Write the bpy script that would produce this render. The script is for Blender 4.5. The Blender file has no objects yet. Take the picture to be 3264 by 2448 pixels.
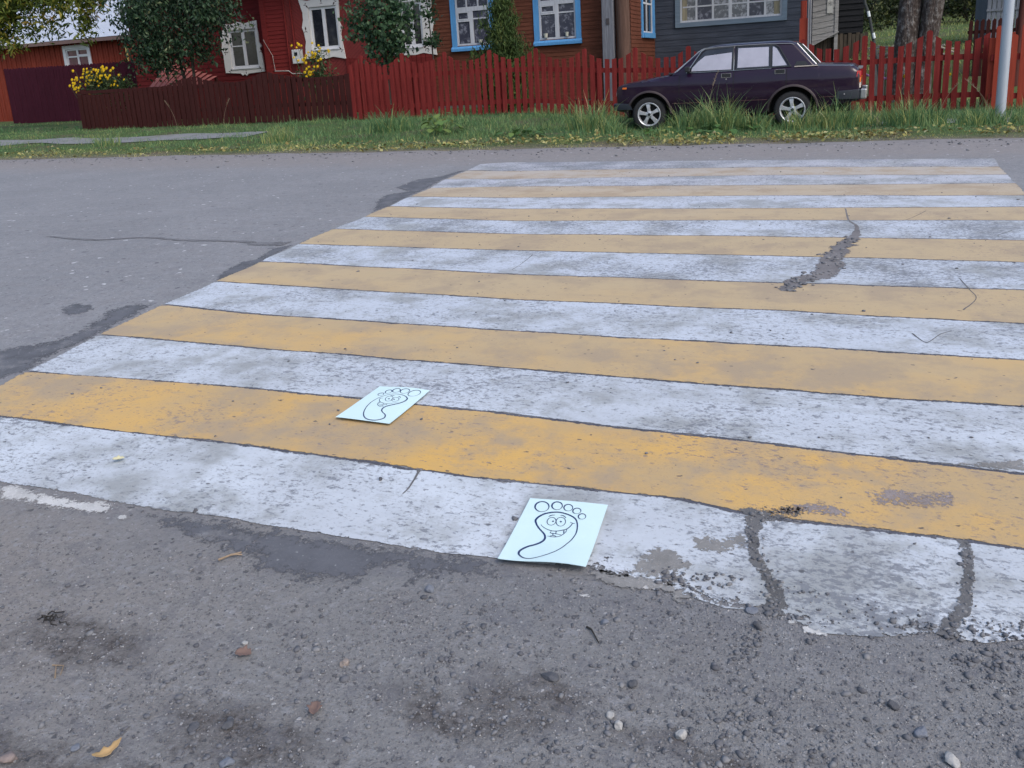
import bpy, bmesh, math, random
import numpy as np
from mathutils import Vector, Matrix, noise as mnoise

# ---------------------------------------------------------------- camera, sky, sun, exposure
scene = bpy.context.scene
COL = scene.collection
cam_data = bpy.data.cameras.new('camera')
cam = bpy.data.objects.new('camera', cam_data)
COL.objects.link(cam)
cam_data.sensor_fit = 'HORIZONTAL'
cam_data.sensor_width = 36.0
cam_data.lens = 29.17
cam_data.shift_y = -0.1066
cam_data.clip_start = 0.02
cam_data.clip_end = 2000
_r = Vector((0.929685, 0.364042, -0.056209)); _u = Vector((-0.035973, 0.241595, 0.969710)); _f = Vector((-0.366595, 0.899503, -0.237703))
_m = Matrix.Identity(4)
for i in range(3):
    _m[i][0] = _r[i]; _m[i][1] = _u[i]; _m[i][2] = -_f[i]
_m[2][3] = 1.121
cam.matrix_world = _m
scene.camera = cam

SUN_EL, SUN_AZ = math.radians(48), math.radians(120)      # soft light from the right, behind the camera
world = bpy.data.worlds.new('World'); scene.world = world; world.use_nodes = True
wn = world.node_tree.nodes; wn.clear()
sky = wn.new('ShaderNodeTexSky'); sky.sky_type = 'NISHITA'; sky.sun_disc = False
sky.sun_elevation = SUN_EL; sky.sun_rotation = SUN_AZ
sky.air_density = 1.2; sky.dust_density = 2.8; sky.ozone_density = 1.0
bg = wn.new('ShaderNodeBackground'); bg.inputs['Strength'].default_value = 0.145
wo = wn.new('ShaderNodeOutputWorld')
world.node_tree.links.new(sky.outputs[0], bg.inputs[0]); world.node_tree.links.new(bg.outputs[0], wo.inputs[0])
sd = bpy.data.lights.new('sun', 'SUN'); sd.energy = 0.75; sd.angle = math.radians(25); sd.color = (1.0, 0.985, 0.96)
sun = bpy.data.objects.new('sun', sd); COL.objects.link(sun)
_sv = Vector((math.sin(SUN_AZ) * math.cos(SUN_EL), math.cos(SUN_AZ) * math.cos(SUN_EL), math.sin(SUN_EL)))
sun.rotation_euler = _sv.to_track_quat('Z', 'Y').to_euler()
scene.view_settings.view_transform = 'Standard'
scene.view_settings.look = 'None'
scene.view_settings.exposure = 0.63
scene.view_settings.gamma = 1.0
scene.cycles.max_bounces = 4
scene.cycles.diffuse_bounces = 3
scene.cycles.glossy_bounces = 2
scene.cycles.transparent_max_bounces = 8

# ---------------------------------------------------------------- traced plan data (metres, crossing runs along X, camera above the origin)
LINES = [[(-4.301,9.664),(-3.912,9.816),(-0.784,9.676),(1.409,9.54)],[(-4.195,9.039),(-3.572,8.949),(-0.732,9.05),(1.356,8.891)],[(-4.124,8.292),(-3.3,8.255),(-0.68,8.413),(1.319,8.324)],[(-3.965,7.626),(-3.085,7.706),(-0.624,7.741),(1.324,7.797)],[(-3.893,7.047),(-2.805,6.99),(-0.574,7.14),(1.27,7.151)],[(-3.794,6.489),(-2.575,6.403),(-0.522,6.517),(1.185,6.641)],[(-3.721,5.967),(-2.365,5.866),(-0.481,6.018),(1.099,6.121)],[(-3.707,5.439),(-2.173,5.376),(-0.434,5.451),(0.992,5.473)],[(-3.653,4.877),(-1.967,4.85),(-0.387,4.893),(0.897,4.9)],[(-3.529,4.334),(-1.733,4.253),(-0.337,4.284),(0.802,4.321)],[(-3.448,3.815),(-2.529,3.779),(-1.537,3.752),(-0.295,3.781),(0.711,3.77)],[(-3.434,3.327),(-2.743,3.265),(-1.343,3.257),(-0.255,3.292),(0.634,3.309)],[(-3.295,2.809),(-2.382,2.805),(-1.168,2.809),(-0.216,2.82),(0.557,2.84)],[(-3.164,2.324),(-2.057,2.392),(-1.007,2.399),(-0.179,2.38),(0.478,2.36)],[(-2.839,1.926),(-1.717,1.958),(-1.12,1.956),(-0.835,1.96),(-0.384,1.985),(-0.204,1.963),(0.067,1.961),(0.414,1.974)],[(-2.345,1.547),(-2.159,1.554),(-1.901,1.552),(-1.637,1.555),(-1.267,1.567),(-0.876,1.582),(-0.728,1.593),(-0.511,1.615),(-0.404,1.597),(-0.206,1.554),(-0.106,1.581),(-0.023,1.541),(0.105,1.563),(0.21,1.602),(0.268,1.585),(0.356,1.623)]]
REDGE = [(1.409,9.54),(1.356,8.891),(1.319,8.324),(1.324,7.797)]
PATCH = {'fore': [(-1.901,1.552),(-1.637,1.555),(-1.267,1.567),(-0.876,1.582),(-0.727,1.59),(-0.682,1.569),(-0.726,1.519),(-0.825,1.48),(-0.89,1.433),(-0.941,1.493),(-0.986,1.441),(-1.0,1.405),(-1.071,1.379),(-1.166,1.378),(-1.285,1.362),(-1.301,1.406),(-1.452,1.435),(-1.629,1.463),(-1.73,1.5)],'left': [(-3.829,2.339),(-3.628,2.529),(-3.469,2.683),(-3.481,2.826),(-3.656,3.204),(-3.581,3.309),(-3.46,3.354),(-3.295,2.809),(-3.26,2.495),(-3.164,2.324),(-3.217,2.215),(-3.284,1.971)],'blob': [(-3.866,3.055),(-3.967,3.17),(-3.991,3.26),(-3.831,3.241),(-3.747,3.188),(-3.728,3.102),(-3.771,3.038)],'strip': [(-3.5,3.835),(-3.601,3.994),(-3.681,4.301),(-3.627,4.376),(-3.742,4.725),(-3.645,4.894),(-3.707,5.439),(-3.727,5.602),(-3.653,4.877),(-3.529,4.334),(-3.448,3.815)],'far': [(-4.098,6.739),(-4.241,7.161),(-4.103,7.389),(-4.386,7.633),(-4.481,8.252),(-4.299,8.531),(-4.29,9.047),(-4.195,9.039),(-4.124,8.292),(-3.965,7.626),(-3.893,7.047),(-3.794,6.489),(-3.752,6.076)],'pothole': [(-7.336,6.224),(-7.491,6.361)]}
CRACK1 = [(0.025,6.519),(0.048,6.053),(0.097,5.806),(0.081,5.464),(0.028,5.286),(-0.021,4.962),(-0.059,4.727),(-0.083,4.513),(-0.179,4.351),(-0.224,4.25),(-0.227,4.116)]
CRACKS = [[(0.096,5.688),(0.195,5.814),(0.402,6.076),(0.556,6.444)],[(0.553,4.511),(0.573,4.292),(0.582,4.13),(0.508,3.929)],[(-1.785,4.744),(-1.768,4.495),(-1.77,4.348)],[(1.0,5.52),(0.875,5.576),(0.976,5.763)],[(0.284,3.554),(0.326,3.444),(0.385,3.559),(0.432,3.614)],[(-6.155,4.906),(-5.57,4.823),(-5.169,4.954),(-4.705,4.91),(-4.224,4.916),(-3.974,4.843),(-3.73,4.845)],[(-4.513,7.635),(-4.326,7.599),(-4.103,7.389)],[(-1.127,1.961),(-1.12,1.933),(-1.103,1.852),(-1.103,1.811)]]
BAND = [[(-0.161,1.981),(-0.173,1.937),(-0.176,1.88),(-0.166,1.831),(-0.156,1.763),(-0.135,1.722),(-0.109,1.676),(-0.1,1.619),(-0.101,1.571)],[(0.292,1.973),(0.292,1.914),(0.288,1.857),(0.275,1.782),(0.267,1.714),(0.234,1.643),(0.222,1.595)]]
SHOULDERLEFT = [(-2.323,1.531),(-2.287,1.548),(-2.154,1.527),(-1.981,1.52),(-1.926,1.542),(-1.853,1.523),(-1.873,1.485),(-1.955,1.481),(-2.065,1.476),(-2.165,1.482),(-2.238,1.466)]
FLAKES = [[(-0.429,1.589),(-0.36,1.61),(-0.34,1.589),(-0.379,1.578)],[(-0.505,1.521),(-0.478,1.529),(-0.478,1.518),(-0.497,1.512)],[(-0.075,1.552),(-0.069,1.565),(-0.051,1.578),(-0.055,1.558),(-0.07,1.547)],[(-0.045,1.535),(-0.028,1.562),(-0.011,1.575),(-0.006,1.558),(0.011,1.552),(0.003,1.535),(-0.027,1.529)],[(-1.809,1.484),(-1.811,1.502),(-1.79,1.502),(-1.775,1.487),(-1.789,1.477)]]
FG = {'twig': [(-1.383,1.392),(-1.365,1.416),(-1.351,1.438)],'stone_edge': [(-1.616,1.573)],'stone_blue': [(-0.829,1.438)],'leaf_brown': [(-1.097,1.13)],'leaf_curl': [(-1.15,0.828),(-1.154,0.842),(-1.149,0.86)],'stone_blue2': [(-1.228,0.84)],'stone_corner': [(-1.324,0.782)],'twig2': [(-1.421,0.96),(-1.448,0.986),(-1.417,0.969)],'roots': [(-1.632,1.091),(-1.602,1.096),(-1.559,1.092)],'leaf_brown2': [(-0.866,1.048)],'leaf_pale': [(-2.081,1.752)],'stone_dark': [(-1.205,1.866)],'dark1': [(-1.057,0.943)],'dark2': [(-0.998,0.968)],'grey3': [(-0.941,0.897)],'pale1': [(-1.118,1.162)],'pink': [(-0.882,1.171)],'twig3': [(-0.445,1.411),(-0.421,1.378)],'s1': [(-0.483,1.26)],'s2': [(-0.33,1.179)],'s3': [(-0.349,1.199)],'s4': [(-0.33,1.286)],'s5': [(-0.426,1.442)],'s6': [(-0.128,1.52)],'s7': [(-0.142,1.57)],'s8': [(-0.223,1.192)],'s9': [(0.197,1.273)],'s10': [(0.115,1.373)],'s11': [(0.157,1.321)],'line1': [(-0.695,1.358),(-0.693,1.254),(-0.704,1.203),(-0.73,1.149),(-0.531,1.112)],'line2': [(-0.135,1.499),(-0.138,1.441),(-0.158,1.388)],'dark_area': [(-0.502,1.167),(-0.497,1.096),(-0.424,1.068)],'line3': [(0.223,1.534),(0.281,1.532),(0.318,1.531)]}
FRAME = [(-1.322,0.764),(0.302,1.295),(-1.919,1.222),(0.403,1.907)]
PLAT1 = [(-18.657,3.122),(-18.624,2.967),(-18.808,2.826),(-18.762,2.514),(-18.814,2.331),(-18.767,2.142),(-18.769,1.892),(-18.761,1.594),(-18.17,1.548),(-18.102,1.482),(-18.016,1.524),(-17.946,1.468),(-17.857,1.532),(-17.23,1.567),(-17.251,2.053),(-17.298,2.238),(-17.242,2.356),(-17.318,2.483),(-17.304,2.694),(-17.328,2.906),(-17.312,3.13),(-17.525,3.116),(-17.842,3.063),(-17.95,3.117),(-18.083,3.141),(-18.228,3.091),(-18.466,3.078)]
WIN1 = [(-18.497,2.897),(-17.465,2.886),(-17.389,1.662),(-18.479,1.72),(-17.987,2.892),(-17.91,1.69),(-18.482,2.404),(-17.992,2.388)]
PLAT2 = [(-15.326,3.552),(-15.219,3.175),(-15.228,2.975),(-15.295,2.751),(-15.244,2.603),(-15.209,2.341),(-15.25,2.17),(-15.278,1.836),(-14.552,1.809),(-14.301,1.852),(-13.877,1.77),(-13.938,2.259),(-13.965,2.459),(-13.904,2.681),(-13.971,2.827),(-13.947,3.161),(-13.93,3.439)]
WIN2 = [(-15.007,3.3),(-14.1,3.313),(-14.048,2.066),(-14.935,2.121),(-14.569,3.294),(-14.515,2.095)]
BLUE1 = [(-10.229,3.137),(-9.17,3.051),(-9.204,1.9),(-10.22,1.911),(-9.787,2.575),(-9.766,2.042),(-10.19,2.87),(-10.215,2.938)]
BLUE2 = [(-7.776,2.937),(-6.698,2.849),(-6.736,1.895),(-7.759,1.898),(-7.278,2.821),(-7.25,1.903),(-7.709,2.601),(-7.178,2.561)]
SIDE = [(-5.26,23.264,2.8),(-5.26,24.862,2.886),(-5.26,24.727,1.99),(-5.26,23.187,1.906),(-5.26,22.038,2.489)]
GRAYW = [(-4.637,2.126),(-1.583,2.059),(-4.522,2.247),(-1.702,2.186),(-4.056,2.254),(-3.596,2.234),(-3.116,2.225),(-2.629,2.202),(-2.176,2.208),(-4.279,2.629),(-1.196,1.599)]
METER = [(-15.687,2.138),(-15.365,2.118),(-15.401,1.726),(-15.691,1.727),(-15.578,2.015),(-15.875,3.597),(-15.801,1.851),(-16.436,1.545),(-15.922,1.518),(-15.787,1.436)]
LTREE = [(-19.95,3.784),(-16.726,3.521),(-19.916,3.091),(-19.42,2.221),(-19.196,1.673),(-18.139,1.73),(-17.053,1.945),(-16.836,2.738),(-17.557,1.919),(-17.642,1.288),(-17.401,1.415),(-16.063,3.467),(-16.491,2.02),(-15.608,3.172)]
OVER = [(-24.597,4.174),(-23.152,3.475),(-23.707,2.685),(-24.374,3.416),(-22.777,2.98),(-21.928,3.385),(-21.211,2.673),(-20.487,3.559),(-25.072,2.525)]
MTREE = [(-11.257,3.076),(-11.875,2.81),(-12.173,2.315),(-11.671,2.009),(-11.419,1.622),(-11.06,1.403),(-9.958,2.26),(-9.948,2.969),(-10.581,1.671),(-11.072,1.404),(-9.553,1.827),(-9.425,2.033),(-9.582,2.752),(-9.588,1.42)]
THUJA = [(-7.827,2.796),(-8.297,2.376),(-8.482,1.642),(-8.709,1.466),(-7.637,2.554),(-7.346,2.306),(-7.223,1.796),(-6.986,1.505),(-7.712,1.362)]
FL1 = [(-21.635,1.811),(-20.224,1.934),(-19.669,1.849),(-19.287,1.522),(-19.624,1.371),(-20.354,1.376),(-20.991,1.176),(-21.219,1.387),(-19.131,1.376),(-20.694,1.592)]
FL2 = [(-13.249,2.079),(-13.094,2.094),(-13.2,1.779),(-12.971,1.667),(-12.843,1.262),(-12.454,1.687),(-12.157,1.913),(-12.321,2.021),(-12.548,1.888),(-12.769,1.133),(-13.055,1.497)]
PEAKS = [(-11.052,1.54),(-9.67,1.462),(-8.567,1.4),(-7.432,1.337),(-6.315,1.274),(-5.188,1.211),(-4.089,1.149),(-2.986,1.088),(0.329,0.902),(1.424,0.841),(2.503,0.78),(2.855,0.76)]
TRUNK = [(1.066,2.19),(1.471,2.157),(1.011,1.656),(1.46,1.624),(1.0,1.244),(1.4,1.218),(1.511,2.153),(1.899,2.122),(1.555,1.725),(1.835,1.704),(1.538,1.296),(1.751,1.432)]
GATE_R = [(2.733,1.674),(3.115,1.74),(3.374,1.674),(2.792,0.769),(2.957,1.235)]
SHED_R = [(3.525,2.207),(4.376,2.215),(3.556,1.761),(4.184,2.231),(4.437,1.437)]
LEAN = [(0.257,2.539),(0.294,2.086),(0.39,1.822),(0.487,1.558),(0.595,1.052)]
PINK = [(-19.476,1.897),(-18.926,1.926),(-18.482,2.046),(-18.139,1.65),(-18.246,1.48),(-18.957,1.368),(-19.341,1.594)]
RPOST = [(-0.941,1.963),(-0.824,1.954),(-0.937,1.426),(-0.79,1.416),(-0.788,2.05),(-0.745,1.213)]
SHEDL = [(-35.865,3.61),(-28.281,3.493),(-32.021,3.304),(-30.471,3.289),(-30.414,2.558),(-31.945,2.538),(-31.805,3.101),(-30.59,3.151),(-30.614,2.569),(-31.881,2.556),(-31.213,3.106),(-31.872,2.831),(-30.64,2.821),(-28.41,3.158),(-28.373,2.565),(-27.723,2.771)]
DFENCE = [(-31.421,2.38),(-28.163,2.354),(-24.698,2.306),(-31.398,0.259),(-27.6,0.179)]
INK1 = [(1.5,[(-0.0444,0.1121),(-0.0434,0.1042),(-0.0442,0.0969),(-0.0468,0.0907),(-0.0509,0.0863),(-0.0561,0.084),(-0.0619,0.0842),(-0.0677,0.0868),(-0.0731,0.0915),(-0.0774,0.0979),(-0.0803,0.1055),(-0.0814,0.1134),(-0.0806,0.1209),(-0.0781,0.1272),(-0.0739,0.1318),(-0.0687,0.134),(-0.0627,0.1338),(-0.0568,0.1311),(-0.0514,0.1262),(-0.0472,0.1197),(-0.0444,0.1121)]),(1.4,[(-0.0105,0.121),(-0.0098,0.115),(-0.0104,0.1092),(-0.0124,0.1044),(-0.0155,0.101),(-0.0194,0.0993),(-0.0238,0.0995),(-0.0282,0.1015),(-0.0321,0.1052),(-0.0353,0.1102),(-0.0374,0.1161),(-0.0382,0.1222),(-0.0376,0.128),(-0.0356,0.1329),(-0.0325,0.1364),(-0.0285,0.1381),(-0.0241,0.1379),(-0.0197,0.1358),(-0.0157,0.132),(-0.0125,0.1269),(-0.0105,0.121)]),(1.1,[(0.0183,0.1154),(0.0188,0.1103),(0.0182,0.1055),(0.0165,0.1015),(0.0139,0.0987),(0.0107,0.0973),(0.007,0.0974),(0.0034,0.0991),(0.0002,0.1022),(-0.0024,0.1064),(-0.0041,0.1112),(-0.0047,0.1163),(-0.0041,0.1211),(-0.0025,0.1252),(0.0002,0.1281),(0.0035,0.1295),(0.0071,0.1294),(0.0108,0.1276),(0.014,0.1245),(0.0166,0.1203),(0.0183,0.1154)]),(1.0,[(0.0422,0.1046),(0.0428,0.1003),(0.0424,0.096),(0.0411,0.0922),(0.0389,0.0892),(0.036,0.0874),(0.0328,0.0869),(0.0296,0.0877),(0.0266,0.0898),(0.0242,0.093),(0.0226,0.097),(0.0219,0.1013),(0.0223,0.1056),(0.0237,0.1095),(0.0259,0.1125),(0.0288,0.1143),(0.032,0.1148),(0.0352,0.114),(0.0382,0.1118),(0.0406,0.1086),(0.0422,0.1046)]),(1.0,[(0.0597,0.0799),(0.0603,0.0758),(0.06,0.0718),(0.0587,0.0682),(0.0567,0.0655),(0.0541,0.0638),(0.0512,0.0634),(0.0483,0.0642),(0.0456,0.0662),(0.0434,0.0692),(0.0419,0.0729),(0.0413,0.077),(0.0416,0.0811),(0.0428,0.0847),(0.0448,0.0874),(0.0474,0.0892),(0.0504,0.0896),(0.0533,0.0888),(0.0561,0.0867),(0.0583,0.0836),(0.0597,0.0799)]),(1.9,[(-0.0611,0.0368),(-0.062,0.0456),(-0.0577,0.0594),(-0.0473,0.0744),(-0.0337,0.0827),(-0.0218,0.0865),(-0.0092,0.0872),(0.0073,0.0828),(0.0247,0.0736),(0.0361,0.0629),(0.0432,0.049),(0.0479,0.0323),(0.0509,0.0132),(0.0516,-0.0061),(0.0476,-0.0308),(0.0404,-0.0523),(0.0313,-0.076),(0.018,-0.098),(0.0023,-0.1147),(-0.0107,-0.1255),(-0.0255,-0.1343),(-0.0355,-0.1361),(-0.0468,-0.1335),(-0.0569,-0.1254),(-0.0628,-0.1164),(-0.0638,-0.1052),(-0.059,-0.0934),(-0.049,-0.0803),(-0.0367,-0.0709),(-0.026,-0.0599),(-0.0197,-0.0475),(-0.0189,-0.0343),(-0.0236,-0.0207),(-0.0321,-0.0089),(-0.0438,0.0048),(-0.0544,0.0216),(-0.0611,0.0368)]),(0.6,[(-0.0119,0.051),(-0.0101,0.0456),(-0.0093,0.0399),(-0.0097,0.0345),(-0.0111,0.0297),(-0.0135,0.0262),(-0.0166,0.0242),(-0.0201,0.024),(-0.0236,0.0254),(-0.0269,0.0285),(-0.0296,0.033),(-0.0314,0.0383),(-0.0322,0.044),(-0.0319,0.0495),(-0.0304,0.0543),(-0.028,0.0579),(-0.0249,0.0599),(-0.0214,0.0602),(-0.0178,0.0586),(-0.0145,0.0554),(-0.0119,0.051)]),(0.6,[(0.0127,0.0518),(0.0147,0.0456),(0.0154,0.0391),(0.015,0.0332),(0.0134,0.0282),(0.0107,0.0247),(0.0074,0.023),(0.0036,0.0233),(-0.0002,0.0256),(-0.0038,0.0296),(-0.0067,0.035),(-0.0087,0.0412),(-0.0095,0.0477),(-0.0091,0.0537),(-0.0075,0.0588),(-0.0049,0.0624),(-0.0014,0.0641),(0.0024,0.0638),(0.0063,0.0614),(0.0099,0.0573),(0.0127,0.0518)]),(1.2,[(-0.0155,0.0424),(-0.0155,0.0419),(-0.0155,0.0415),(-0.0157,0.0411),(-0.0159,0.0409),(-0.0163,0.0407),(-0.0166,0.0408),(-0.017,0.0409),(-0.0173,0.0412),(-0.0175,0.0416),(-0.0177,0.042),(-0.0177,0.0425),(-0.0177,0.0429),(-0.0175,0.0433),(-0.0173,0.0435),(-0.017,0.0437),(-0.0166,0.0437),(-0.0163,0.0435),(-0.0159,0.0432),(-0.0157,0.0429),(-0.0155,0.0424)]),(1.2,[(0.0045,0.0432),(0.0045,0.0426),(0.0045,0.0421),(0.0043,0.0417),(0.0041,0.0414),(0.0038,0.0413),(0.0034,0.0413),(0.0031,0.0415),(0.0028,0.0418),(0.0025,0.0422),(0.0023,0.0428),(0.0023,0.0433),(0.0023,0.0438),(0.0024,0.0442),(0.0027,0.0445),(0.003,0.0447),(0.0033,0.0446),(0.0037,0.0444),(0.004,0.0441),(0.0043,0.0437),(0.0045,0.0432)]),(0.9,[(-0.0331,0.0627),(-0.0278,0.0702),(-0.0185,0.0727)]),(0.9,[(-0.0046,0.0732),(0.0034,0.0721),(0.0119,0.0634)]),(0.7,[(-0.0433,0.0225),(-0.0364,0.0138),(-0.0229,0.0039),(-0.01,-0.001),(0.0042,-0.0002),(0.0177,0.0063),(0.0257,0.0132),(0.0312,0.0254),(0.0336,0.0396),(0.0295,0.0426),(0.0269,0.0446)]),(0.6,[(0.0336,0.0396),(0.0396,0.0403)]),(0.7,[(0.0257,0.0132),(0.0261,0.0023),(0.0237,-0.0079),(0.018,-0.0187),(0.0113,-0.0248),(0.0026,-0.0277),(-0.0071,-0.0272),(-0.0149,-0.0258)]),(0.6,[(-0.0099,-0.0015),(-0.011,-0.011),(0.0032,-0.0131),(0.0173,-0.0157)]),(0.6,[(0.0016,-0.0007),(0.0029,-0.0132)]),(0.9,[(0.0197,0.0067),(0.0217,-0.0083)]),(0.6,[(-0.0042,-0.0121),(-0.0021,-0.0219)]),(0.6,[(-0.0088,-0.0256),(-0.0029,-0.022),(0.0042,-0.0231),(0.0076,-0.0262)])]
INK2 = [(1.0,[(-0.0485,0.0817),(-0.0469,0.0781),(-0.0462,0.0742),(-0.0466,0.0703),(-0.048,0.0669),(-0.0503,0.0642),(-0.0533,0.0626),(-0.0566,0.0621),(-0.0599,0.0629),(-0.063,0.0648),(-0.0654,0.0677),(-0.0671,0.0712),(-0.0677,0.0751),(-0.0673,0.079),(-0.0659,0.0824),(-0.0636,0.0851),(-0.0607,0.0868),(-0.0574,0.0872),(-0.054,0.0865),(-0.051,0.0846),(-0.0485,0.0817)]),(1.2,[(-0.032,0.1118),(-0.0297,0.1072),(-0.0285,0.1021),(-0.0285,0.0971),(-0.0296,0.0926),(-0.0319,0.0891),(-0.035,0.0869),(-0.0386,0.0861),(-0.0425,0.087),(-0.0461,0.0894),(-0.0493,0.093),(-0.0516,0.0976),(-0.0528,0.1026),(-0.0529,0.1076),(-0.0517,0.1121),(-0.0495,0.1156),(-0.0464,0.1179),(-0.0427,0.1186),(-0.0389,0.1178),(-0.0352,0.1154),(-0.032,0.1118)]),(1.4,[(-0.0039,0.1244),(-0.0015,0.1193),(-0.0005,0.1139),(-0.001,0.1087),(-0.0029,0.1043),(-0.006,0.101),(-0.01,0.0993),(-0.0146,0.0992),(-0.0192,0.1008),(-0.0235,0.1038),(-0.027,0.1081),(-0.0293,0.1132),(-0.0303,0.1186),(-0.0299,0.1237),(-0.028,0.1281),(-0.0249,0.1314),(-0.0209,0.1332),(-0.0163,0.1333),(-0.0117,0.1317),(-0.0074,0.1287),(-0.0039,0.1244)]),(1.2,[(0.0337,0.1255),(0.0363,0.1198),(0.0372,0.1137),(0.0364,0.1079),(0.034,0.1028),(0.0302,0.099),(0.0254,0.0968),(0.0201,0.0965),(0.0147,0.0981),(0.0098,0.1014),(0.0059,0.1061),(0.0033,0.1118),(0.0024,0.1178),(0.0031,0.1237),(0.0055,0.1288),(0.0093,0.1326),(0.0141,0.1348),(0.0194,0.1351),(0.0248,0.1335),(0.0297,0.1302),(0.0337,0.1255)]),(1.1,[(0.0793,0.1244),(0.0825,0.1175),(0.0838,0.1096),(0.0831,0.1014),(0.0803,0.0938),(0.0759,0.0875),(0.0702,0.0831),(0.0637,0.081),(0.0572,0.0816),(0.0513,0.0845),(0.0465,0.0897),(0.0433,0.0966),(0.042,0.1045),(0.0427,0.1126),(0.0454,0.1202),(0.0498,0.1265),(0.0555,0.131),(0.0619,0.1331),(0.0684,0.1326),(0.0744,0.1296),(0.0793,0.1244)]),(1.9,[(0.0597,0.0596),(0.044,0.0755),(0.0243,0.0835),(0.0038,0.0861),(-0.0151,0.0829),(-0.0297,0.0723),(-0.0421,0.0548),(-0.0504,0.0302),(-0.0529,-0.0011),(-0.049,-0.0322),(-0.0404,-0.0628),(-0.029,-0.0904),(-0.015,-0.113),(-0.0001,-0.1289),(0.0167,-0.1378),(0.034,-0.1393),(0.0479,-0.1346),(0.0588,-0.1244),(0.0633,-0.111),(0.0583,-0.0945),(0.0486,-0.0815),(0.0336,-0.0699),(0.0228,-0.0572),(0.0176,-0.043),(0.0179,-0.0288),(0.0248,-0.0144),(0.0376,-0.0007),(0.0502,0.014),(0.0608,0.0322),(0.0626,0.0477),(0.0597,0.0596)]),(0.6,[(0.004,0.0552),(0.0074,0.049),(0.0097,0.0422),(0.0105,0.0355),(0.0098,0.0295),(0.0077,0.0249),(0.0044,0.0221),(0.0001,0.0214),(-0.0046,0.0227),(-0.0093,0.0261),(-0.0136,0.0311),(-0.0171,0.0373),(-0.0193,0.044),(-0.0201,0.0507),(-0.0195,0.0566),(-0.0174,0.0613),(-0.0141,0.0641),(-0.0098,0.0649),(-0.0051,0.0636),(-0.0004,0.0602),(0.004,0.0552)]),(0.6,[(0.0317,0.0498),(0.034,0.045),(0.0351,0.0398),(0.0349,0.0348),(0.0333,0.0304),(0.0305,0.0272),(0.0269,0.0253),(0.0228,0.0251),(0.0185,0.0264),(0.0145,0.0293),(0.0112,0.0333),(0.0088,0.0381),(0.0077,0.0433),(0.008,0.0483),(0.0095,0.0526),(0.0122,0.0559),(0.0158,0.0577),(0.02,0.058),(0.0243,0.0567),(0.0283,0.0539),(0.0317,0.0498)]),(1.2,[(-0.0026,0.0415),(-0.0023,0.0407),(-0.0022,0.04),(-0.0024,0.0394),(-0.0027,0.0389),(-0.0033,0.0386),(-0.0039,0.0386),(-0.0046,0.0387),(-0.0054,0.0391),(-0.006,0.0397),(-0.0065,0.0404),(-0.0068,0.0411),(-0.0069,0.0419),(-0.0068,0.0425),(-0.0064,0.043),(-0.0059,0.0433),(-0.0052,0.0433),(-0.0045,0.0431),(-0.0038,0.0428),(-0.0031,0.0422),(-0.0026,0.0415)]),(1.2,[(0.0186,0.0408),(0.0189,0.0401),(0.019,0.0395),(0.0188,0.039),(0.0185,0.0386),(0.0181,0.0384),(0.0175,0.0383),(0.0169,0.0385),(0.0163,0.0388),(0.0158,0.0393),(0.0154,0.0398),(0.0151,0.0405),(0.015,0.0411),(0.0152,0.0416),(0.0155,0.042),(0.0159,0.0422),(0.0165,0.0423),(0.0171,0.0421),(0.0177,0.0418),(0.0182,0.0413),(0.0186,0.0408)]),(0.9,[(-0.0125,0.0634),(-0.0085,0.0713),(0.0015,0.0701)]),(0.9,[(0.0178,0.068),(0.0248,0.0673),(0.0334,0.0598)]),(0.6,[(0.0433,0.0229),(0.0323,0.0122),(0.0182,0.0039),(0.0053,0.0003),(-0.0119,0.0045),(-0.0264,0.0138),(-0.0351,0.027),(-0.0367,0.0386),(-0.0293,0.042)]),(0.6,[(-0.0367,0.0386),(-0.0414,0.0372)]),(0.6,[(-0.0253,0.0119),(-0.0244,-0.0012),(-0.0177,-0.0148),(-0.0091,-0.0236),(0.0008,-0.028),(0.0105,-0.0254)]),(0.6,[(-0.021,-0.0056),(-0.0193,0.0011),(-0.0208,0.0087)]),(0.6,[(-0.0137,-0.0137),(-0.0,-0.01),(0.0128,-0.0097),(0.0108,0.0005)]),(0.6,[(-0.0031,0.0003),(-0.0,-0.01)]),(0.6,[(-0.0048,-0.0246),(-0.0005,-0.0191),(0.0054,-0.0197),(0.0104,-0.0237)])]
P1 = [(-0.747,1.871),(-0.541,1.891),(-0.513,1.596),(-0.717,1.578)]
P2 = [(-1.585,2.511),(-1.36,2.5),(-1.366,2.21),(-1.581,2.199)]

rng = np.random.default_rng(7)
random.seed(7)

# ---------------------------------------------------------------- object helpers
def tag(o, label=None, cat=None, group=None, kind=None):
    if label: o['label'] = label
    if cat: o['category'] = cat
    if group: o['group'] = group
    if kind: o['kind'] = kind
    return o

def thing(name, label, cat, loc=(0, 0, 0), rz=0, group=None):
    o = bpy.data.objects.new(name, None); COL.objects.link(o)
    o.location = loc; o.rotation_euler = (0, 0, rz); o.empty_display_size = 0.2
    return tag(o, label, cat, group)

def copy_tree(o, parent=None):
    c = o.copy(); COL.objects.link(c)
    if parent: c.parent = parent
    for ch in list(o.children): copy_tree(ch, c)
    return c

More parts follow.
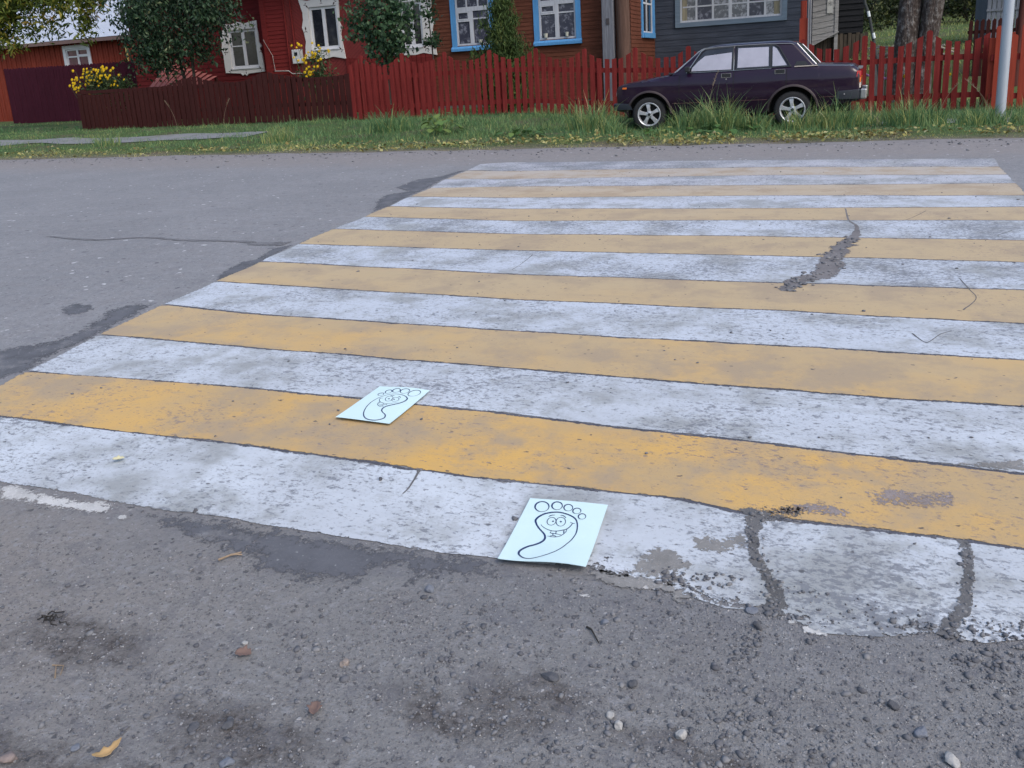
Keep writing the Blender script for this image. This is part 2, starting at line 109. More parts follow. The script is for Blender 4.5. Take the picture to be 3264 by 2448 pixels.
class MB:
    """collects faces and links them as ONE mesh object"""
    def __init__(s): s.v = []; s.f = []; s.m = []
    def add(s, vs, fs, mi=0):
        b = len(s.v); s.v += [tuple(v) for v in vs]
        for f in fs: s.f.append(tuple(b + i for i in f)); s.m.append(mi)
    def box(s, x0, x1, y0, y1, z0, z1, mi=0):
        s.add([(x0,y0,z0),(x1,y0,z0),(x1,y1,z0),(x0,y1,z0),(x0,y0,z1),(x1,y0,z1),(x1,y1,z1),(x0,y1,z1)],
              [(0,3,2,1),(4,5,6,7),(0,1,5,4),(1,2,6,5),(2,3,7,6),(3,0,4,7)], mi)
    def quad(s, a, b, c, d, mi=0): s.add([a, b, c, d], [(0,1,2,3)], mi)
    def bar(s, p, q, w, h, mi=0):
        p, q = Vector(p), Vector(q); d = (q - p).normalized()
        up = Vector((0,0,1)) if abs(d.z) < 0.95 else Vector((0,1,0))
        a = d.cross(up).normalized() * w / 2; b = a.cross(d).normalized() * h / 2
        s.add([p-a-b, p+a-b, p+a+b, p-a+b, q-a-b, q+a-b, q+a+b, q-a+b],
              [(0,3,2,1),(4,5,6,7),(0,1,5,4),(1,2,6,5),(2,3,7,6),(3,0,4,7)], mi)
    def tube(s, pts, rad, n=8, mi=0, cap=True):
        pts = [Vector(p) for p in pts]; k = len(pts)
        if not hasattr(rad, '__len__'): rad = [rad] * k
        ref = Vector((0.3, 1, 0.1)).normalized(); vs = []
        for i, p in enumerate(pts):
            d = (pts[min(i+1,k-1)] - pts[max(i-1,0)]).normalized()
            a = d.cross(ref)
            if a.length < 0.05: a = d.cross(Vector((1,0,0)))
            a.normalize(); b = d.cross(a)
            for j in range(n):
                t = 2*math.pi*j/n; vs.append(p + (a*math.cos(t) + b*math.sin(t)) * rad[i])
        fs = [(i*n+j, i*n+(j+1)%n, (i+1)*n+(j+1)%n, (i+1)*n+j) for i in range(k-1) for j in range(n)]
        if cap: fs += [tuple(range(n))[::-1], tuple((k-1)*n+j for j in range(n))]
        s.add(vs, fs, mi)
    def prism_y(s, poly, y0, y1, mi=0):
        """polygon of (x, z) extruded from y0 (front) to y1"""
        n = len(poly)
        s.add([(x,y0,z) for x,z in poly] + [(x,y1,z) for x,z in poly],
              [tuple(range(n)), tuple(range(2*n-1, n-1, -1))] + [(i, i+n, (i+1)%n+n, (i+1)%n) for i in range(n)], mi)
    def prism_x(s, poly, x0, x1, mi=0):
        n = len(poly)
        s.add([(x0,y,z) for y,z in poly] + [(x1,y,z) for y,z in poly],
              [tuple(range(n)), tuple(range(2*n-1, n-1, -1))] + [(i, i+n, (i+1)%n+n, (i+1)%n) for i in range(n)], mi)
    def build(s, name, mats, parent=None, smooth=None, bevel=0, fix=True):
        me = bpy.data.meshes.new(name); me.from_pydata(s.v, [], s.f)
        if not isinstance(mats, (list, tuple)): mats = [mats]
        for m in mats: me.materials.append(m)
        if len(mats) > 1: me.polygons.foreach_set('material_index', s.m)
        if fix or bevel:
            bm = bmesh.new(); bm.from_mesh(me)
            if bevel: bmesh.ops.remove_doubles(bm, verts=bm.verts, dist=1e-5)
            bmesh.ops.recalc_face_normals(bm, faces=bm.faces)
            bm.to_mesh(me); bm.free()
        if smooth is not None:
            me.polygons.foreach_set('use_smooth', [True]*len(me.polygons))
            me.set_sharp_from_angle(angle=math.radians(smooth))
        me.update()
        o = bpy.data.objects.new(name, me); COL.objects.link(o)
        if parent: o.parent = parent
        if bevel:
            b = o.modifiers.new('bevel', 'BEVEL'); b.width = bevel; b.segments = 2; b.limit_method = 'ANGLE'; b.angle_limit = math.radians(40)
        return o

def np_mesh(name, V, F, mat, parent=None, attrs=None, smooth=False):
    """V (n,3), F (m,k) arrays -> one mesh object; attrs: name -> per-vertex floats"""
    V = np.asarray(V, np.float32); F = np.asarray(F, np.int32); k = F.shape[1]
    me = bpy.data.meshes.new(name)
    me.vertices.add(len(V)); me.vertices.foreach_set('co', V.ravel())
    me.loops.add(F.size); me.loops.foreach_set('vertex_index', F.ravel())
    me.polygons.add(len(F)); me.polygons.foreach_set('loop_start', np.arange(len(F), dtype=np.int32) * k)
    if smooth: me.polygons.foreach_set('use_smooth', np.ones(len(F), bool))
    for an, av in (attrs or {}).items():
        a = me.attributes.new(an, 'FLOAT', 'POINT'); a.data.foreach_set('value', np.asarray(av, np.float32))
    me.materials.append(mat); me.update(calc_edges=True); me.validate()
    o = bpy.data.objects.new(name, me); COL.objects.link(o)
    if parent: o.parent = parent
    return o

# ---------------------------------------------------------------- material helpers
class NT:
    def __init__(s, name):
        s.mat = bpy.data.materials.new(name); s.mat.use_nodes = True
        s.t = s.mat.node_tree; s.t.nodes.clear()
        s.out = s.t.nodes.new('ShaderNodeOutputMaterial')
        s.co = s.t.nodes.new('ShaderNodeTexCoord').outputs['Object']
    def n(s, kind, ins=None, **kw):
        nd = s.t.nodes.new(kind)
        for k, v in kw.items(): setattr(nd, k, v)
        for k, v in (ins or {}).items():
            if isinstance(v, bpy.types.NodeSocket): s.t.links.new(v, nd.inputs[k])
            else: nd.inputs[k].default_value = v
        return nd
    def map(s, sc=(1,1,1), rot=(0,0,0), loc=(0,0,0), src=None):
        return s.n('ShaderNodeMapping', {'Vector': src or s.co, 'Scale': sc, 'Rotation': rot, 'Location': loc}).outputs[0]
    def noise(s, scale, detail=4, rough=.55, src=None, dist=0):
        return s.n('ShaderNodeTexNoise', {'Vector': src or s.co, 'Scale': scale, 'Detail': detail, 'Roughness': rough, 'Distortion': dist}).outputs['Fac']
    def voro(s, scale, src=None, out='Color', feature='F1'):
        return s.n('ShaderNodeTexVoronoi', {'Vector': src or s.co, 'Scale': scale}, feature=feature).outputs[out]
    def ramp(s, fac, stops, interp='LINEAR'):
        nd = s.n('ShaderNodeValToRGB', {'Fac': fac}); cr = nd.color_ramp; cr.interpolation = interp
        while len(cr.elements) < len(stops): cr.elements.new(0.5)
        for e, (p, c) in zip(cr.elements, stops):
            e.position = p; e.color = (c, c, c, 1) if not hasattr(c, '__len__') else (*c, 1)
        return nd.outputs[0]
    def step(s, fac, a, b):
        return s.n('ShaderNodeMapRange', {'Value': fac, 'From Min': a, 'From Max': b, 'To Min': 0.0, 'To Max': 1.0}, interpolation_type='SMOOTHSTEP').outputs[0]
    def mix(s, fac, a, b, blend='MIX'):
        nd = s.n('ShaderNodeMix', {0: fac}, data_type='RGBA', blend_type=blend)
        for i, v in ((6, a), (7, b)):
            if isinstance(v, bpy.types.NodeSocket): s.t.links.new(v, nd.inputs[i])
            else: nd.inputs[i].default_value = (*v, 1) if len(v) == 3 else v
        return nd.outputs[2]
    def math(s, op, a, b=0.0, c=None):
        ins = {0: a, 1: b}
        if c is not None: ins[2] = c
        return s.n('ShaderNodeMath', ins, operation=op).outputs[0]
    def attr(s, name): return s.n('ShaderNodeAttribute', attribute_name=name).outputs['Fac']
    def sep(s, v=None):
        o = s.n('ShaderNodeSeparateXYZ', {0: v or s.co}).outputs; return o[0], o[1], o[2]
    def bump(s, h, strength=.5, dist=.01, nrm=None):
        ins = {'Height': h, 'Strength': strength, 'Distance': dist}
        if nrm: ins['Normal'] = nrm
        return s.n('ShaderNodeBump', ins).outputs[0]
    def bsdf(s, col, rough=.8, nrm=None, **kw):
        ins = {'Base Color': col if isinstance(col, bpy.types.NodeSocket) else (*col, 1), 'Roughness': rough}
        if nrm: ins['Normal'] = nrm
        for k, v in kw.items(): ins[k.replace('_', ' ')] = v
        return s.n('ShaderNodeBsdfPrincipled', ins)
    def done(s, sh): s.t.links.new(sh.outputs[0] if hasattr(sh, 'outputs') else sh, s.out.inputs['Surface']); return s.mat

MATS = {}
def plain(name, col, rough=.6, var=.25, scale=6, bump=0, bscale=40, stretch=(1,1,1), metallic=0, spec=.5, coat=0):
    """a colour with soft variation, worn a little"""
    if name in MATS: return MATS[name]
    N = NT(name); m = N.map(stretch)
    f = N.noise(scale, 5, .6, m)
    c = N.mix(f, tuple(x*(1-var) for x in col), tuple(min(1,x*(1+var)) for x in col))
    nrm = N.bump(N.noise(bscale, 4, .6, m), bump, .01) if bump else None
    MATS[name] = N.done(N.bsdf(c, rough, nrm, Metallic=metallic, Specular_IOR_Level=spec, Coat_Weight=coat, Coat_Roughness=.08))
    return MATS[name]

def flecks(N, scale, thr, size, off=0.0, stretch=(1,1,1)):
    """sparse small irregular grains: 1 inside a grain"""
    m = N.map(stretch, loc=(off, off*.7, 0)); w = N.n('ShaderNodeTexNoise', {'Vector': m, 'Scale': scale*1.5, 'Detail': 2.0}).outputs['Color']
    m2 = N.n('ShaderNodeVectorMath', {0: m, 1: N.n('ShaderNodeVectorMath', {0: w, 1: (.9/scale,)*3}, operation='MULTIPLY').outputs[0]}, operation='ADD').outputs[0]
    v = N.n('ShaderNodeTexVoronoi', {'Vector': m2, 'Scale': scale}); c = N.n('ShaderNodeSeparateColor', {0: v.outputs['Color']}).outputs
    return N.math('MULTIPLY', N.step(c[0], thr, thr+.02), N.step(N.math('MULTIPLY', v.outputs['Distance'], N.math('ADD', .7, N.math('MULTIPLY', c[1], .8))), size+.07, size-.05))

STAINS = [(-1.46,1.06,.20,.075), (-.97,.95,.20,.075), (-.62,1.12,.17,.065), (-.50,1.19,.13,.09), (-.15,1.17,.22,.045), (-1.25,.80,.35,.05)]
def stains(N):
    """damp dark earth spread on the shoulder in a few irregular patches"""
    wv = N.n('ShaderNodeTexNoise', {'Vector': N.co, 'Scale': 9.0, 'Detail': 5.0, 'Roughness': .7}).outputs['Color']
    p = N.n('ShaderNodeVectorMath', {0: N.co, 1: N.n('ShaderNodeVectorMath', {0: N.n('ShaderNodeVectorMath', {0: wv, 1: (.5,.5,.5)}, operation='SUBTRACT').outputs[0], 1: (.26,.26,0)}, operation='MULTIPLY').outputs[0]}, operation='ADD').outputs[0]
    tot = None
    for cx, cy, rx, ry in STAINS:
        q = N.n('ShaderNodeVectorMath', {0: N.n('ShaderNodeVectorMath', {0: p, 1: (cx, cy, 0)}, operation='SUBTRACT').outputs[0], 1: (1/rx, 1/ry, 0)}, operation='MULTIPLY').outputs[0]
        m = N.step(N.n('ShaderNodeVectorMath', {0: q}, operation='LENGTH').outputs['Value'], 1.25, .35)
        tot = m if tot is None else N.math('MAXIMUM', tot, m)
    return N.math('MULTIPLY', tot, N.math('ADD', .45, N.math('MULTIPLY', N.step(N.noise(20, 5, .75), .40, .60), .5)))

def asphalt_colour(N):
    """shared colour of the worn road: aggregate, grains, dust towards the verge, earth on the near shoulder"""
    x, y, z = N.sep()
    base = N.mix(N.step(N.noise(1.1, 5, .6), .3, .7), (.190,.192,.202), (.235,.236,.247))
    base = N.mix(N.step(N.noise(7, 5, .65), .40, .72), base, (.208,.203,.210))
    g = N.noise(190, 3, .65); base = N.mix(N.step(g, .42, .30), base, (.13,.13,.148)); base = N.mix(N.math('MULTIPLY', N.step(g, .60, .75), .6), base, (.40,.40,.42))
    cg = N.noise(34, 6, .78); base = N.mix(N.math('MULTIPLY', N.step(cg, .47, .36), .62), base, (.125,.128,.15)); base = N.mix(N.math('MULTIPLY', N.step(cg, .55, .66), .40), base, (.385,.39,.42))
    base = N.mix(N.math('MULTIPLY', N.step(N.noise(3.2, 6, .7, N.map((.5,1.3,1), loc=(2,9,0))), .54, .70), .35), base, (.175,.172,.185))
    n1 = N.noise(2.6, 6, .62)
    near = N.step(N.math('ADD', y, N.math('MULTIPLY', n1, .9)), 2.25, 1.65)
    left = N.step(N.math('ADD', x, N.math('MULTIPLY', n1, .8)), -.4, -1.5)
    earth = N.mix(left, (.242,.238,.236), (.268,.246,.232))
    earth = N.mix(N.math('MULTIPLY', N.step(N.noise(7, 6, .7), .50, .64), .45), earth, (.19,.182,.18))
    earth = N.mix(N.step(N.noise(85, 5, .78), .36, .48), N.mix(.72, earth, (.055,.055,.062)), earth)
    earth = N.mix(N.math('MULTIPLY', N.step(N.noise(44, 5, .75), .52, .62), .5), earth, (.33,.335,.35)); earth = N.mix(N.math('MULTIPLY', N.step(N.noise(32, 6, .78, N.map((1,1,1), loc=(3,3,0))), .43, .35), .6), earth, (.075,.075,.082))
    base = N.mix(N.math('MULTIPLY', near, .85), base, earth)
    base = N.mix(N.math('MULTIPLY', stains(N), near), base, N.mix(N.step(N.noise(70, 5, .75), .42, .58), (.055,.048,.047), (.135,.122,.118)))
    far = N.step(N.math('ADD', y, N.math('MULTIPLY', n1, 1.6)), 9.7, 11.3)
    base = N.mix(N.math('MULTIPLY', far, .8), base, (.225,.203,.196))
    base = N.mix(N.math('MULTIPLY', N.math('MULTIPLY', N.step(N.noise(5, 4, .7, N.map((.35,1.6,1))), .56, .66), N.step(y, 9.9, 11.3)), .55), base, (.10,.09,.088))
    far_g = N.step(y, 2.2, 3.4)
    lg3 = flecks(N, 14, .85, .16, 5.5); base = N.mix(N.math('MULTIPLY', N.math('MULTIPLY', lg3, .9), far_g), base, (.60,.60,.62))
    dk3 = flecks(N, 13, .84, .17, 2.1); base = N.mix(N.math('MULTIPLY', N.math('MULTIPLY', dk3, .8), far_g), base, (.07,.07,.085))
    mt = N.noise(11, 5, .8); base = N.mix(N.math('MULTIPLY', N.step(mt, .48, .38), .45), base, (.15,.15,.172)); base = N.mix(N.math('MULTIPLY', N.step(mt, .54, .66), .25), base, (.34,.34,.365))
    lg = flecks(N, 75, .91, .24); base = N.mix(N.math('MULTIPLY', lg, .75), base, (.45,.445,.455))
    dk = flecks(N, 55, .86, .26, 3.3); base = N.mix(N.math('MULTIPLY', dk, .75), base, (.075,.075,.085))
    lg2 = flecks(N, 125, .80, .30, 7.7); base = N.mix(N.math('MULTIPLY', lg2, .40), base, (.38,.375,.38))
    h = N.math('ADD', N.math('ADD', N.noise(130, 5, .7), N.math('MULTIPLY', cg, .7)), N.math('ADD', N.math('MULTIPLY', N.math('ADD', lg, lg2), .35), N.math('MULTIPLY', dk, -.45)))
    return base, h

def mat_asphalt():
    N = NT('asphalt'); c, h = asphalt_colour(N); x, y, z = N.sep()
    nr = N.math('ADD', .22, N.math('MULTIPLY', N.step(y, 2.4, 1.6), .62))
    return N.done(N.bsdf(c, .88, N.bump(h, nr, .009), Specular_IOR_Level=.35))

def mat_paint(name, cols, dirt, wearcol, flk):
    """road paint on asphalt, worn where the wear attribute and the noise say so, ragged at its edges; dustier towards the far verge"""
    N = NT(name); asp, h = asphalt_colour(N); x, y, z = N.sep()
    wear, edge = N.attr('wear'), N.attr('edge')
    c1 = N.mix(N.step(N.noise(1.7, 5, .6), .38, .64), cols[0], cols[1])
    dust = N.step(N.math('ADD', y, N.math('MULTIPLY', N.noise(.9, 4, .6), 3.0)), 2.9, 6.0)
    c = N.mix(dust, c1, cols[2])
    c = N.mix(N.step(N.math('ADD', y, N.math('MULTIPLY', N.noise(1.3, 4, .6), 2.0)), 6.8, 10.2), c, cols[3])
    c = N.mix(N.math('MULTIPLY', N.step(N.noise(2.4, 6, .70, N.map((1,1,1), loc=(3,1,0))), .44, .64), .85), c, dirt)
    c = N.mix(N.math('MULTIPLY', N.step(N.noise(9, 6, .75, N.map((.7,1.2,1), loc=(1,1,0))), .54, .68), .5), c, dirt)
    st = N.step(N.noise(2.2, 4, .6, N.map((.22,2.6,1), loc=(1,5,0))), .55, .72)
    c = N.mix(N.math('MULTIPLY', st, .4), c, dirt)
    mid = N.noise(24, 5, .72); big = N.noise(3.6, 6, .7, N.map((1,1,1), loc=(9,4,0)))
    dens = N.math('ADD', N.math('MULTIPLY', N.noise(2.0, 4, .6, N.map((1,1,1), loc=(5,8,0))), .34), N.math('MULTIPLY', wear, .16))
    # dark irregular flecks where the paint has lifted off single stones
    f1 = N.step(N.math('ADD', N.noise(40, 5, .74, N.map((.75,1.15,1), loc=(2,7,0))), dens), .80 - flk, .88 - flk)
    f2 = N.step(N.math('ADD', N.noise(100, 4, .68, N.map((.8,1.1,1), loc=(6,3,0))), dens), .80 - flk, .90 - flk)
    c = N.mix(N.math('MULTIPLY', f2, .55), c, wearcol); c = N.mix(N.math('MULTIPLY', f1, .78), c, wearcol)
    sp = flecks(N, 48, .93, .20, 1.7, (.8,1.2,1)); c = N.mix(N.math('MULTIPLY', sp, .8), c, (.07,.07,.078))
    fl = N.step(N.math('ADD', N.math('MULTIPLY', big, .75), N.math('ADD', N.math('MULTIPLY', mid, .42), N.math('MULTIPLY', wear, .34))), .90, .95)
    c = N.mix(N.math('MULTIPLY', fl, .9), c, asp)
    nrm = N.bump(N.math('ADD', N.math('MULTIPLY', h, .5), N.math('MULTIPLY', N.math('ADD', f1, N.math('ADD', fl, sp)), -.6)), .35, .008)
    sh = N.bsdf(c, .72, nrm, Specular_IOR_Level=.4)
    rag = N.math('ADD', .5, N.math('MULTIPLY', N.attr('rag'), 5.0))
    a = N.step(N.math('ADD', edge, N.math('MULTIPLY', N.math('SUBTRACT', N.math('ADD', N.math('MULTIPLY', N.noise(30, 5, .75), .6), N.math('MULTIPLY', N.noise(9, 4, .7), .4)), .48), rag)), .06, .16)
    tr = N.n('ShaderNodeBsdfTransparent')
    return N.done(N.n('ShaderNodeMixShader', {0: a, 1: tr.outputs[0], 2: sh.outputs[0]}))

def mat_patch(name, col, rough=.9, soft=1.0, nsc=14, amp=1.7):
    """tar / broken asphalt laid over the road with a ragged rim"""
    N = NT(name); asp, h = asphalt_colour(N)
    c = N.mix(N.step(N.noise(7, 5, .65), .3, .7), tuple(v*.82 for v in col), tuple(v*1.2 for v in col))
    c = N.mix(N.math('MULTIPLY', N.step(N.noise(150, 3, .65), .55, .75), .5), c, tuple(min(1, v*1.9) for v in col))
    c = N.mix(N.math('MULTIPLY', flecks(N, 80, .88, .24, 4.1), .6), c, (.36,.36,.37))
    c = N.mix(N.math('MULTIPLY', N.step(N.noise(5.5, 6, .7, N.map((1,1,1), loc=(8,1,0))), .53, .66), .6), c, asp)
    sh = N.bsdf(c, rough, N.bump(h, .35, .01), Specular_IOR_Level=.3)
    a = N.step(N.math('ADD', N.attr('edge'), N.math('MULTIPLY', N.math('SUBTRACT', N.math('ADD', N.math('MULTIPLY', N.noise(nsc, 6, .75), .65), N.math('MULTIPLY', N.noise(nsc*4, 4, .7), .35)), .5), amp)), .12, .12 + .22*soft)
    return N.done(N.n('ShaderNodeMixShader', {0: a, 1: N.n('ShaderNodeBsdfTransparent').outputs[0], 2: sh.outputs[0]}))

def mat_leaf(name, stops, trans=.3, rough=.55):
    N = NT(name); c = N.ramp(N.attr('tint'), stops)
    d = N.bsdf(c, rough, Specular_IOR_Level=.3)
    t = N.n('ShaderNodeBsdfTranslucent', {'Color': c})
    mx = N.n('ShaderNodeMixShader', {0: trans, 1: d.outputs[0], 2: t.outputs[0]})
    return N.done(mx)

def mat_wood(name, col, dark=.5, rough=.75, axis='z', var=.25, worn=None):
    """painted or bare boards with grain along an axis"""
    N = NT(name)
    sc = {'z': (9,9,.6), 'x': (.6,9,9), 'y': (9,.6,9)}[axis]
    g = N.noise(3.0, 5, .65, N.map(sc)); b = N.noise(.9, 3, .5)
    c = N.mix(N.step(g, .3, .75), tuple(v*(1-var) for v in col), tuple(v*(1+var) for v in col))
    c = N.mix(N.math('MULTIPLY', N.step(b, .45, .8), .5), c, tuple(v*dark for v in col))
    if worn: c = N.mix(N.math('MULTIPLY', N.step(N.noise(5, 6, .7, N.map(sc)), .60, .72), .55), c, worn)
    return N.done(N.bsdf(c, max(rough, .8), N.bump(g, .25, .006), Specular_IOR_Level=.10))

M_ASPH = mat_asphalt()
M_WHITE = mat_paint('white_road_paint', [(.47,.50,.545), (.57,.61,.665), (.49,.53,.60), (.43,.435,.48)], (.275,.285,.285), (.165,.175,.20), .05)
M_YELLOW = mat_paint('yellow_road_paint', [(.46,.320,.160), (.63,.370,.095), (.455,.35,.215), (.42,.375,.33)], (.355,.275,.190), (.23,.185,.175), -.015)
M_TAR = mat_patch('tar_patch', (.105,.108,.122), soft=1.8, nsc=11, amp=3.0)
M_DIRT = mat_patch('broken_asphalt', (.160,.151,.155), .95, .6, 18, 5.0)
M_GRIT = mat_patch('crack_grit', (.118,.117,.120), .95, .5, 36, 9.0)
M_WIDE = mat_patch('old_seam', (.150,.150,.160), .95, 2.0, 7, 7.0)
M_BARE = mat_patch('bare_shoulder', (.222,.217,.212), .95, .3, 24, 5.5)
M_SCUFF = mat_patch('scuffed_asphalt', (.265,.225,.215), .95, .8, 26, 9.0)
M_CRACK = mat_patch('crack_dirt', (.125,.122,.128), .95, .8, 24, 5.0)
M_SEAM = mat_patch('seam_tar', (.085,.088,.11), .95, .8, 9, 4.0)
M_OLDPAINT = mat_patch('old_paint', (.47,.465,.46), .85, .35, 34, 4.2)

# ---------------------------------------------------------------- terrain
def sst(a, b, x):
    t = np.clip((np.asarray(x, float) - a) / (b - a), 0, 1); return t*t*(3-2*t)
def H(x, y):
    x = np.asarray(x, float); y = np.asarray(y, float)
    left = sst(-3.0, -7.5, x) * (.19 * sst(12.6, 17.0, y))
    right = sst(-4.5, -1.5, x) * (-.035 * sst(12.0, 15, y) - .02 * sst(16, 18, y))
    und = .018 * np.sin(x*1.7 + y*.9) * np.sin(x*.63 - y*1.31) * sst(12.0, 12.8, y)
    rise = sst(-1.2, .6, x) * (1.05*sst(22.2, 26.5, y) + .075*np.clip(y-26, 0, 22))
    return -.035 + .03 * sst(11.6, 12.6, y) + left + right + und + rise
def hz(x, y): return float(H(x, y))

def mat_ground():
    N = NT('earth_and_turf'); x, y, z = N.sep()
    g = N.mix(N.noise(3, 6, .65), (.050,.085,.030), (.085,.115,.040))
    g = N.mix(N.step(N.noise(1.1, 5, .6), .45, .7), g, (.10,.085,.055))
    d = N.mix(N.noise(14, 6, .7), (.13,.11,.085), (.20,.175,.15))
    e = N.step(N.math('ADD', y, N.math('MULTIPLY', N.noise(4, 6, .7), 1.2)), 13.2, 12.2)
    c = N.mix(e, g, d)
    return N.done(N.bsdf(c, .95, N.bump(N.noise(30, 6, .7), .6, .03), Specular_IOR_Level=.15))
M_GROUND = mat_ground()

def grid(name, xs, ys, zf, mat, label, cat, kind='structure'):
    X, Y = np.meshgrid(xs, ys); Z = zf(X, Y)
    V = np.stack([X, Y, Z], -1).reshape(-1, 3); nx, ny = len(xs), len(ys)
    I = np.arange(nx*ny).reshape(ny, nx)
    F = np.stack([I[:-1,:-1], I[:-1,1:], I[1:,1:], I[1:,:-1]], -1).reshape(-1, 4)
    return tag(np_mesh(name, V, F, mat, smooth=True), label, cat, kind=kind)

def farground(X, Y): return H(X, Y)
gx = np.concatenate([[-400,-200,-110], np.arange(-70, 45, .5), [70,120,250,400]]); gy = np.concatenate([np.arange(11.3, 20, .3), np.arange(20, 60, 1.0), [70,90,130,200,400]])
grid('ground', gx, gy, farground, M_GROUND, 'uneven turf and bare earth from the far road edge back to the gardens', 'ground')
tag(np_mesh('shoulder_ground', [(-400,-400,-.07),(400,-400,-.07),(400,11.6,-.07),(-400,11.6,-.07)], [(0,1,2,3)], M_GROUND), 'bare earth underneath and beyond the road on the near side', 'ground', kind='structure')

# road: one sheet with a ragged far edge
rx = np.concatenate([np.linspace(-120,-26,40), np.arange(-25.6, 12, .2), np.linspace(12.5,120,40)])
edge_y = np.array([11.62 + .30*mnoise.noise(Vector((x*.5, 0, 3))) + .16*mnoise.noise(Vector((x*2.2, 0, 8))) - .010*min(0, x+6) * 0 for x in rx])
rows = [-60,-20,-6,-2,0,2,4,6,8,10,11]
RV = np.array([[(x, r, 0.0) for x in rx] for r in rows] + [[(x, e, -.004) for x, e in zip(rx, edge_y)]] + [[(x, e+.10, -.05) for x, e in zip(rx, edge_y)]]).reshape(-1,3)
nI = np.arange(len(RV)).reshape(len(rows)+2, len(rx))
RF = np.stack([nI[:-1,:-1], nI[:-1,1:], nI[1:,1:], nI[1:,:-1]], -1).reshape(-1,4)
tag(np_mesh('road', RV, RF, M_ASPH, smooth=True), 'worn grey asphalt village road crossing the whole picture', 'road', kind='structure')

# ---------------------------------------------------------------- crossing stripes
def interp_line(pts, xs):
    p = np.array(pts); x, y = p[:,0], p[:,1]
    o = np.argsort(x); x, y = x[o], y[o]
    r = np.interp(xs, x, y)
    sl = (y[-1]-y[0])/(x[-1]-x[0])
    r = np.where(xs < x[0], y[0] + (xs-x[0])*sl*.5, r); r = np.where(xs > x[-1], y[-1] + (xs-x[-1])*sl*.5, r)
    return r
LEFT = np.array([(-4.28,9.66),(-4.19,9.04),(-4.10,8.29),(-3.97,7.63),(-3.89,7.05),(-3.81,6.49),(-3.74,5.97),(-3.70,5.44),(-3.63,4.88),(-3.55,4.33),(-3.47,3.81),(-3.41,3.33),(-3.30,2.81),(-3.20,2.32),(-3.10,1.95),(-3.02,1.55)])
RIGHT = np.array([(1.43,9.7),(1.36,8.9),(1.32,7.8),(1.27,6.5),(1.22,5.0),(1.16,3.0),(1.10,1.2)])
def xl(y): return np.interp(y, LEFT[::-1,1], LEFT[::-1,0])
def xr(y): return np.interp(y, RIGHT[::-1,1], RIGHT[::-1,0])
def wob(x, k, a=.012): return a*mnoise.noise(Vector((x*2.3, k*3.7, 1.0))) + a*.5*mnoise.noise(Vector((x*9.0, k*3.7, 5.0)))
ORD = ['ragged one nearest the camera, broken by two cracks', 'under the top edge of the lone upper drawing', 'third from the camera, smooth and grey streaked', 'fourth from the camera, beside the dark tar strip',
       'that the dirt filled crack cuts through widest', 'that the dirt filled crack ends in, seventh of its colour from the far verge'] 
STR = []
WL = {0:'most faded pale stripe, the last one before the far verge', 2:'thin white stripe, second white one from the far verge', 4:'thin white stripe, third white one from the far verge',
      6:'white stripe with a forked hairline crack, fourth white one from the far verge', 8:'white stripe cut through by the widest part of the dirt filled crack',
      10:'white stripe just on the near side of the yellow one where the wide crack ends', 12:'wide white stripe whose near edge touches the top of the farther drawing', 14:'ragged cracked white stripe nearest the camera, under the nearer drawing',
      1:'faded tan stripe farthest from the camera, by the dusty verge', 3:'faded tan stripe, second yellow one from the far verge', 5:'tan yellow stripe, third yellow one from the far verge',
      7:'yellow stripe that the upper narrow end of the wide crack cuts', 9:'yellow stripe in which the wide dirt filled crack ends', 11:'plain yellow stripe between the drawings and the cracked stripes', 13:'deep yellow scuffed stripe that the farther drawing lies on'}
NEARCUT = [(-9,-9)]
for i in range(15):
    far_l, near_l = LINES[i], LINES[i+1]
    yc = (far_l[0][1] + near_l[0][1]) / 2
    xs = np.arange(0, 1.0001, 1/110.); RG = []
    white = (i % 2 == 0)
    tt = np.array([0, .045, .25, .5, .70, .80, .88, .955, 1.0] if i == 14 else [0, .045, .25, .5, .75, .955, 1.0])
    V = []; E = []; Wr = []
    for s in xs:
        x0, x1 = xl(yc), xr(yc)
        xm = x0 + s*(x1-x0)
        yf = float(interp_line(far_l, np.array([xm]))[0]) + wob(xm, i) - (.0045 if i else 0)
        yn = float(interp_line(near_l, np.array([xm]))[0]) + wob(xm, i+1) + .0045
        for t in tt:
            y = yf + (yn-yf)*t
            xa, xb = float(xl(y)), float(xr(y))
            x = xa + s*(xb-xa) + .03*mnoise.noise(Vector((y*3, 2.2, 0))) * (1-s)
            V.append((x, y, .0022))
            # distance to the rim in units of 3 cm
            wdt = abs(yf-yn)
            lw = .11 if (i == 14 and x > -.62) else .03
            de = min(t*wdt/.03, (1-t)*wdt/lw, s*(xb-xa)/.03, (1-s)*(xb-xa)/.03)
            E.append(min(1, de)); RG.append(1.0 if lw > .05 and t > .4 else (.45 if i in (0, 14) else .30))
            w = .22 + .22*mnoise.noise(Vector((x*.8, y*.8, 4)))
            if i == 14: w += .05 + .03*max(0, min(1, (x+.75)/.4)) + (.05*max(0, (t-.55)/.45)*max(0, min(1, (x+.62)/.2)))
            if i == 13: w += .12 + .26*max(0, min(1, (x+.25)/.35))
            if i == 0: w += .42
            if i in (1,2,3): w += .08
            if i in (6,8): w += .14
            if i in (11,9): w -= .12
            Wr.append(w)
    n = len(tt); I = np.arange(len(V)).reshape(len(xs), n)
    F = np.stack([I[:-1,:-1], I[:-1,1:], I[1:,1:], I[1:,:-1]], -1).reshape(-1,4)[:, ::-1]
    o = np_mesh('road_stripe', V, F, M_WHITE if white else M_YELLOW, attrs={'edge': E, 'wear': Wr, 'rag': RG})
    tag(o, WL[i], 'road marking', 'painted stripes of the pedestrian crossing', 'structure')

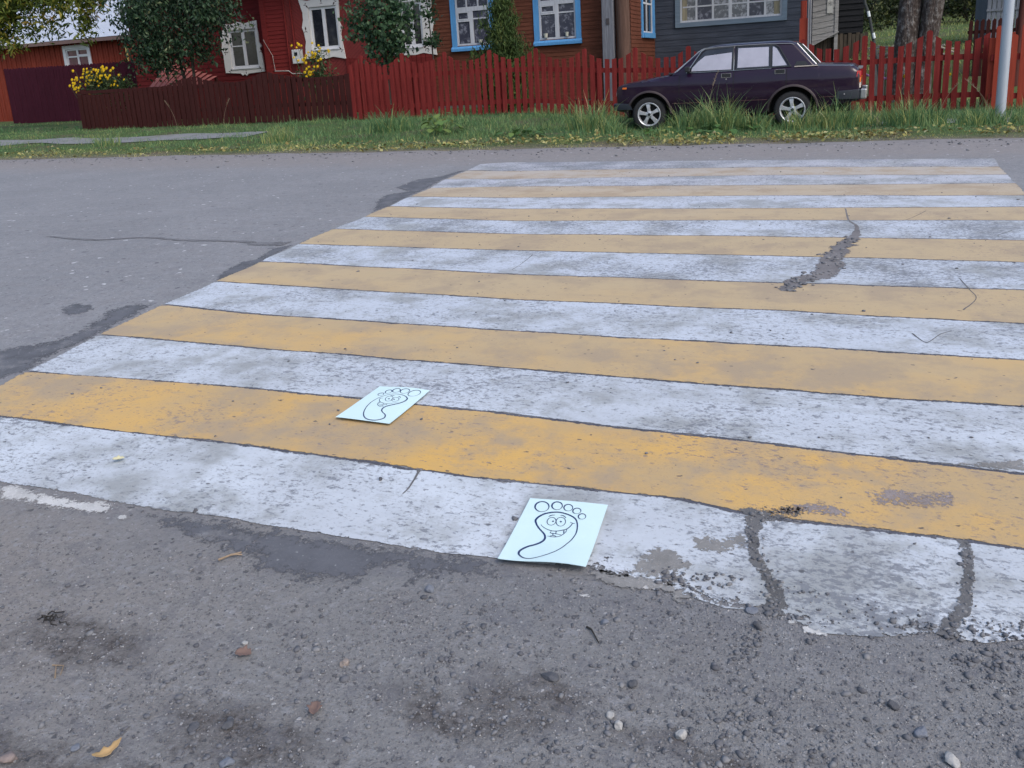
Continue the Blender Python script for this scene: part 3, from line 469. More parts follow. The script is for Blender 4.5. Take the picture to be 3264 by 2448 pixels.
for i in range(1, 15):       # dark tar line showing between neighbouring stripes
    y0 = LINES[i][0][1]; xs = np.arange(float(xl(y0))+.02, float(xr(y0))-.01, .04); ys = interp_line(LINES[i], xs); V = []; E = []
    for k, (x, y) in enumerate(zip(xs, ys)):
        y = y + wob(x, i)
        for dy, e in ((-.010,0),(0,1),(.010,0)): V.append((x, y+dy, .0012)); E.append(e)
    F = [(k*3+q, k*3+q+3, k*3+q+4, k*3+q+1) for k in range(len(xs)-1) for q in (0,1)]
    tag(np_mesh('stripe_seam', V, F, M_SEAM, attrs={'edge': E}), 'thin dark line between two stripes, ' + ['','the farthest one','second from the far verge','third from the far verge','fourth from the far verge','fifth from the far verge','sixth from the far verge','seventh from the far verge','eighth, just before the yellow one where the wide crack ends','ninth, just after that yellow stripe','tenth from the far verge','fourth from the camera','third from the camera','second from the camera, under the farther drawing','nearest to the camera'][i], 'road seam', 'dark lines between the stripes', 'structure')

def sheet(name, poly, z, mat, label, cat='road patch', inset=.05):
    """a flat patch on a fine grid; its 'edge' attribute is the distance to the rim over the inset, negative outside"""
    p = np.array(poly, float); q = np.roll(p, -1, 0); st = max(.006, inset/4); mg = inset*.5
    xs = np.arange(p[:,0].min()-mg, p[:,0].max()+mg, st); ys = np.arange(p[:,1].min()-mg, p[:,1].max()+mg, st)
    X, Y = np.meshgrid(xs, ys); P = np.stack([X.ravel(), Y.ravel()], -1); D = np.full(len(P), 1e9); ins = np.zeros(len(P), bool)
    for a, b in zip(p, q):
        d = b-a; t = np.clip(((P-a)@d)/max(1e-12, d@d), 0, 1); D = np.minimum(D, np.linalg.norm(P-a-t[:,None]*d, axis=1))
        c = ((a[1] > P[:,1]) != (b[1] > P[:,1])); xx = a[0] + (P[:,1]-a[1])/(b[1]-a[1]+1e-12)*(b[0]-a[0]); ins ^= c & (P[:,0] < xx)
    D = np.where(ins, D, -D); I = np.arange(len(P)).reshape(X.shape)
    F = np.stack([I[:-1,:-1], I[:-1,1:], I[1:,1:], I[1:,:-1]], -1).reshape(-1,4); F = F[D[F].max(1) > -mg]
    u, inv = np.unique(F, return_inverse=True)
    o = np_mesh(name, np.concatenate([P[u], np.full((len(u),1), z)], 1), inv.reshape(F.shape), mat, attrs={'edge': np.clip(D[u]/inset, -1, 1)})
    return tag(o, label, cat, kind='structure')

def ribbon(name, pts, w, z, mat, label, cat='road crack', jit=.25, sub=8):
    """a crack: a strip with uneven width, edge attribute 0 on both rims"""
    p = [Vector((x, y, 0)) for x, y in pts]; q = []
    for i in range(len(p)-1):
        a0, a1, a2, a3 = p[max(i-1,0)], p[i], p[i+1], p[min(i+2,len(p)-1)]
        for k in range(sub):
            t = k/sub; q.append(.5*((2*a1) + (a2-a0)*t + (2*a0-5*a1+4*a2-a3)*t*t + (-a0+3*a1-3*a2+a3)*t**3))
    q.append(p[-1]); V = []; E = []; n = len(q)
    if not hasattr(w, '__len__'): w = [w, w]
    for i, c in enumerate(q):
        d = (q[min(i+2,n-1)] - q[max(i-2,0)]).normalized(); s = Vector((-d.y, d.x, 0))
        t = i/(n-1); ww = float(np.interp(t, np.linspace(0,1,len(w)), w)); f = 1.0/max(.02, ww)
        ww *= 1 + min(jit,.3)*1.2*mnoise.noise(Vector((c.x*f*.35, c.y*f*.35, 3.1)))
        c2 = c + s * ww * .35 * mnoise.noise(Vector((c.x*f*.3, c.y*f*.3, 7.7)))
        for k, e in ((-.62,0),(-.3,1),(0,1),(.3,1),(.62,0)):
            V.append(c2 + s*ww*k + Vector((0,0,z))); E.append(e if 0 < i < n-1 else 0)
    F = [(i*5+k, i*5+k+1, i*5+k+6, i*5+k+5) for i in range(n-1) for k in range(4)]
    o = np_mesh(name, V, F, mat, attrs={'edge': E}); return tag(o, label, cat, kind='structure')

sheet('tar_patch', PATCH['fore'], .0011, M_TAR, 'dark smooth tar patch in front of the nearest white stripe', inset=.09)
sheet('tar_patch', PATCH['left'], .0011, M_TAR, 'long dark tar patch beside the left ends of the near stripes', inset=.11)
sheet('tar_patch', PATCH['blob'], .0011, M_TAR, 'small dark oval tar spot on the open road left of the crossing', inset=.06)
sheet('tar_patch', PATCH['strip'], .0011, M_TAR, 'narrow dark tar strip beside the left ends of the middle stripes', inset=.05)
sheet('tar_patch', PATCH['far'], .0011, M_TAR, 'bluish dark tar patch beside the left ends of the far stripes', inset=.10)
sheet('old_paint', SHOULDERLEFT, .0016, M_OLDPAINT, 'leftover rough white paint below the left end of the nearest stripe', 'road marking', .03)
for k, f in enumerate(FLAKES):
    sheet('paint_flake', f, .0017, M_OLDPAINT, ['long thin white paint flake right of the nearer drawing', 'tiny white paint flake in the grit under the nearer drawing', 'curled white paint flake below the first wide crack', 'broad ragged white paint flake between the two near cracks', 'single white paint flake at the left, off the tar patch'][k], 'road marking', .012)
ribbon('road_crack', CRACK1, [.008,.012,.025,.075,.095,.11,.12,.10,.08,.06], .0032, M_DIRT, 'wide dirt filled crack running across the middle stripes at the right')
cl = ['hairline crack branching right from the wide crack', 'thin dark crack across the stripes at the far right', 'short hairline crack in the middle of a white stripe', 'thin crack at the right end of a far white stripe', 'zigzag crack in a white stripe at the right', 'long dark seam across the open road left of the crossing', 'short dark crack beside the bluish tar patch', 'short crack in the nearest white stripe left of the nearer drawing']
for k, c in enumerate(CRACKS):
    ribbon('road_crack', c, [.03,.05,.03,.06,.04,.09,.14] if k == 5 else ([.006,.004,.003,.006] if k != 7 else [.024,.005,.004,.003]), .0034, M_WIDE if k == 5 else M_CRACK, cl[k], jit=.5)
ribbon('road_crack', BAND[0], [.075,.036,.020,.024,.022,.030,.036], .0032, M_GRIT, 'gritty broken band cutting the nearest white stripe, the left one of two', jit=.5)
ribbon('road_crack', BAND[1], [.024,.018,.020,.024,.030], .0032, M_GRIT, 'gritty broken band cutting the nearest white stripe, the right one of two', jit=.5)

for k, (pl, mt, ins, lb) in enumerate([
  ([(-.412,1.638),(-.405,1.708),(-.379,1.745),(-.33,1.738),(-.289,1.691),(-.32,1.661),(-.282,1.622),(-.331,1.619),(-.382,1.626),(-.472,1.612),(-.502,1.617)], M_BARE, .03, 'bare gritty bay worn into the front white stripe right of the nearer drawing'),
  ([(-.51,1.614),(-.446,1.62),(-.381,1.623),(-.316,1.612),(-.275,1.579),(-.283,1.554),(-.318,1.58),(-.355,1.587),(-.422,1.564),(-.492,1.582)], M_BARE, .02, 'bare strip along the lower edge of the front white stripe'),
  ([(-.315,1.815),(-.24,1.827),(-.205,1.856),(-.165,1.831),(-.198,1.794),(-.251,1.77),(-.292,1.767)], M_BARE, .03, 'worn patch just left of the first gritty band'),
  ([(.098,2.143),(.157,2.189),(.203,2.162),(.272,2.203),(.284,2.142),(.218,2.114),(.163,2.108),(.106,2.097)], M_SCUFF, .03, 'purplish scuffed patch in the near yellow stripe'),
  ([(-.071,2.043),(-.028,2.063),(.011,2.045),(.058,2.042),(.03,2.01),(-.027,2.014),(-.141,1.986)], M_SCUFF, .02, 'scuffed lower edge of the near yellow stripe'),
  ([(.318,2.378),(.493,2.45),(.482,2.386),(.395,2.37)], M_BARE, .02, 'dark chipped corner between the near yellow stripe and the next white one'),
  ([(-.208,1.967),(-.142,1.998),(-.065,2.019),(-.092,1.975),(-.137,1.933),(-.186,1.939)], M_GRIT, .03, 'grit filled hollow where the first band meets the yellow stripe')]):
    sheet('worn_patch', pl, .0029, mt, lb, 'worn patch', ins)

# pavement behind the verge, seen at both ends
def mat_path():
    N = NT('path_asphalt')
    c = N.mix(N.noise(4, 6, .65), (.15,.155,.165), (.22,.22,.225)); c = N.mix(N.math('MULTIPLY', N.step(N.noise(2.2, 5, .7), .5, .7), .6), c, (.10,.11,.06))
    return N.done(N.bsdf(c, .9, N.bump(N.noise(60, 5, .7), .5, .01)))
M_PATH = mat_path()
pys = np.linspace(14.35, 15.25, 8)
def pathz(X, Y): return H(X, Y) + .016
def path(x0, x1, lab):
    xs = np.arange(x0, x1, .3); X, Yg = np.meshgrid(xs, pys)
    Yg = Yg + .10*np.sin(X*1.3) + .07*np.sin(X*3.1+1)
    V = np.stack([X, Yg, pathz(X, Yg)], -1).reshape(-1,3); I = np.arange(len(V)).reshape(len(pys), len(xs))
    F = np.stack([I[:-1,:-1], I[:-1,1:], I[1:,1:], I[1:,:-1]], -1).reshape(-1,4)
    tag(np_mesh('path', V, F, M_PATH, smooth=True), lab, 'footpath', kind='structure')
path(-70, -11.8, 'narrow grey footpath in front of the dark brown fence')
path(-.6, 30, 'overgrown grey footpath around the pale metal post')

# ---------------------------------------------------------------- the two drawings on paper
M_PAPER = plain('paper', (.61,.775,.79), .6, .045, 14, .15, 25)
M_INK = plain('printed_ink', (.012,.028,.11), .6, .15, 30)
def paper(corners, ink, curl, label):
    c = np.array(corners); ctr = c.mean(0); d = (c[1]-c[0]) + (c[2]-c[3]); a = math.atan2(d[1], d[0])
    t = thing('paper_drawing', label, 'drawing', (ctr[0], ctr[1], .0105), a, 'foot drawings laid on the crossing')
    W2, H2 = .105, .1485
    def z(x, y): return curl(x / W2, y / H2)
    nx, ny = 14, 20; V = []; F = []
    for s in (0, -.0007):
        for j in range(ny+1):
            for i in range(nx+1):
                x = -W2 + 2*W2*i/nx; y = -H2 + 2*H2*j/ny; V.append((x, y, z(x, y) + s))
    k = (nx+1)*(ny+1)
    for j in range(ny):
        for i in range(nx):
            q = j*(nx+1)+i; F.append((q, q+1, q+nx+2, q+nx+1)); F.append((k+q, k+q+nx+1, k+q+nx+2, k+q+1))
    np_mesh('sheet', V, F, M_PAPER, t, smooth=True)
    V = []; F = []; n0 = 0; lay = 0
    for w, pts in ink:
        lay += 1
        closed = len(pts) > 8 and math.dist(pts[0], pts[-1]) < 1e-3
        p = pts[:-1] if closed else pts
        q = []; m = len(p)                       # Catmull-Rom through the traced points
        for i in range(m if closed else m-1):
            a0, a1, a2, a3 = (p[(i+o) % m] if closed else p[min(max(i+o,0), m-1)] for o in (-1,0,1,2))
            for s in range(4):
                t_ = s/4
                q.append(tuple(.5*((2*a1[e]) + (-a0[e]+a2[e])*t_ + (2*a0[e]-5*a1[e]+4*a2[e]-a3[e])*t_*t_ + (-a0[e]+3*a1[e]-3*a2[e]+a3[e])*t_**3) for e in (0,1)))
        if not closed: q.append(p[-1])
        n = len(q); b = len(V)
        for i, (x, y) in enumerate(q):
            i0, i1 = ((i-1) % n, (i+1) % n) if closed else (max(i-1,0), min(i+1,n-1))
            dx, dy = q[i1][0]-q[i0][0], q[i1][1]-q[i0][1]; L = math.hypot(dx, dy) or 1
            pen = (.0010 + w*.0017)*(1.0 + (.45 if w > .95 else .15)*math.sin(math.atan2(dy, dx)+.9))
            if not closed: pen *= .55 + .6*math.sin(math.pi*min(max(i/(n-1), .08), .92))
            nxn, nyn = -dy/L*pen*.5, dx/L*pen*.5
            zz = z(x, y) + .0005 + lay*.00001
            V += [(x+nxn, y+nyn, zz), (x-nxn, y-nyn, zz)]
        for i in range(n if closed else n-1):
            j = (i+1) % n; F.append((b+2*i, b+2*i+1, b+2*j+1, b+2*j))
    np_mesh('ink_drawing', V, F, M_INK, t)
    # pupils
    return t
paper(P1, INK1, lambda u, v: .011*max(0, -v-.2)**1.5*(1+.5*math.sin(u*2.5+.6)) + .0012*math.sin(2.2*u+v) + .0012,
      'nearer paper with a grinning foot, big toe left, on the front white stripe')
paper(P2, INK2, lambda u, v: .004*max(0, v)**2*(.6+.6*math.sin(u*2.4+1)) + .003*max(0,-v-.4)**1.5 + .001*math.cos(2*u-v) + .001,
      'farther paper with a grinning foot, big toe right, on the yellow stripe')

# ---------------------------------------------------------------- loose things on the near shoulder
M_STONE = {k: plain('stone_'+k, c, .85, .35, 60, .5, 120) for k, c in {'blue': (.15,.165,.20), 'dark': (.085,.087,.098), 'pale': (.36,.355,.35), 'red': (.21,.17,.16), 'tan': (.27,.225,.20)}.items()}
def stone_bm(r, sq, seed):
    bm = bmesh.new(); bmesh.ops.create_icosphere(bm, subdivisions=3, radius=1)
    cuts = [(Vector((random.gauss(0,1), random.gauss(0,1), random.gauss(0,.8))).normalized(), random.uniform(.55,.85)) for _ in range(9)]
    for v in bm.verts:
        for cn, cd in cuts:
            e = v.co.dot(cn) - cd
            if e > 0: v.co -= cn*e*.85
        n = mnoise.noise(v.co*1.1 + Vector((seed*7.1, 2, 3)))*.30 + mnoise.noise(v.co*3.7 + Vector((seed, 9, 1)))*.10
        v.co *= 1 + n
        v.co.x *= r; v.co.y *= r*.8; v.co.z *= r*sq
    return bm
def stone(xy, r, kind, label, sq=.6, seed=0, z=0):
    bm = stone_bm(r, sq, seed); me = bpy.data.meshes.new('stone'); bm.to_mesh(me); bm.free()
    me.polygons.foreach_set('use_smooth', [True]*len(me.polygons)); me.materials.append(M_STONE[kind])
    r *= 1.0
    o = bpy.data.objects.new('stone', me); COL.objects.link(o); o.location = (xy[0], xy[1], r*sq*.55 + z); o.rotation_euler = (0, 0, seed*1.7)
    tag(o, label, 'stone', 'loose stones around the near shoulder')
S = lambda k: FG[k][0]
stone(S('stone_edge'), .008, 'dark', 'small black stone on the front edge of the nearest stripe, above the tar patch', .8, 1)
stone(S('stone_blue'), .012, 'blue', 'rounded bluish stone at the lower rim of the tar patch, left of the nearer drawing', .8, 2)
stone(S('stone_blue2'), .011, 'blue', 'flat bluish stone near the bottom edge, left of the curled yellow leaf', .45, 3)
stone(S('stone_corner'), .019, 'red', 'reddish grey stone in the bottom left corner', .5, 4)
stone(S('stone_dark'), .008, 'dark', 'black pebble lying on the nearest white stripe left of its short crack', .7, 5, .004)
stone(S('grey3'), .013, 'blue', 'grey stone cut by the bottom edge right of the curled yellow leaf', .5, 6)
stone(S('pale1'), .008, 'pale', 'pale round pebble just above the brown leaf', .7, 7)
stone(S('pink'), .011, 'tan', 'pinkish pebble right of the brown leaf, beside the line of pebbles', .7, 8)
stone(S('dark1'), .016, 'dark', 'dark flat stone right of the bluish flat stone', .3, 9)
stone(S('dark2'), .014, 'dark', 'dark stone above the grey stone at the bottom edge', .5, 10)
stone(S('s1'), .018, 'dark', 'dark flat chip of asphalt under the thin black twig', .3, 11)
stone(S('s2'), .010, 'pale', 'whitish round pebble in the middle of the gravel at the bottom', .8, 12)
stone(S('s3'), .009, 'pale', 'pale pebble just left of the whitish round one in the gravel', .7, 13)
stone(S('s4'), .011, 'dark', 'dark pebble above the pale pebbles in the gravel', .7, 14)
stone(S('s5'), .009, 'blue', 'dark blue pebble right of the thin black twig', .7, 15)
stone(S('s6'), .012, 'dark', 'black stone below the broad ragged end of the first cracked block', .7, 16)
stone(S('s7'), .016, 'blue', 'bluish chip of asphalt at the lower edge of the cracked stripe', .3, 17)
stone(S('s9'), .016, 'pale', 'pale grey stone at the bottom right', .5, 18)
stone(S('s8'), .012, 'pale', 'light angular stone at the bottom right of the centre', .8, 19)
stone(S('s10'), .012, 'dark', 'dark stone in the gravel below the second crack band', .6, 20)
stone(S('s11'), .016, 'blue', 'bluish flat stone low at the right in the gravel', .4, 21)

M_TWIG = plain('dry_twig', (.27,.20,.135), .85, .4, 40); M_TWIGD = plain('black_twig', (.03,.027,.025), .9, .3, 40)
def twig(paths, r, mat, name, label):
    m = MB()
    for p in paths: m.tube(p, [r*(1-.5*i/(len(p)-1)) for i in range(len(p))], 6)
    tag(m.build(name, mat, smooth=60), label, 'twig', 'twigs on the near shoulder')
a, b, c = FG['twig']; twig([[(*a,.006), (*b,.008), (*c,.005)], [(b[0],b[1],.008), (b[0]+.012,b[1]+.004,.010), (b[0]+.022,b[1]+.014,.004)]], .0032, M_TWIG, 'twig', 'tan broken twig lying below the dark tar patch')
a, b, c = FG['twig2']; twig([[(a[0],a[1],.003), (b[0],b[1],.006)], [(b[0]-.008,b[1]-.002,.005), (b[0]+.016,b[1]+.004,.005), (c[0],c[1],.003)]], .0018, M_TWIG, 'twig', 'small forked pale twig on the dirt at the left')
a, b = FG['twig3']; twig([[(a[0]-.012,a[1]+.006,.004), (a[0],a[1],.005), (b[0],b[1],.004)]], .0025, M_TWIGD, 'twig', 'thin black twig in the grit under the nearer drawing')
rr = FG['roots']; mR = []
for k in range(9):
    x0 = rr[0][0] + (rr[2][0]-rr[0][0])*random.random(); y0 = rr[1][1] + random.uniform(-.012,.012); p = [(x0, y0, .002)]
    for s in range(5): p.append((p[-1][0]+random.uniform(-.006,.014), p[-1][1]+random.uniform(-.009,.009), .003+random.random()*.010))
    mR.append(p)
twig(mR, .0016, M_TWIGD, 'root_tangle', 'dark tangle of dried roots on the dirt at the left')

def leaf_mesh(name, length, width, curl, mat, loc, rz, label, n=10, wav=.2, z=.004):
    V = []; F = []
    for i in range(n+1):
        t = i/n; w = width*.5*math.sin(math.pi*min(1, t*.92+.06))**.8*(1+wav*math.sin(t*17)+.12*math.sin(t*41))
        bend = curl*(t-.5)**2*4
        for k in (-1, -.5, 0, .5, 1):
            V.append((length*(t-.5), w*k + .18*length*math.sin(t*2.2)*.4, bend + abs(k)*w*.55 + .0006*math.sin(k*4+t*9)))
    for i in range(n):
        for k in range(4): q = i*5+k; F.append((q, q+1, q+6, q+5))
    o = np_mesh(name, V, F, mat, smooth=True); o.location = (loc[0], loc[1], z); o.rotation_euler = (.05, .08, rz)
    sdm = o.modifiers.new('thick', 'SOLIDIFY'); sdm.thickness = .0006
    return tag(o, label, 'leaf', 'single fallen leaves on the road')
M_LB = plain('brown_leaf', (.165,.108,.09), .8, .3, 60); M_LY = plain('tan_leaf', (.42,.28,.13), .7, .25, 50); M_LP = plain('pale_leaf', (.55,.52,.33), .7, .2, 50)
cl_ = FG['leaf_curl']
leaf_mesh('fallen_leaf', .052, .020, .016, M_LY, cl_[1], 1.25, 'curled yellowish tan leaf at the bottom left', z=.006)
leaf_mesh('fallen_leaf', .034, .026, .003, M_LB, FG['leaf_brown'][0], .2, 'small reddish brown leaf on the bare dirt')
leaf_mesh('fallen_leaf', .036, .024, .003, M_LB, FG['leaf_brown2'][0], 1.9, 'brown crumpled leaf on the dirt near the bottom centre')
leaf_mesh('fallen_leaf', .034, .024, .004, M_LP, FG['leaf_pale'][0], .7, 'pale yellow leaf on the nearest white stripe', z=.009)

# gravel: thousands of pebbles nobody could count, one object
def pebbles(P, R, sq, sub=1):
    base = bmesh.new(); bmesh.ops.create_icosphere(base, subdivisions=sub, radius=1)
    bv = np.array([v.co[:] for v in base.verts]); bf = np.array([[v.index for v in f.verts] for f in base.faces]); base.free()
    n = len(P); nv = len(bv)
    ax = np.stack([rng.uniform(.8,1.25,n), rng.uniform(.65,1.0,n), sq*rng.uniform(.7,1.2,n)], -1)
    jit = 1 + rng.normal(0, .17 if sub > 1 else .19, (n, nv, 1))
    v = bv[None]*jit*ax[:,None,:]*R[:,None,None]
    a = rng.uniform(0, 6.28, n); c, s = np.cos(a)[:,None], np.sin(a)[:,None]
    v = np.stack([v[...,0]*c - v[...,1]*s, v[...,0]*s + v[...,1]*c, v[...,2]], -1)
    v += np.concatenate([P, (R*sq*.35)[:,None]], 1)[:,None,:]
    tint = np.repeat(np.clip(rng.random(n)*.85 + (R < .0022)*.15*rng.random(n), 0, 1), nv)
    F = (bf[None] + (np.arange(n)*nv)[:,None,None]).reshape(-1,3)
    return v.reshape(-1,3), F, tint
def mat_gravel():
    N = NT('gravel'); c = N.ramp(N.attr('tint'), [(0,(.045,.048,.062)),(.35,(.095,.10,.118)),(.6,(.17,.173,.186)),(.8,(.26,.257,.262)),(.93,(.40,.395,.40)),(1,(.56,.55,.55))])
    c = N.mix(.25, c, N.mix(N.noise(160, 3, .6), (.05,.05,.055), (.35,.34,.34)))
    return N.done(N.bsdf(c, .85, N.bump(N.noise(200, 3, .6), .4, .003)))
def dens(x, y):
    d = .25 + 1.2*max(0, mnoise.noise(Vector((x*3.2, y*3.2, 1.5))))**1.3
    d *= .25 + .75*float(sst(-1.2, -.2, x)) + .35*float(sst(1.25, .9, y))
    return d
pts = []
while len(pts) < 7000:
    x = random.uniform(-1.9, .75); y = random.uniform(.72, 1.68)
    if y > 1.6 and x < -.15: continue
    if y > 1.40 + .08*mnoise.noise(Vector((x*4, 0, 0))) and x < -.72 and random.random() < .85: continue
    if random.random() < dens(x, y): pts.append((x, y))
def along(poly, n, sp):
    for _ in range(n):
        i = random.randrange(len(poly)-1); t = random.random(); a, b = poly[i], poly[i+1]
        pts.append((a[0]+(b[0]-a[0])*t + random.gauss(0, sp), a[1]+(b[1]-a[1])*t + random.gauss(0, sp)))
n1 = len(pts)
along(FG['line1'][:4], 60, .010); along(FG['line1'][3:], 40, .04); along(FG['line2'], 55, .012); along(FG['line3'], 40, .014)
along(BAND[0], 75, .011); along(BAND[1], 45, .009); along(FG['dark_area'], 60, .06); along([(-.35,1.62),(-.18,1.66)], 60, .02)
P = np.array(pts); R = np.exp(rng.normal(math.log(.0026), .55, len(P))); R[n1:] = np.exp(rng.normal(math.log(.0042), .38, len(P)-n1)); R = np.clip(R, .001, .0085)
big_ = R > .0042
va, fa, ta = pebbles(P[big_], R[big_], .55, 1); vb, fb, tb = pebbles(P[~big_], R[~big_], .65, 1)
for q in (va, vb): q[:,2] += np.where((q[:,1] > 1.575) & (q[:,0] > -.4), .0026, 0)
gp = []
while len(gp) < 30000:
    x = random.uniform(-1.95, .8); y = random.uniform(.72, 1.66)
    if y > 1.40 + .08*mnoise.noise(Vector((x*4, 0, 0))) and x < -.72 and random.random() < .9: continue
    if y > 1.58 and x < -.1: continue
    if random.random() < .35 + .9*max(-.3, mnoise.noise(Vector((x*4.2, y*4.2, 6.5)))) + .35*float(sst(-1.3, -.1, x)): gp.append((x, y))
gp = np.array(gp); vc, fc, tc = pebbles(gp, np.clip(np.exp(rng.normal(math.log(.00125), .35, len(gp))), .0006, .0026), .75, 1)
v = np.concatenate([va, vb, vc]); f = np.concatenate([fa, fb+len(va), fc+len(va)+len(vb)]); t = np.concatenate([ta*.8, tb*.9, np.clip(tc*1.05, 0, 1)])
tag(np_mesh('gravel', v, f, mat_gravel(), attrs={'tint': t}, smooth=False), 'loose gravel and grit scattered over the near shoulder', 'gravel', kind='stuff')

# bits of dirt and broken asphalt along the far verge, crumbs on the crossing
P = np.stack([rng.uniform(-16, 4, 700), 11.45 - np.abs(rng.normal(0, .45, 700))], -1); R = np.clip(np.exp(rng.normal(math.log(.010), .5, 700)), .004, .035)
P2_ = np.stack([rng.uniform(-3.6, 1.2, 260), rng.uniform(1.6, 9.4, 260)], -1); R2 = np.exp(rng.normal(math.log(.0050), .35, 260))
pts = []; along(CRACK1[3:], 120, .035); P2_ = np.concatenate([P2_, np.array(pts)]); R2 = np.concatenate([R2, np.exp(rng.normal(math.log(.009), .4, len(pts)))])
v, f, t = pebbles(np.concatenate([P, P2_]), np.concatenate([R, R2]), .4)
v[:,2] += .004
tag(np_mesh('road_debris', v, f, mat_gravel(), attrs={'tint': .25 + t*.5}, smooth=False), 'crumbs of earth and asphalt along the far road edge and on the stripes', 'debris', kind='stuff')

# ---------------------------------------------------------------- grass
def blades(n, xy, h, w, lean, col, zf=hz, seg=3, dirs=None):
    """grass blades as bent tapering strips; returns V, F(quads), tint"""
    x, y = xy[:,0], xy[:,1]; z = H(x, y)
    a = rng.uniform(0, 2*np.pi, n) if dirs is None else dirs
    fa = rng.uniform(0, np.pi, n); V = []
    for s in range(seg+1):
        t = s/seg; wd = w*(1-t)**.7*.5 + .0006
        off = lean*h*t**2
        cx = x + np.cos(a)*off; cy = y + np.sin(a)*off; cz = z - .01 + h*t*(1-.25*lean*t)
        V.append(np.stack([cx - np.cos(fa)*wd, cy - np.sin(fa)*wd, cz], -1)); V.append(np.stack([cx + np.cos(fa)*wd, cy + np.sin(fa)*wd, cz], -1))
    V = np.stack(V, 1)                                   # n, 2*(seg+1), 3
    k = 2*(seg+1); b = (np.arange(n)*k)[:,None,None]
    q = np.array([[2*s, 2*s+1, 2*s+3, 2*s+2] for s in range(seg)])[None]
    return V.reshape(-1,3), (b+q).reshape(-1,4), np.repeat(col, k)
M_GRASS = mat_leaf('grass_blades', [(0,(.032,.080,.034)),(.3,(.080,.175,.070)),(.5,(.165,.275,.115)),(.7,(.33,.36,.12)),(.85,(.45,.41,.16)),(1,(.52,.46,.28))], .25)
def on_path(x, y):
    return ((y > 14.3 + .12*np.sin(x*1.3)) & (y < 15.25 + .12*np.sin(x*2.1)) & ((x < -12.2 + .8*np.sin(y*3)) | ((x > -.35) & (x < 1.0)) | (x > 1.9)))
n = 90000
X = rng.uniform(-26, 5, n); Yy = 11.75 + (17.9-11.75)*rng.random(n)**1.25
nz = np.array([mnoise.noise(Vector((a*.9, b*.9, 2))) for a, b in zip(X, Yy)])
edge = 11.85 + .22*np.array([mnoise.noise(Vector((a*1.1, 0, 6))) for a in X])
keep = (Yy > edge) & ~(on_path(X, Yy) & (rng.random(n) > .33 + .35*(nz > .0))) & (rng.random(n) < .45 + .5*sst(11.9, 12.6, Yy) + nz*.4)
X, Yy, nz = X[keep], Yy[keep], nz[keep]; n = len(X)
hgt = (.030 + .060*sst(12.2, 13.8, Yy) + .03*sst(13.2, 14, Yy)*(X > -9)) * np.exp(rng.normal(0, .35, n)) * (1 + .5*nz)
hgt *= np.where(X < -13, .7, 1) * (.75 + .8*np.clip(np.array([mnoise.noise(Vector((a*1.9, b*1.9, 9))) for a, b in zip(X, Yy)]), -.4, 1))
yel = .36 + .42*sst(13.5, 12.1, Yy) + rng.normal(0, .15, n) + .22*nz
v, f, t = blades(n, np.stack([X, Yy], -1), np.clip(hgt, .02, .3), rng.uniform(.006,.012,n), rng.uniform(.1,.9,n), np.clip(yel, 0, 1))
tag(np_mesh('grass', v, f, M_GRASS, attrs={'tint': t}), 'short green grass strip along the far side of the road', 'grass', kind='stuff')
# garden lawns and weeds behind the fences
n = 34000
X = rng.uniform(-9, 10, n); Yy = 18.1 + 27*rng.random(n)**1.1
X[-5000:] = rng.uniform(-32, -20, 5000); Yy[-5000:] = rng.uniform(17.5, 24.5, 5000)
nz = np.array([mnoise.noise(Vector((a*.5, b*.5, 4))) for a, b in zip(X, Yy)])
hh = np.where(X < -19, .45, 1)*(.07 + .06*(nz > .1) + .25*sst(19.8, 18.2, Yy)*rng.random(n)) * np.exp(rng.normal(0, .3, n))
v, f, t = blades(n, np.stack([X, Yy], -1), hh, rng.uniform(.012,.03,n), rng.uniform(.1,.8,n), np.clip(.60 + .2*nz + rng.normal(0, .1, n) - .2*sst(21, 18.5, Yy) - .25*(X < -19), 0, .75), seg=2)
tag(np_mesh('garden_grass', v, f, M_GRASS, attrs={'tint': t}), 'bright green lawn and weeds in the garden behind the red fence', 'grass', kind='stuff')

# taller tufts
def tuft(x, y, r, h, nb, label, tint=.42, wide=.014, z0=None):
    rad = r*np.sqrt(rng.random(nb)); an = rng.uniform(0, 6.28, nb)
    px_, py_ = rad*np.cos(an), rad*np.sin(an)
    hh = h*np.clip(1.05 - .45*(rad/r)**2, .3, 1.2)*np.exp(rng.normal(-.12, .25, nb))
    v, f, t = blades(nb, np.stack([px_+x, py_+y], -1), hh, rng.uniform(wide*.6, wide*1.3, nb), rng.uniform(.08, .75, nb), np.clip(tint + .02 + rng.normal(0, .17, nb) + .25*(rng.random(nb) > .92), 0, 1), seg=4, dirs=an + rng.normal(0, 1.3, nb))
    zb = hz(x, y); v = v - np.array([x, y, zb])
    o = np_mesh('grass_tussock', v, f, M_GRASS, attrs={'tint': t}); o.location = (x, y, zb)
    tag(o, label, 'grass tussock', 'tall grass tussocks on the verge')
tuft(-15.0, 13.8, .28, .34, 150, 'small grass tussock on the grey path in front of the brown fence', .45)
tuft(-10.4, 13.75, .35, .34, 220, 'arching grass tussock in front of the right half of the brown fence', .5)
tuft(-8.6, 15.0, .48, .40, 380, 'broad dark tussock where the brown and red fences meet', .36)
tuft(-4.25, 14.6, .45, .56, 380, 'tall stiff tussock in front of the car nose', .44)
tuft(-3.75, 14.15, .30, .30, 200, 'low tussock in front of the front wheel arch', .42)
tuft(-2.42, 14.35, .40, .50, 380, 'tall tussock in front of the front door, just behind the front wheel', .44)
tuft(-1.95, 14.3, .40, .58, 420, 'tall tussock in front of the middle of the car', .46)
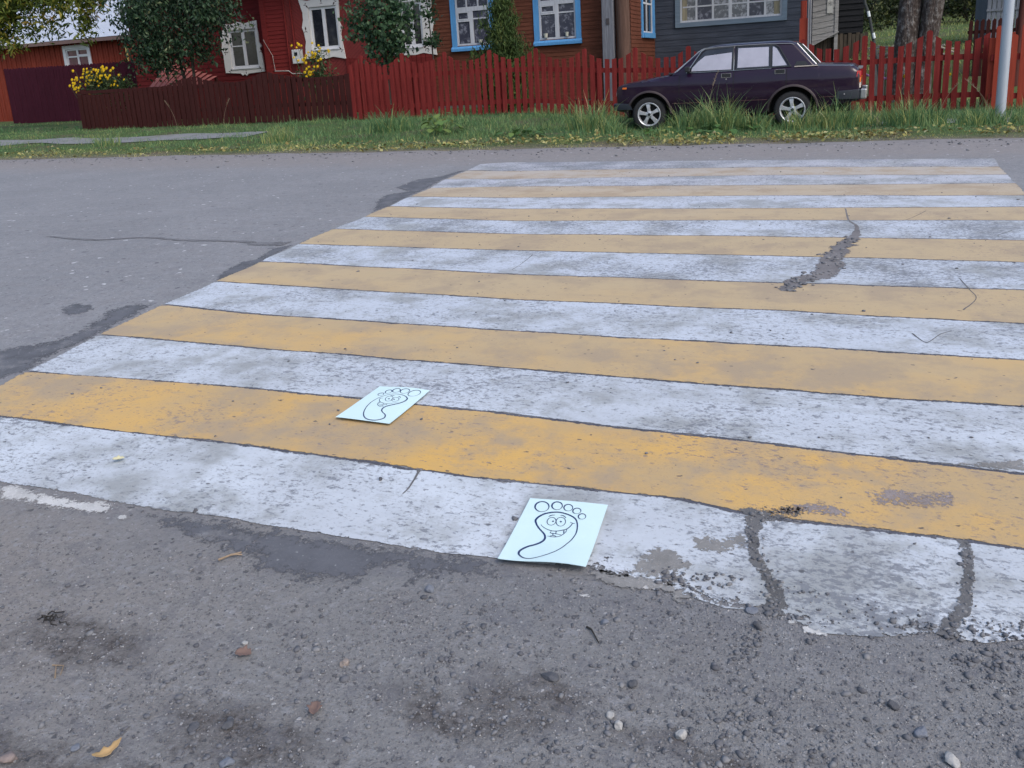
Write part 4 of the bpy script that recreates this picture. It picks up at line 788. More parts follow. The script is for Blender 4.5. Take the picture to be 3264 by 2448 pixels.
tuft(-1.40, 14.3, .30, .34, 240, 'shorter tussock before the rear door of the car', .43)
tuft(-.62, 14.2, .32, .36, 260, 'tussock covering the foot of the rear wheel', .48)
tuft(-.10, 14.35, .42, .44, 380, 'tall tussock under the rear bumper of the car', .46)
tuft(.40, 14.55, .30, .30, 160, 'thin tussock between the car and the right tussocks', .5)
tuft(.98, 14.3, .46, .42, 420, 'wide bluish tussock on the path right of the car', .42)
tuft(1.95, 14.25, .40, .34, 320, 'tussock at the left foot of the pale metal post', .47)
tuft(2.55, 14.3, .30, .30, 180, 'tussock at the right foot of the pale metal post', .47)

# seed stalks
def stalk(x, y, h, lean, label):
    m = MB(); z0 = hz(x, y); p = [(lean*h*t*t*1.2, .05*h*t, h*t*(1-.1*abs(lean)*t)) for t in np.linspace(0,1,9)]
    m.tube(p, np.linspace(.0035,.0015,9), 5)
    o = m.build('grass_stalk', plain('dry_stalk', (.24,.185,.125), .8, .2, 20), smooth=60); o.location = (x, y, z0)
    e = MB(); q = p[-3:]
    for k in range(26):
        t = k/26; c = Vector(q[0]).lerp(Vector(q[2]), t); a = random.uniform(0, 6.28)
        e.tube([c, c + Vector((math.cos(a)*.022, math.sin(a)*.022, .03))], [.003,.001], 4)
    e.build('seed_head', plain('dry_stalk', (.33,.26,.17)), o)
    tag(o, label, 'grass stalk', 'dry seed stalks on the verge')
stalk(-2.15, 14.2, 1.00, .16, 'tall dry grass stalk rising in front of the front car door')
stalk(-15.9, 16.9, .75, -.35, 'thin dry bent stalk against the middle of the brown fence')
stalk(-14.4, 16.9, .70, .30, 'dry forked looking stalk against the right part of the brown fence')
stalk(1.30, 14.3, .62, .35, 'dry stalk in the wide tussock right of the car')
stalk(2.02, 14.2, .70, -.45, 'curved dry stalk left of the pale metal post')

# leaf litter along the road edge
M_LITTER = mat_leaf('leaf_litter', [(0,(.10,.08,.035)),(.3,(.19,.15,.05)),(.55,(.27,.25,.075)),(.8,(.36,.33,.13)),(1,(.50,.46,.28))], .15, .7)
n = 4600; X = rng.uniform(-17, 4.5, n); Yy = 11.85 + np.abs(rng.normal(0, .62, n)) + .2*np.sin(X)
k = rng.random(n) < (.35 + .65*sst(-9, -3, X)) * np.clip(.55 + 1.6*np.array([mnoise.noise(Vector((a*1.3, b*2.0, 5))) for a, b in zip(X, Yy)]), .08, 1); X, Yy = X[k], Yy[k]; n = len(X)
def cards(C, size, tint, asp=.7, flat=.0, droop=0.0, up=None):
    """leaf-sized folded diamonds around centres C; flat=1 lies down"""
    n = len(C); d = rng.normal(0, 1, (n,3)); d[:,2] *= (1-flat)
    if droop: d[:,2] -= droop
    if up is not None: d = d*.45 + up
    d /= np.linalg.norm(d, axis=1)[:,None]
    s = np.cross(d, rng.normal(0, 1, (n,3)) + np.array([0,0,flat*6])); s /= np.linalg.norm(s, axis=1)[:,None] + 1e-9
    nn = np.cross(s, d); L = size[:,None]
    a = C - d*L*.5; b = C + d*L*.5; m1 = C + s*L*asp*.5 + nn*L*.14; m2 = C - s*L*asp*.5 + nn*L*.14
    V = np.stack([a, m1, b, m2], 1).reshape(-1,3); i = (np.arange(n)*4)[:,None]
    F = np.concatenate([np.stack([i+0, i+1, i+2], -1).reshape(-1,3), np.stack([i+0, i+2, i+3], -1).reshape(-1,3)])
    return V, F, np.repeat(tint, 4)
v, f, t = cards(np.stack([X, Yy, H(X, Yy) + .03 + .04*rng.random(n)], -1), rng.uniform(.035,.085,n), rng.random(n)*.7+.3*rng.random(n), .8, .5)
tag(np_mesh('fallen_leaves', v, f, M_LITTER, attrs={'tint': t}), 'yellow and brown fallen leaves strewn along the road edge of the verge', 'fallen leaves', kind='stuff')

# broad leaved weed at the fence joint
def broadleaf(x, y, label, n=26, r=.42, h=.38, tint=.5):
    V = [Vector((0,0,0)), Vector((.006,0,0))]; F = []; T = [tint, tint]
    for i in range(n):
        a = random.uniform(0, 6.28); L = random.uniform(.10,.20); rr_ = r*random.random()**.6; zc = random.uniform(.06, h)*(1-.4*rr_/r)
        c = Vector((math.cos(a)*rr_, math.sin(a)*rr_, zc)); d = Vector((math.cos(a), math.sin(a), random.uniform(-.4,.5))).normalized(); s = Vector((-math.sin(a), math.cos(a), random.uniform(-.3,.3)))
        b = len(V); tt = tint + random.gauss(0, .10) + (.3 if random.random() < .12 else 0)
        for k, wv in ((0,.15),(.3,.9),(.65,.75),(1,.02)):
            V += [c + d*L*k - s*L*.42*wv - Vector((0,0,.05*k*k)), c + d*L*k + s*L*.42*wv - Vector((0,0,.05*k*k))]; T += [tt, tt]
        F += [(b+2*k, b+2*k+1, b+2*k+3, b+2*k+2) for k in range(3)] + [(0, b, b+1, 1)]
    o = np_mesh('broadleaf_weed', [tuple(q) for q in V], F, M_WEED, attrs={'tint': np.clip(T,0,1)}, smooth=True); o.location = (x, y, hz(x, y))
    tag(o, label, 'weed', 'broad leaved weeds on the verge')
M_WEED = mat_leaf('weed_leaves', [(0,(.03,.07,.025)),(.5,(.08,.17,.045)),(.75,(.18,.24,.06)),(1,(.36,.28,.09))], .25)
broadleaf(-7.15, 14.3, 'pale green broad leaved weed before the left end of the red fence', 34, .45, .42, .62)
broadleaf(-5.3, 13.7, 'low broad leaved weed in the grass before the middle of the red fence', 20, .5, .16, .45)
broadleaf(-1.9, 13.75, 'low broad leaved weed in front of the car sill', 26, .6, .20, .40)
broadleaf(-2.9, 13.75, 'low broad leaved weed under the front wheel of the car', 16, .35, .16, .42)

# ---------------------------------------------------------------- fences
M_RED = mat_wood('red_fence_paint', (.188,.026,.024), .6, .65, 'z', .26, (.26,.07,.05))
M_REDB = mat_wood('bright_red_fence_paint', (.30,.052,.032), .75, .6, 'z', .15)
M_BROWN = mat_wood('brown_fence_paint', (.050,.015,.014), .6, .75, 'z', .22, (.075,.042,.038))
M_MAROON = mat_wood('maroon_fence_paint', (.055,.011,.022), .7, .7, 'z', .2)
FY = 17.7
def picket(m, x, w, z0, z1l, z1r, y, th=.022, rnd=False, tw=0):
    if rnd:
        r = w/2; poly = [(x-r, z0), (x+r, z0)] + [(x + r*math.cos(a), z1l - r*.8 + r*.8*math.sin(a)) for a in np.linspace(0, math.pi, 9)]
    else: poly = [(x-w/2, z0), (x+w/2, z0), (x+w/2+tw, z1r), (x-w/2+tw, z1l)]
    m.prism_y(poly, y, y+th)
RATIO = [1.0, .905, .862, .845, .845, .865, .915]
def scallop(s):
    s = (s % 1)*7; i = int(s); f = s-i; a = RATIO[i % 7]; b = RATIO[(i+1) % 7]; return a + (b-a)*f

rf = thing('picket_fence', 'dull red picket fence with scalloped tops behind the parked car', 'fence', (0, FY, 0), group=None)
px0, bay = -11.883, 1.1066
posts = MB()
for k in range(0, 14):
    xa = px0 + k*bay
    m = MB(); sp = bay/7
    for j in range(7):
        xj = xa + j*sp + random.uniform(-.006,.006)
        if xj < -11.10 or xj > 2.46: continue
        zb = hz(xj, FY) + .015 + random.uniform(-.01,.02)
        Hh = np.interp(xj, [-12.4,-11,-9,-6,0,3], [1.42,1.50,1.45,1.40,1.45,1.46])
        if j == 0: picket(m, xj, .100, zb, zb+Hh, 0, -.012, rnd=True)
        else:
            s = j/7; h1 = Hh*scallop(s - .04)*random.uniform(.993,1.007); h2 = Hh*scallop(s + .04)
            picket(m, xj, .098 + random.uniform(-.004,.004), zb, zb+h1, zb+h2, 0, tw=random.uniform(-.016,.016))
    m.build('picket_panel', M_RED, rf)
    xm0, xm1 = max(xa, -11.12), min(xa + bay, 2.44)
    for zr in (.24, .93): 
        za, zc = hz(xm0, FY)+zr, hz(xm1, FY)+zr
        r = MB(); r.prism_y([(xm0, za), (xm1, zc), (xm1, zc+.10), (xm0, za+.10)], .0225, .062); r.build('rail', M_RED, rf)
    if k % 2 == 0:
        p = MB(); p.box(xm0-.05+.2, xm0+.05+.2, .063, .16, -.1, hz(xm0, FY)+1.15); p.build('post', M_RED, rf)
# garden gate right of the fence: brighter boards
gt = thing('garden_gate', 'brighter orange red gate boards behind the pale metal post', 'gate', (0, 17.45, 0))
for lab, xs_, hs in (('gate_board', [2.50], [1.46]), ('gate_board', [2.74, 2.90, 3.06, 3.22, 3.38], [1.30, 1.47, 1.40, 1.34, 1.30])):
    for x_, h_ in zip(xs_, hs):
        m = MB(); z0 = hz(x_, 17.45)+.03
        picket(m, x_, .105, z0, z0+h_, z0+h_, 0, rnd=True); m.build(lab, M_REDB, gt)
for za, zb in ((.14,.24), (.82,.93)): m = MB(); m.box(2.40, 3.6, .0235, .07, za, zb); m.build('rail', M_RED, gt)
for xa, zb in ((2.36,1.22), (2.66,1.3)): p = MB(); p.box(xa, xa+.10, .072, .17, -.1, zb); p.build('post', M_REDB, gt)

# old brown fence on the left
bf = thing('picket_fence', 'old dark brown picket fence with a gently waved top at the left', 'fence', (0, FY, 0))
def btop(x):
    ks = [(-20.1,1.16),(-19.2,1.14),(-18.3,1.20),(-17.6,1.26),(-16.9,1.25),(-16.2,1.42),(-15.85,1.47),(-15.4,1.33),(-14.9,1.27),(-14.3,1.26),(-13.75,1.43),(-13.5,1.44),(-13.0,1.33),(-12.4,1.26),(-11.8,1.24),(-11.4,1.26),(-11.1,1.30)]
    return float(np.interp(x, [k[0] for k in ks], [k[1] for k in ks]))
x = -19.98; k = 0; m = MB(); sp = .172
while x < -11.16:
    zb = hz(x, FY) + .01 + random.uniform(-.01,.02); w_ = random.uniform(.122,.150)
    tz = btop(x)
    picket(m, x, w_, zb, btop(x-.06)+random.uniform(-.015,.015), btop(x+.06)+random.uniform(-.01,.01), random.uniform(0,.006), tw=random.uniform(-.012,.012))
    k += 1; x += sp
    if k % 11 == 0 or x >= -11.16:
        m.build('picket_panel', M_BROWN, bf); m = MB()
        xa = x - sp*11.5
        for zr in (.38, .98): r = MB(); r.box(xa, xa+sp*11, .030, .07, hz(xa, FY)+zr, hz(xa, FY)+zr+.09); r.build('rail', M_BROWN, bf)
        p = MB(); p.box(xa+.1, xa+.2, .072, .17, -.1, hz(xa, FY)+1.1); p.build('post', M_BROWN, bf)
# its return running back from the left corner
m = MB()
for j in range(34):
    y = j*.175; zb = hz(-20.05, FY+y); m.box(-20.08, -20.056, y+.03, y+.17, zb+.02, 1.16+.02*math.sin(j*1.3))
m.build('return_panel', M_BROWN, bf)

# tall maroon fence further left
df = thing('board_fence', 'tall solid dark maroon board fence in front of the metal roofed shed', 'fence', (0, 24.5, 0))
M_HINGE = plain('rusty_iron', (.10,.07,.06), .7, .3, 30)
for k in range(5):
    m = MB()
    for j in range(9):
        xj = -31.40 + (k*9+j)*.160; zb = hz(xj, 24.5) + .02; zt = 2.36 - .008*(k*9+j)*.2 + random.uniform(-.012,.012)
        m.prism_y([(xj-.075, zb), (xj+.075, zb), (xj+.075, zt-.05), (xj+.03, zt), (xj-.03, zt), (xj-.075, zt-.05)], 0 if j % 2 else .006, .028)
    m.build('board_panel', M_MAROON, df)
for zr in (.6, 1.9): r = MB(); r.box(-31.5, -24.1, .0285, .08, zr, zr+.1); r.build('rail', M_MAROON, df)

# ---------------------------------------------------------------- walls with real openings
def cut(segs, a, b):
    out = []
    for s, e in segs:
        if b <= s or a >= e: out.append((s, e)); continue
        if a > s: out.append((s, a))
        if b < e: out.append((b, e))
    return out
def lap_wall(m, x0, x1, z0, z1, y, holes, pitch=.13, lip=.014, axis='x', jit=.0):
    """lapped horizontal boards facing -Y (axis x) or +X (axis y), left open where holes=(a0,a1,z0,z1) are"""
    z = z0; k = 0
    while z < z1 - 1e-4:
        zt = min(z+pitch, z1); levels = sorted({z, zt} | {h for hh in holes for h in hh[2:4] if z < h < zt})
        for la, lb in zip(levels[:-1], levels[1:]):
            segs = [(x0, x1)]
            for hx0, hx1, hz0, hz1 in holes:
                if hz0 < (la+lb)/2 < hz1: segs = cut(segs, hx0, hx1)
            fa, fb = lip*(1-(la-z)/pitch), lip*(1-(lb-z)/pitch)
            for s, e in segs:
                P = lambda a, o, zz: (a, y-o, zz) if axis == 'x' else (y+o, a, zz)
                vs = [P(s,fa,la), P(e,fa,la), P(e,fb,lb), P(s,fb,lb)]
                m.add(vs, [(0,1,2,3)])
                if la == z: m.add([P(s,0,la), P(e,0,la), P(e,fa,la), P(s,fa,la)], [(0,1,2,3)])
        z = zt; k += 1
def flat_wall(m, x0, x1, z0, z1, y, holes):
    zs = sorted({z0, z1} | {h for hh in holes for h in hh[2:4]})
    for la, lb in zip(zs[:-1], zs[1:]):
        segs = [(x0, x1)]
        for hx0, hx1, h0, h1 in holes:
            if h0 < (la+lb)/2 < h1: segs = cut(segs, hx0, hx1)
        for s, e in segs: m.quad((s,y,la), (e,y,la), (e,y,lb), (s,y,lb))

def mat_chevron():
    N = NT('red_chevron_boards'); x, y, z = N.sep()
    zz = N.math('PINGPONG', N.math('ADD', x, 13.15 + 8), 1.7)
    f = N.math('FRACT', N.math('MULTIPLY', N.math('ADD', z, N.math('MULTIPLY', zz, -.78)), 9.5))
    groove = N.step(f, .16, .04)
    g = N.noise(3, 4, .6, N.map((2,2,2)))
    c = N.mix(g, (.135,.019,.019), (.215,.033,.028)); c = N.mix(N.math('MULTIPLY', groove, .55), c, (.05,.010,.010))
    return N.done(N.bsdf(c, .7, N.bump(N.math('MULTIPLY', N.math('SUBTRACT', 1.0, groove), 1.0), .6, .012), Specular_IOR_Level=.3))
M_CHEV = mat_chevron()
M_RWALL = mat_wood('red_wall_paint', (.165,.023,.022), .65, .7, 'x', .2)
M_RSHADED = mat_wood('shaded_red_wall_paint', (.115,.016,.018), .65, .7, 'x', .2)  # darker copy of the wall red, shade on the set-back wall painted in
M_LOG = mat_wood('brown_wall_boards', (.125,.045,.028), .55, .75, 'x', .3)
M_GRAYW = mat_wood('grey_blue_wall_boards', (.062,.070,.092), .6, .8, 'x', .25)
M_WHITEP = plain('white_window_paint', (.62,.62,.64), .55, .08, 9)
M_CREAM = plain('carved_white_board', (.62,.60,.58), .6, .12, 7)
M_WORN = mat_wood('worn_white_sash', (.52,.53,.57), .75, .6, 'z', .12, (.25,.25,.27))
M_BLUE = mat_wood('blue_window_paint', (.10,.29,.56), .75, .55, 'z', .12)
M_BLUEG = mat_wood('grey_blue_casing', (.16,.21,.27), .75, .65, 'x', .12)
M_ORN = plain('dark_ornament', (.045,.018,.015), .7, .2)
M_ROOFG = plain('grey_slate_roof', (.20,.21,.22), .85, .2, 3, .3, 20)
M_GLASS = None
def mat_glass(name, col):
    N = NT(name); c = N.mix(N.step(N.noise(2.4, 4, .6), .4, .8), col, tuple(min(1, v*1.9+.01) for v in col))
    return N.done(N.bsdf(c, .08, Specular_IOR_Level=.7))
M_GLASS = mat_glass('dark_window_glass', (.016,.018,.026))
def mat_lace(name, back, thread, thr=.50):
    """flowered lace curtain seen through glass"""
    N = NT(name); v = N.voro(7, out='Distance'); n1 = N.noise(11, 6, .72); n2 = N.noise(45, 4, .65)
    f = N.step(N.math('ADD', N.math('MULTIPLY', n1, 1.0), N.math('ADD', N.math('MULTIPLY', v, -.30), N.math('MULTIPLY', n2, .30))), thr, thr+.22)
    c = N.mix(f, back, thread)
    return N.done(N.bsdf(c, .25, Specular_IOR_Level=.6))
M_LACE = mat_lace('lace_curtain', (.050,.052,.075), (.22,.225,.27), .49)
M_LACEW = mat_lace('white_lace_curtain', (.12,.125,.14), (.36,.37,.40), .42)
M_CURT = mat_wood('folded_curtain', (.27,.24,.17), .7, .8, 'z', .35)

def rect_ring(m, x0, x1, z0, z1, w, y0, y1, wb=None, wt=None):
    wb = w if wb is None else wb; wt = w if wt is None else wt
    m.box(x0, x0+w, y0, y1, z0, z1); m.box(x1-w, x1, y0, y1, z0, z1)
    m.box(x0+w, x1-w, y0, y1, z0, z0+wb); m.box(x0+w, x1-w, y0, y1, z1-wt, z1)

# --- red house -------------------------------------------------------------
rh = thing('red_house', 'dark red wooden house with white carved window surrounds', 'house', (0, 0, 0))
w1 = (-18.50, -17.40, 1.70, 2.90); w2 = (-15.02, -14.04, 2.08, 3.31); w3 = (-11.95, -11.25, 1.95, 3.20)
m = MB(); lap_wall(m, -22.6, -16.75, .1, 4.3, 22.5, [w1], .14, .012); m.build('set_back_wall', M_RSHADED, rh)
m = MB(); lap_wall(m, -16.72, -15.90, .1, 4.3, 22.0, [], .12, .014); m.quad((-16.72,22.5,.1), (-16.72,22.0,.1), (-16.72,22.0,4.3), (-16.72,22.5,4.3)); m.build('corner_wall', M_RWALL, rh)
m = MB(); flat_wall(m, -15.90, -11.05, .1, 4.3, 22.0, [w2, w3]); m.build('wall', M_CHEV, rh)
for xa, xb, ya in ((-16.78,-16.60,21.97), (-11.12,-10.98,21.96)): m = MB(); m.box(xa, xb, ya, ya+.06, .1, 4.3); m.build('corner_board', M_RWALL, rh)
m = MB()
for j in range(19): xj = -13.88 + j*.148; m.box(xj, xj+.132, 21.955, 21.985, .1, 1.78 - .012*(j % 3))
m.box(-16.55, -13.9, 21.955, 21.985, .55, .72); m.build('plinth_boards', M_RWALL, rh)
m = MB()
for (ye, x0, x1) in ((21.4, -16.9, -10.9), (21.95, -23.0, -16.9)):
    m.add([(x0,ye,4.25), (x1,ye,4.25), (x1,25.5,6.9), (x0,25.5,6.9)], [(0,1,2,3)]); m.add([(x0,ye,4.13), (x1,ye,4.13), (x1,ye,4.25), (x0,ye,4.25)], [(0,1,2,3)])
m.add([(-23,29.5,4.2), (-10.9,29.5,4.2), (-10.9,25.5,6.9), (-23,25.5,6.9)], [(0,3,2,1)])
m.build('roof', M_ROOFG, rh, fix=False)
m = MB(); m.quad((-22.6,22.5,.1), (-22.6,29,.1), (-22.6,29,4.3), (-22.6,22.5,4.3)); m.quad((-11.05,22,.1), (-11.05,29,.1), (-11.05,29,4.3), (-11.05,22,4.3)); m.quad((-22.6,29,.1), (-11.05,29,.1), (-11.05,29,4.3), (-22.6,29,4.3)); m.build('rear_wall', M_RSHADED, rh)

def ring_mesh(m, outer, inner, y0, y1):
    """flat carved board: outer outline with a rectangular hole, given thickness"""
    bm = bmesh.new()
    vo = [bm.verts.new((x, y0, z)) for x, z in outer]; vi = [bm.verts.new((x, y0, z)) for x, z in inner]
    eo = [bm.edges.new((vo[i], vo[(i+1) % len(vo)])) for i in range(len(vo))]; ei = [bm.edges.new((vi[i], vi[(i+1) % len(vi)])) for i in range(len(vi))]
    bmesh.ops.triangle_fill(bm, use_beauty=True, use_dissolve=False, edges=eo+ei)
    bm.faces.ensure_lookup_table(); bm.verts.index_update()
    vs = [v.co[:] for v in bm.verts]; fs = [tuple(v.index for v in f.verts) for f in bm.faces]; bm.free()
    n = len(vs); m.add(vs + [(x, y1, z) for x, _, z in vs], fs + [tuple(n+i for i in f[::-1]) for f in fs] +
        [(i, (i+1) % len(outer), n+(i+1) % len(outer), n+i) for i in range(len(outer))] +
        [(len(outer)+i, len(outer)+(i+1) % 4, n+len(outer)+(i+1) % 4, n+len(outer)+i) for i in range(4)])
def wavy(poly, k=4):
    """rounds a traced outline"""
    n = len(poly); out = []
    for i in range(n):
        a0, a1, a2, a3 = (poly[(i+o) % n] for o in (-1,0,1,2))
        sharp = math.dist(a1, a2) > .45
        for s in range(1 if sharp else k):
            t = s/k
            out.append(a1 if sharp else tuple(.5*((2*a1[e]) + (-a0[e]+a2[e])*t*.6 + (2*a0[e]*.6+0*a1[e])*0 ) if False else a1[e]+(a2[e]-a1[e])*t for e in (0,1)))
    return out
def carved_window(name, outline, hole, y, mull, bar, ornaments, label=None):
    fr = MB(); ring_mesh(fr, outline, [(hole[0]+.0,hole[2]), (hole[1],hole[2]), (hole[1],hole[3]), (hole[0],hole[3])], y-.050, y-.012)
    w = fr.build('window', M_CREAM, rh)
    s = MB(); x0, x1, z0, z1 = hole
    rect_ring(s, x0+.004, x1-.004, z0+.004, z1-.004, .075, y+.010, y+.07, .085)
    s.box(mull-.055, mull+.055, y+.008, y+.068, z0+.089, z1-.079)
    if bar: s.box(x0+.079, mull-.055, y+.012, y+.066, bar-.018, bar+.018)
    s.build('sash', M_WHITEP, w)
    rv = MB()
    rv.quad((x0,y-.012,z0), (x0,y+.10,z0), (x0,y+.10,z1), (x0,y-.012,z1)); rv.quad((x1,y-.012,z0), (x1,y+.10,z0), (x1,y+.10,z1), (x1,y-.012,z1)); rv.quad((x0,y-.012,z1), (x1,y-.012,z1), (x1,y+.10,z1), (x0,y+.10,z1)); rv.box(x0+.002, x1-.002, y-.075, y+.008, z0-.02, z0+.003)
    rv.build('sill', M_WHITEP, w)
    gl = MB(); gl.box(x0+.07, x1-.07, y+.040, y+.046, z0+.08, z1-.07); gl.build('pane', M_GLASS, w)
    om = MB()
    for ox, oz, a, L in ornaments:
        for da, l in ((0, L), (2.2, L*.55), (-2.2, L*.55)):
            d = Vector((math.cos(a+da), 0, math.sin(a+da))); c = Vector((ox, y-.0515, oz)); p = c + d*l; sd_ = Vector((-d.z, 0, d.x))*l*.20
            om.add([c, c+d*l*.5+sd_, p, c+d*l*.5-sd_], [(0,1,2,3)])
    om.build('ornament', M_ORN, w, fix=False)
    return w
x0, x1, z0, z1 = w1
orn = lambda x0,x1,z0,z1: [(x0-.07,z0-.07,.8,.13),(x1+.06,z0-.06,2.3,.13),(x0-.07,z1+.08,-.8,.13),(x1-.02,z1+.10,-2.2,.13),((x0+x1)/2,z1+.10,1.57,.10),((x0+x1)/2,z0-.09,-1.57,.09),(x0-.15,(z0+z1)/2-.05,1.57,.14),(x1+.12,(z0+z1)/2-.1,1.57,.14)]
carved_window('window', PLAT1, w1, 22.5, (x0+x1)/2, 2.40, orn(*w1))
top2 = [(-13.93,3.56),(-14.14,3.545),(-14.35,3.49),(-14.48,3.55),(-14.62,3.57),(-14.76,3.53),(-15.0,3.50),(-15.12,3.52)]
carved_window('window', [(-15.33,3.58)] + PLAT2[1:-1] + top2, w2, 22.0, (w2[0]+w2[1])/2, None, orn(*w2))
o3 = [(x+3.02, z-.07) for x, z in ([(-15.33,3.58)] + PLAT2[1:-1] + top2)]
carved_window('window', o3, (w3[0],w3[1],w3[2],w3[3]) if False else w3, 22.0, (w3[0]+w3[1])/2, None, orn(*w3))
# pipes, meter box
m = MB(); m.tube([(-15.86,21.93,1.0), (-15.86,21.93,4.2)], .022, 8); m.tube([(-15.62,21.93,1.2), (-15.62,21.93,4.2)], .026, 8); m.build('pipe', M_RWALL, rh, smooth=50)
m = MB(); m.tube([(-16.44,21.92,1.54), (-15.92,21.92,1.52), (-15.80,21.92,1.43), (-15.3,21.92,1.42)], .016, 8); m.tube([(-16.44,21.94,1.54), (-16.47,21.94,2.0), (-16.75,21.94,2.5)], .007, 5); m.build('conduit', plain('grey_conduit', (.38,.36,.34), .6), rh, smooth=50)
m = MB(); m.box(-15.69, -15.39, 21.84, 21.99, 1.72, 2.13); mb = m.build('meter_box', plain('meter_box_grey', (.56,.57,.58), .5, .05), rh, bevel=.012)
m = MB(); m.box(-15.60, -15.49, 21.832, 21.842, 1.95, 2.05); m.build('meter_window', M_GLASS, mb)

# --- brown house with the grey veranda ----------------------------------------
lh = thing('brown_house', 'brown boarded house with blue window casings and a grey veranda', 'house', (0, 0, 0))
b1 = (-10.23, -9.19, 1.90, 3.42); b2 = (-7.77, -6.72, 1.90, 3.42)
m = MB(); lap_wall(m, -10.98, -5.26, .3, 4.2, 22.02, [b1, b2], .105, .012); m.build('wall', M_LOG, lh)
sh = (23.35, 24.75, 1.95, 3.4)
m = MB(); lap_wall(m, 22.02, 25.0, .3, 4.2, -5.26, [sh], .105, .012, 'y'); m.build('side_wall', M_LOG, lh)
gw = (-4.52, -1.72, 2.20, 3.35)
m = MB(); lap_wall(m, -5.25, -1.05, .3, 4.0, 25.0, [gw], .16, .010); m.build('veranda_wall', M_GRAYW, lh)
m = MB(); m.quad((-1.05,25,.3), (-1.05,29,.3), (-1.05,29,4), (-1.05,25,4)); m.quad((-10.98,29,.3), (-1.05,29,.3), (-1.05,29,4.2), (-10.98,29,4.2)); m.build('rear_wall', M_GRAYW, lh)
m = MB(); m.box(-5.24, -1.05, 25.03, 25.2, -.1, .298); m.build('veranda_foundation', plain('grey_foundation', (.20,.19,.185), .9, .2, 3), lh)
m = MB(); m.box(-10.98, -5.28, 22.06, 22.3, -.1, .298); m.build('foundation', plain('grey_foundation', (.20,.19,.185), .9, .2, 3), lh)
m = MB()
m.add([(-11.1,21.4,4.12), (-4.8,21.4,4.12), (-4.8,25.5,6.9), (-11.1,25.5,6.9), (-11.1,29.6,4.1), (-4.8,29.6,4.1)], [(0,1,2,3), (3,2,5,4)]); m.add([(-11.1,21.4,4.0), (-4.8,21.4,4.0), (-4.8,21.4,4.12), (-11.1,21.4,4.12)], [(0,1,2,3)])
m.add([(-4.79,24.5,3.9), (-.7,24.5,3.9), (-.7,29.4,5.6), (-4.79,29.4,5.6)], [(0,1,2,3)]); m.build('roof', M_ROOFG, lh, fix=False)
def case_window(parent, hole, y, casing, sash, vents, topz, mull, lace, sillw=.13):
    x0, x1, z0, z1 = hole; c = MB()
    c.box(x0-.135, x0+.004, y-.045, y+.02, z0-.02, z1+.14); c.box(x1-.004, x1+.135, y-.045, y+.02, z0-.02, z1+.14); c.box(x0+.004, x1-.004, y-.042, y+.02, z1-.004, z1+.14)
    w = c.build('window', casing, parent)
    s = MB(); s.prism_x([(y-.10, z0-.15), (y+.02, z0-.15), (y+.02, z0-.021), (y-.04, z0-.021), (y-.10, z0-.08)], x0-.15, x1+.15); s.build('sill', casing, w)
    a = MB(); rect_ring(a, x0+.006, x1-.006, z0, z1-.006, .055, y+.012, y+.06, .05)
    a.box(mull-.055, mull+.055, y+.008, y+.058, z0+.052, topz-.03)
    a.box(x0+.062, x1-.062, y+.006, y+.058, topz-.03, topz+.085)
    n = 3
    for k in range(1, n): xx = x0 + (x1-x0)*k/n; a.box(xx-.022, xx+.022, y+.014, y+.056, topz+.085, z1-.062)
    zl, zr = vents
    a.box(x0+.062, mull-.055, y+.002, y+.056, zl-.022, zl+.022); a.box(mull+.055, x1-.062, y+.014, y+.056, zr-.018, zr+.018)
    if True:    # the little hinged pane sits proud
        rect_ring(a, x0+.064, mull-.057, zl+.022, topz-.032, .035, y-.004, y+.006)
    a.build('sash', sash, w)
    g = MB(); g.box(x0+.05, x1-.05, y+.034, y+.040, z0+.05, z1-.06); g.build('pane', lace, w)
    return w
case_window(lh, b1, 22.02, M_BLUE, M_WORN, (2.56,2.60), 2.84, -9.76, M_LACE)
case_window(lh, b2, 22.02, M_BLUE, M_WORN, (2.57,2.575), 2.82, -7.26, M_LACE)
# window in the side wall, built in Y
y0, y1, z0, z1 = sh
c = MB(); X_ = -5.26
c.box(X_-.02, X_+.045, y0-.12, y0+.004, z0-.13, z1+.12); c.box(X_-.02, X_+.045, y1-.004, y1+.12, z0-.13, z1+.12); c.box(X_-.02, X_+.08, y0+.004, y1-.004, z0-.13, z0+.004)
w = c.build('window', M_BLUE, lh)
a = MB()
for yy in (y0+.03, (y0+y1)/2, y1-.03): a.box(X_-.05, X_-.01, yy-.03, yy+.03, z0+.004, z1)
for zz_ in (z0+.03, 2.75): a.box(X_-.048, X_-.012, y0+.06, (y0+y1)/2-.03, zz_-.025, zz_+.025); a.box(X_-.048, X_-.012, (y0+y1)/2+.03, y1-.06, zz_-.025, zz_+.025)
a.build('sash', M_WORN, w); g = MB(); g.box(X_-.036, X_-.030, y0, y1, z0, z1); g.build('pane', M_GLASS, w)
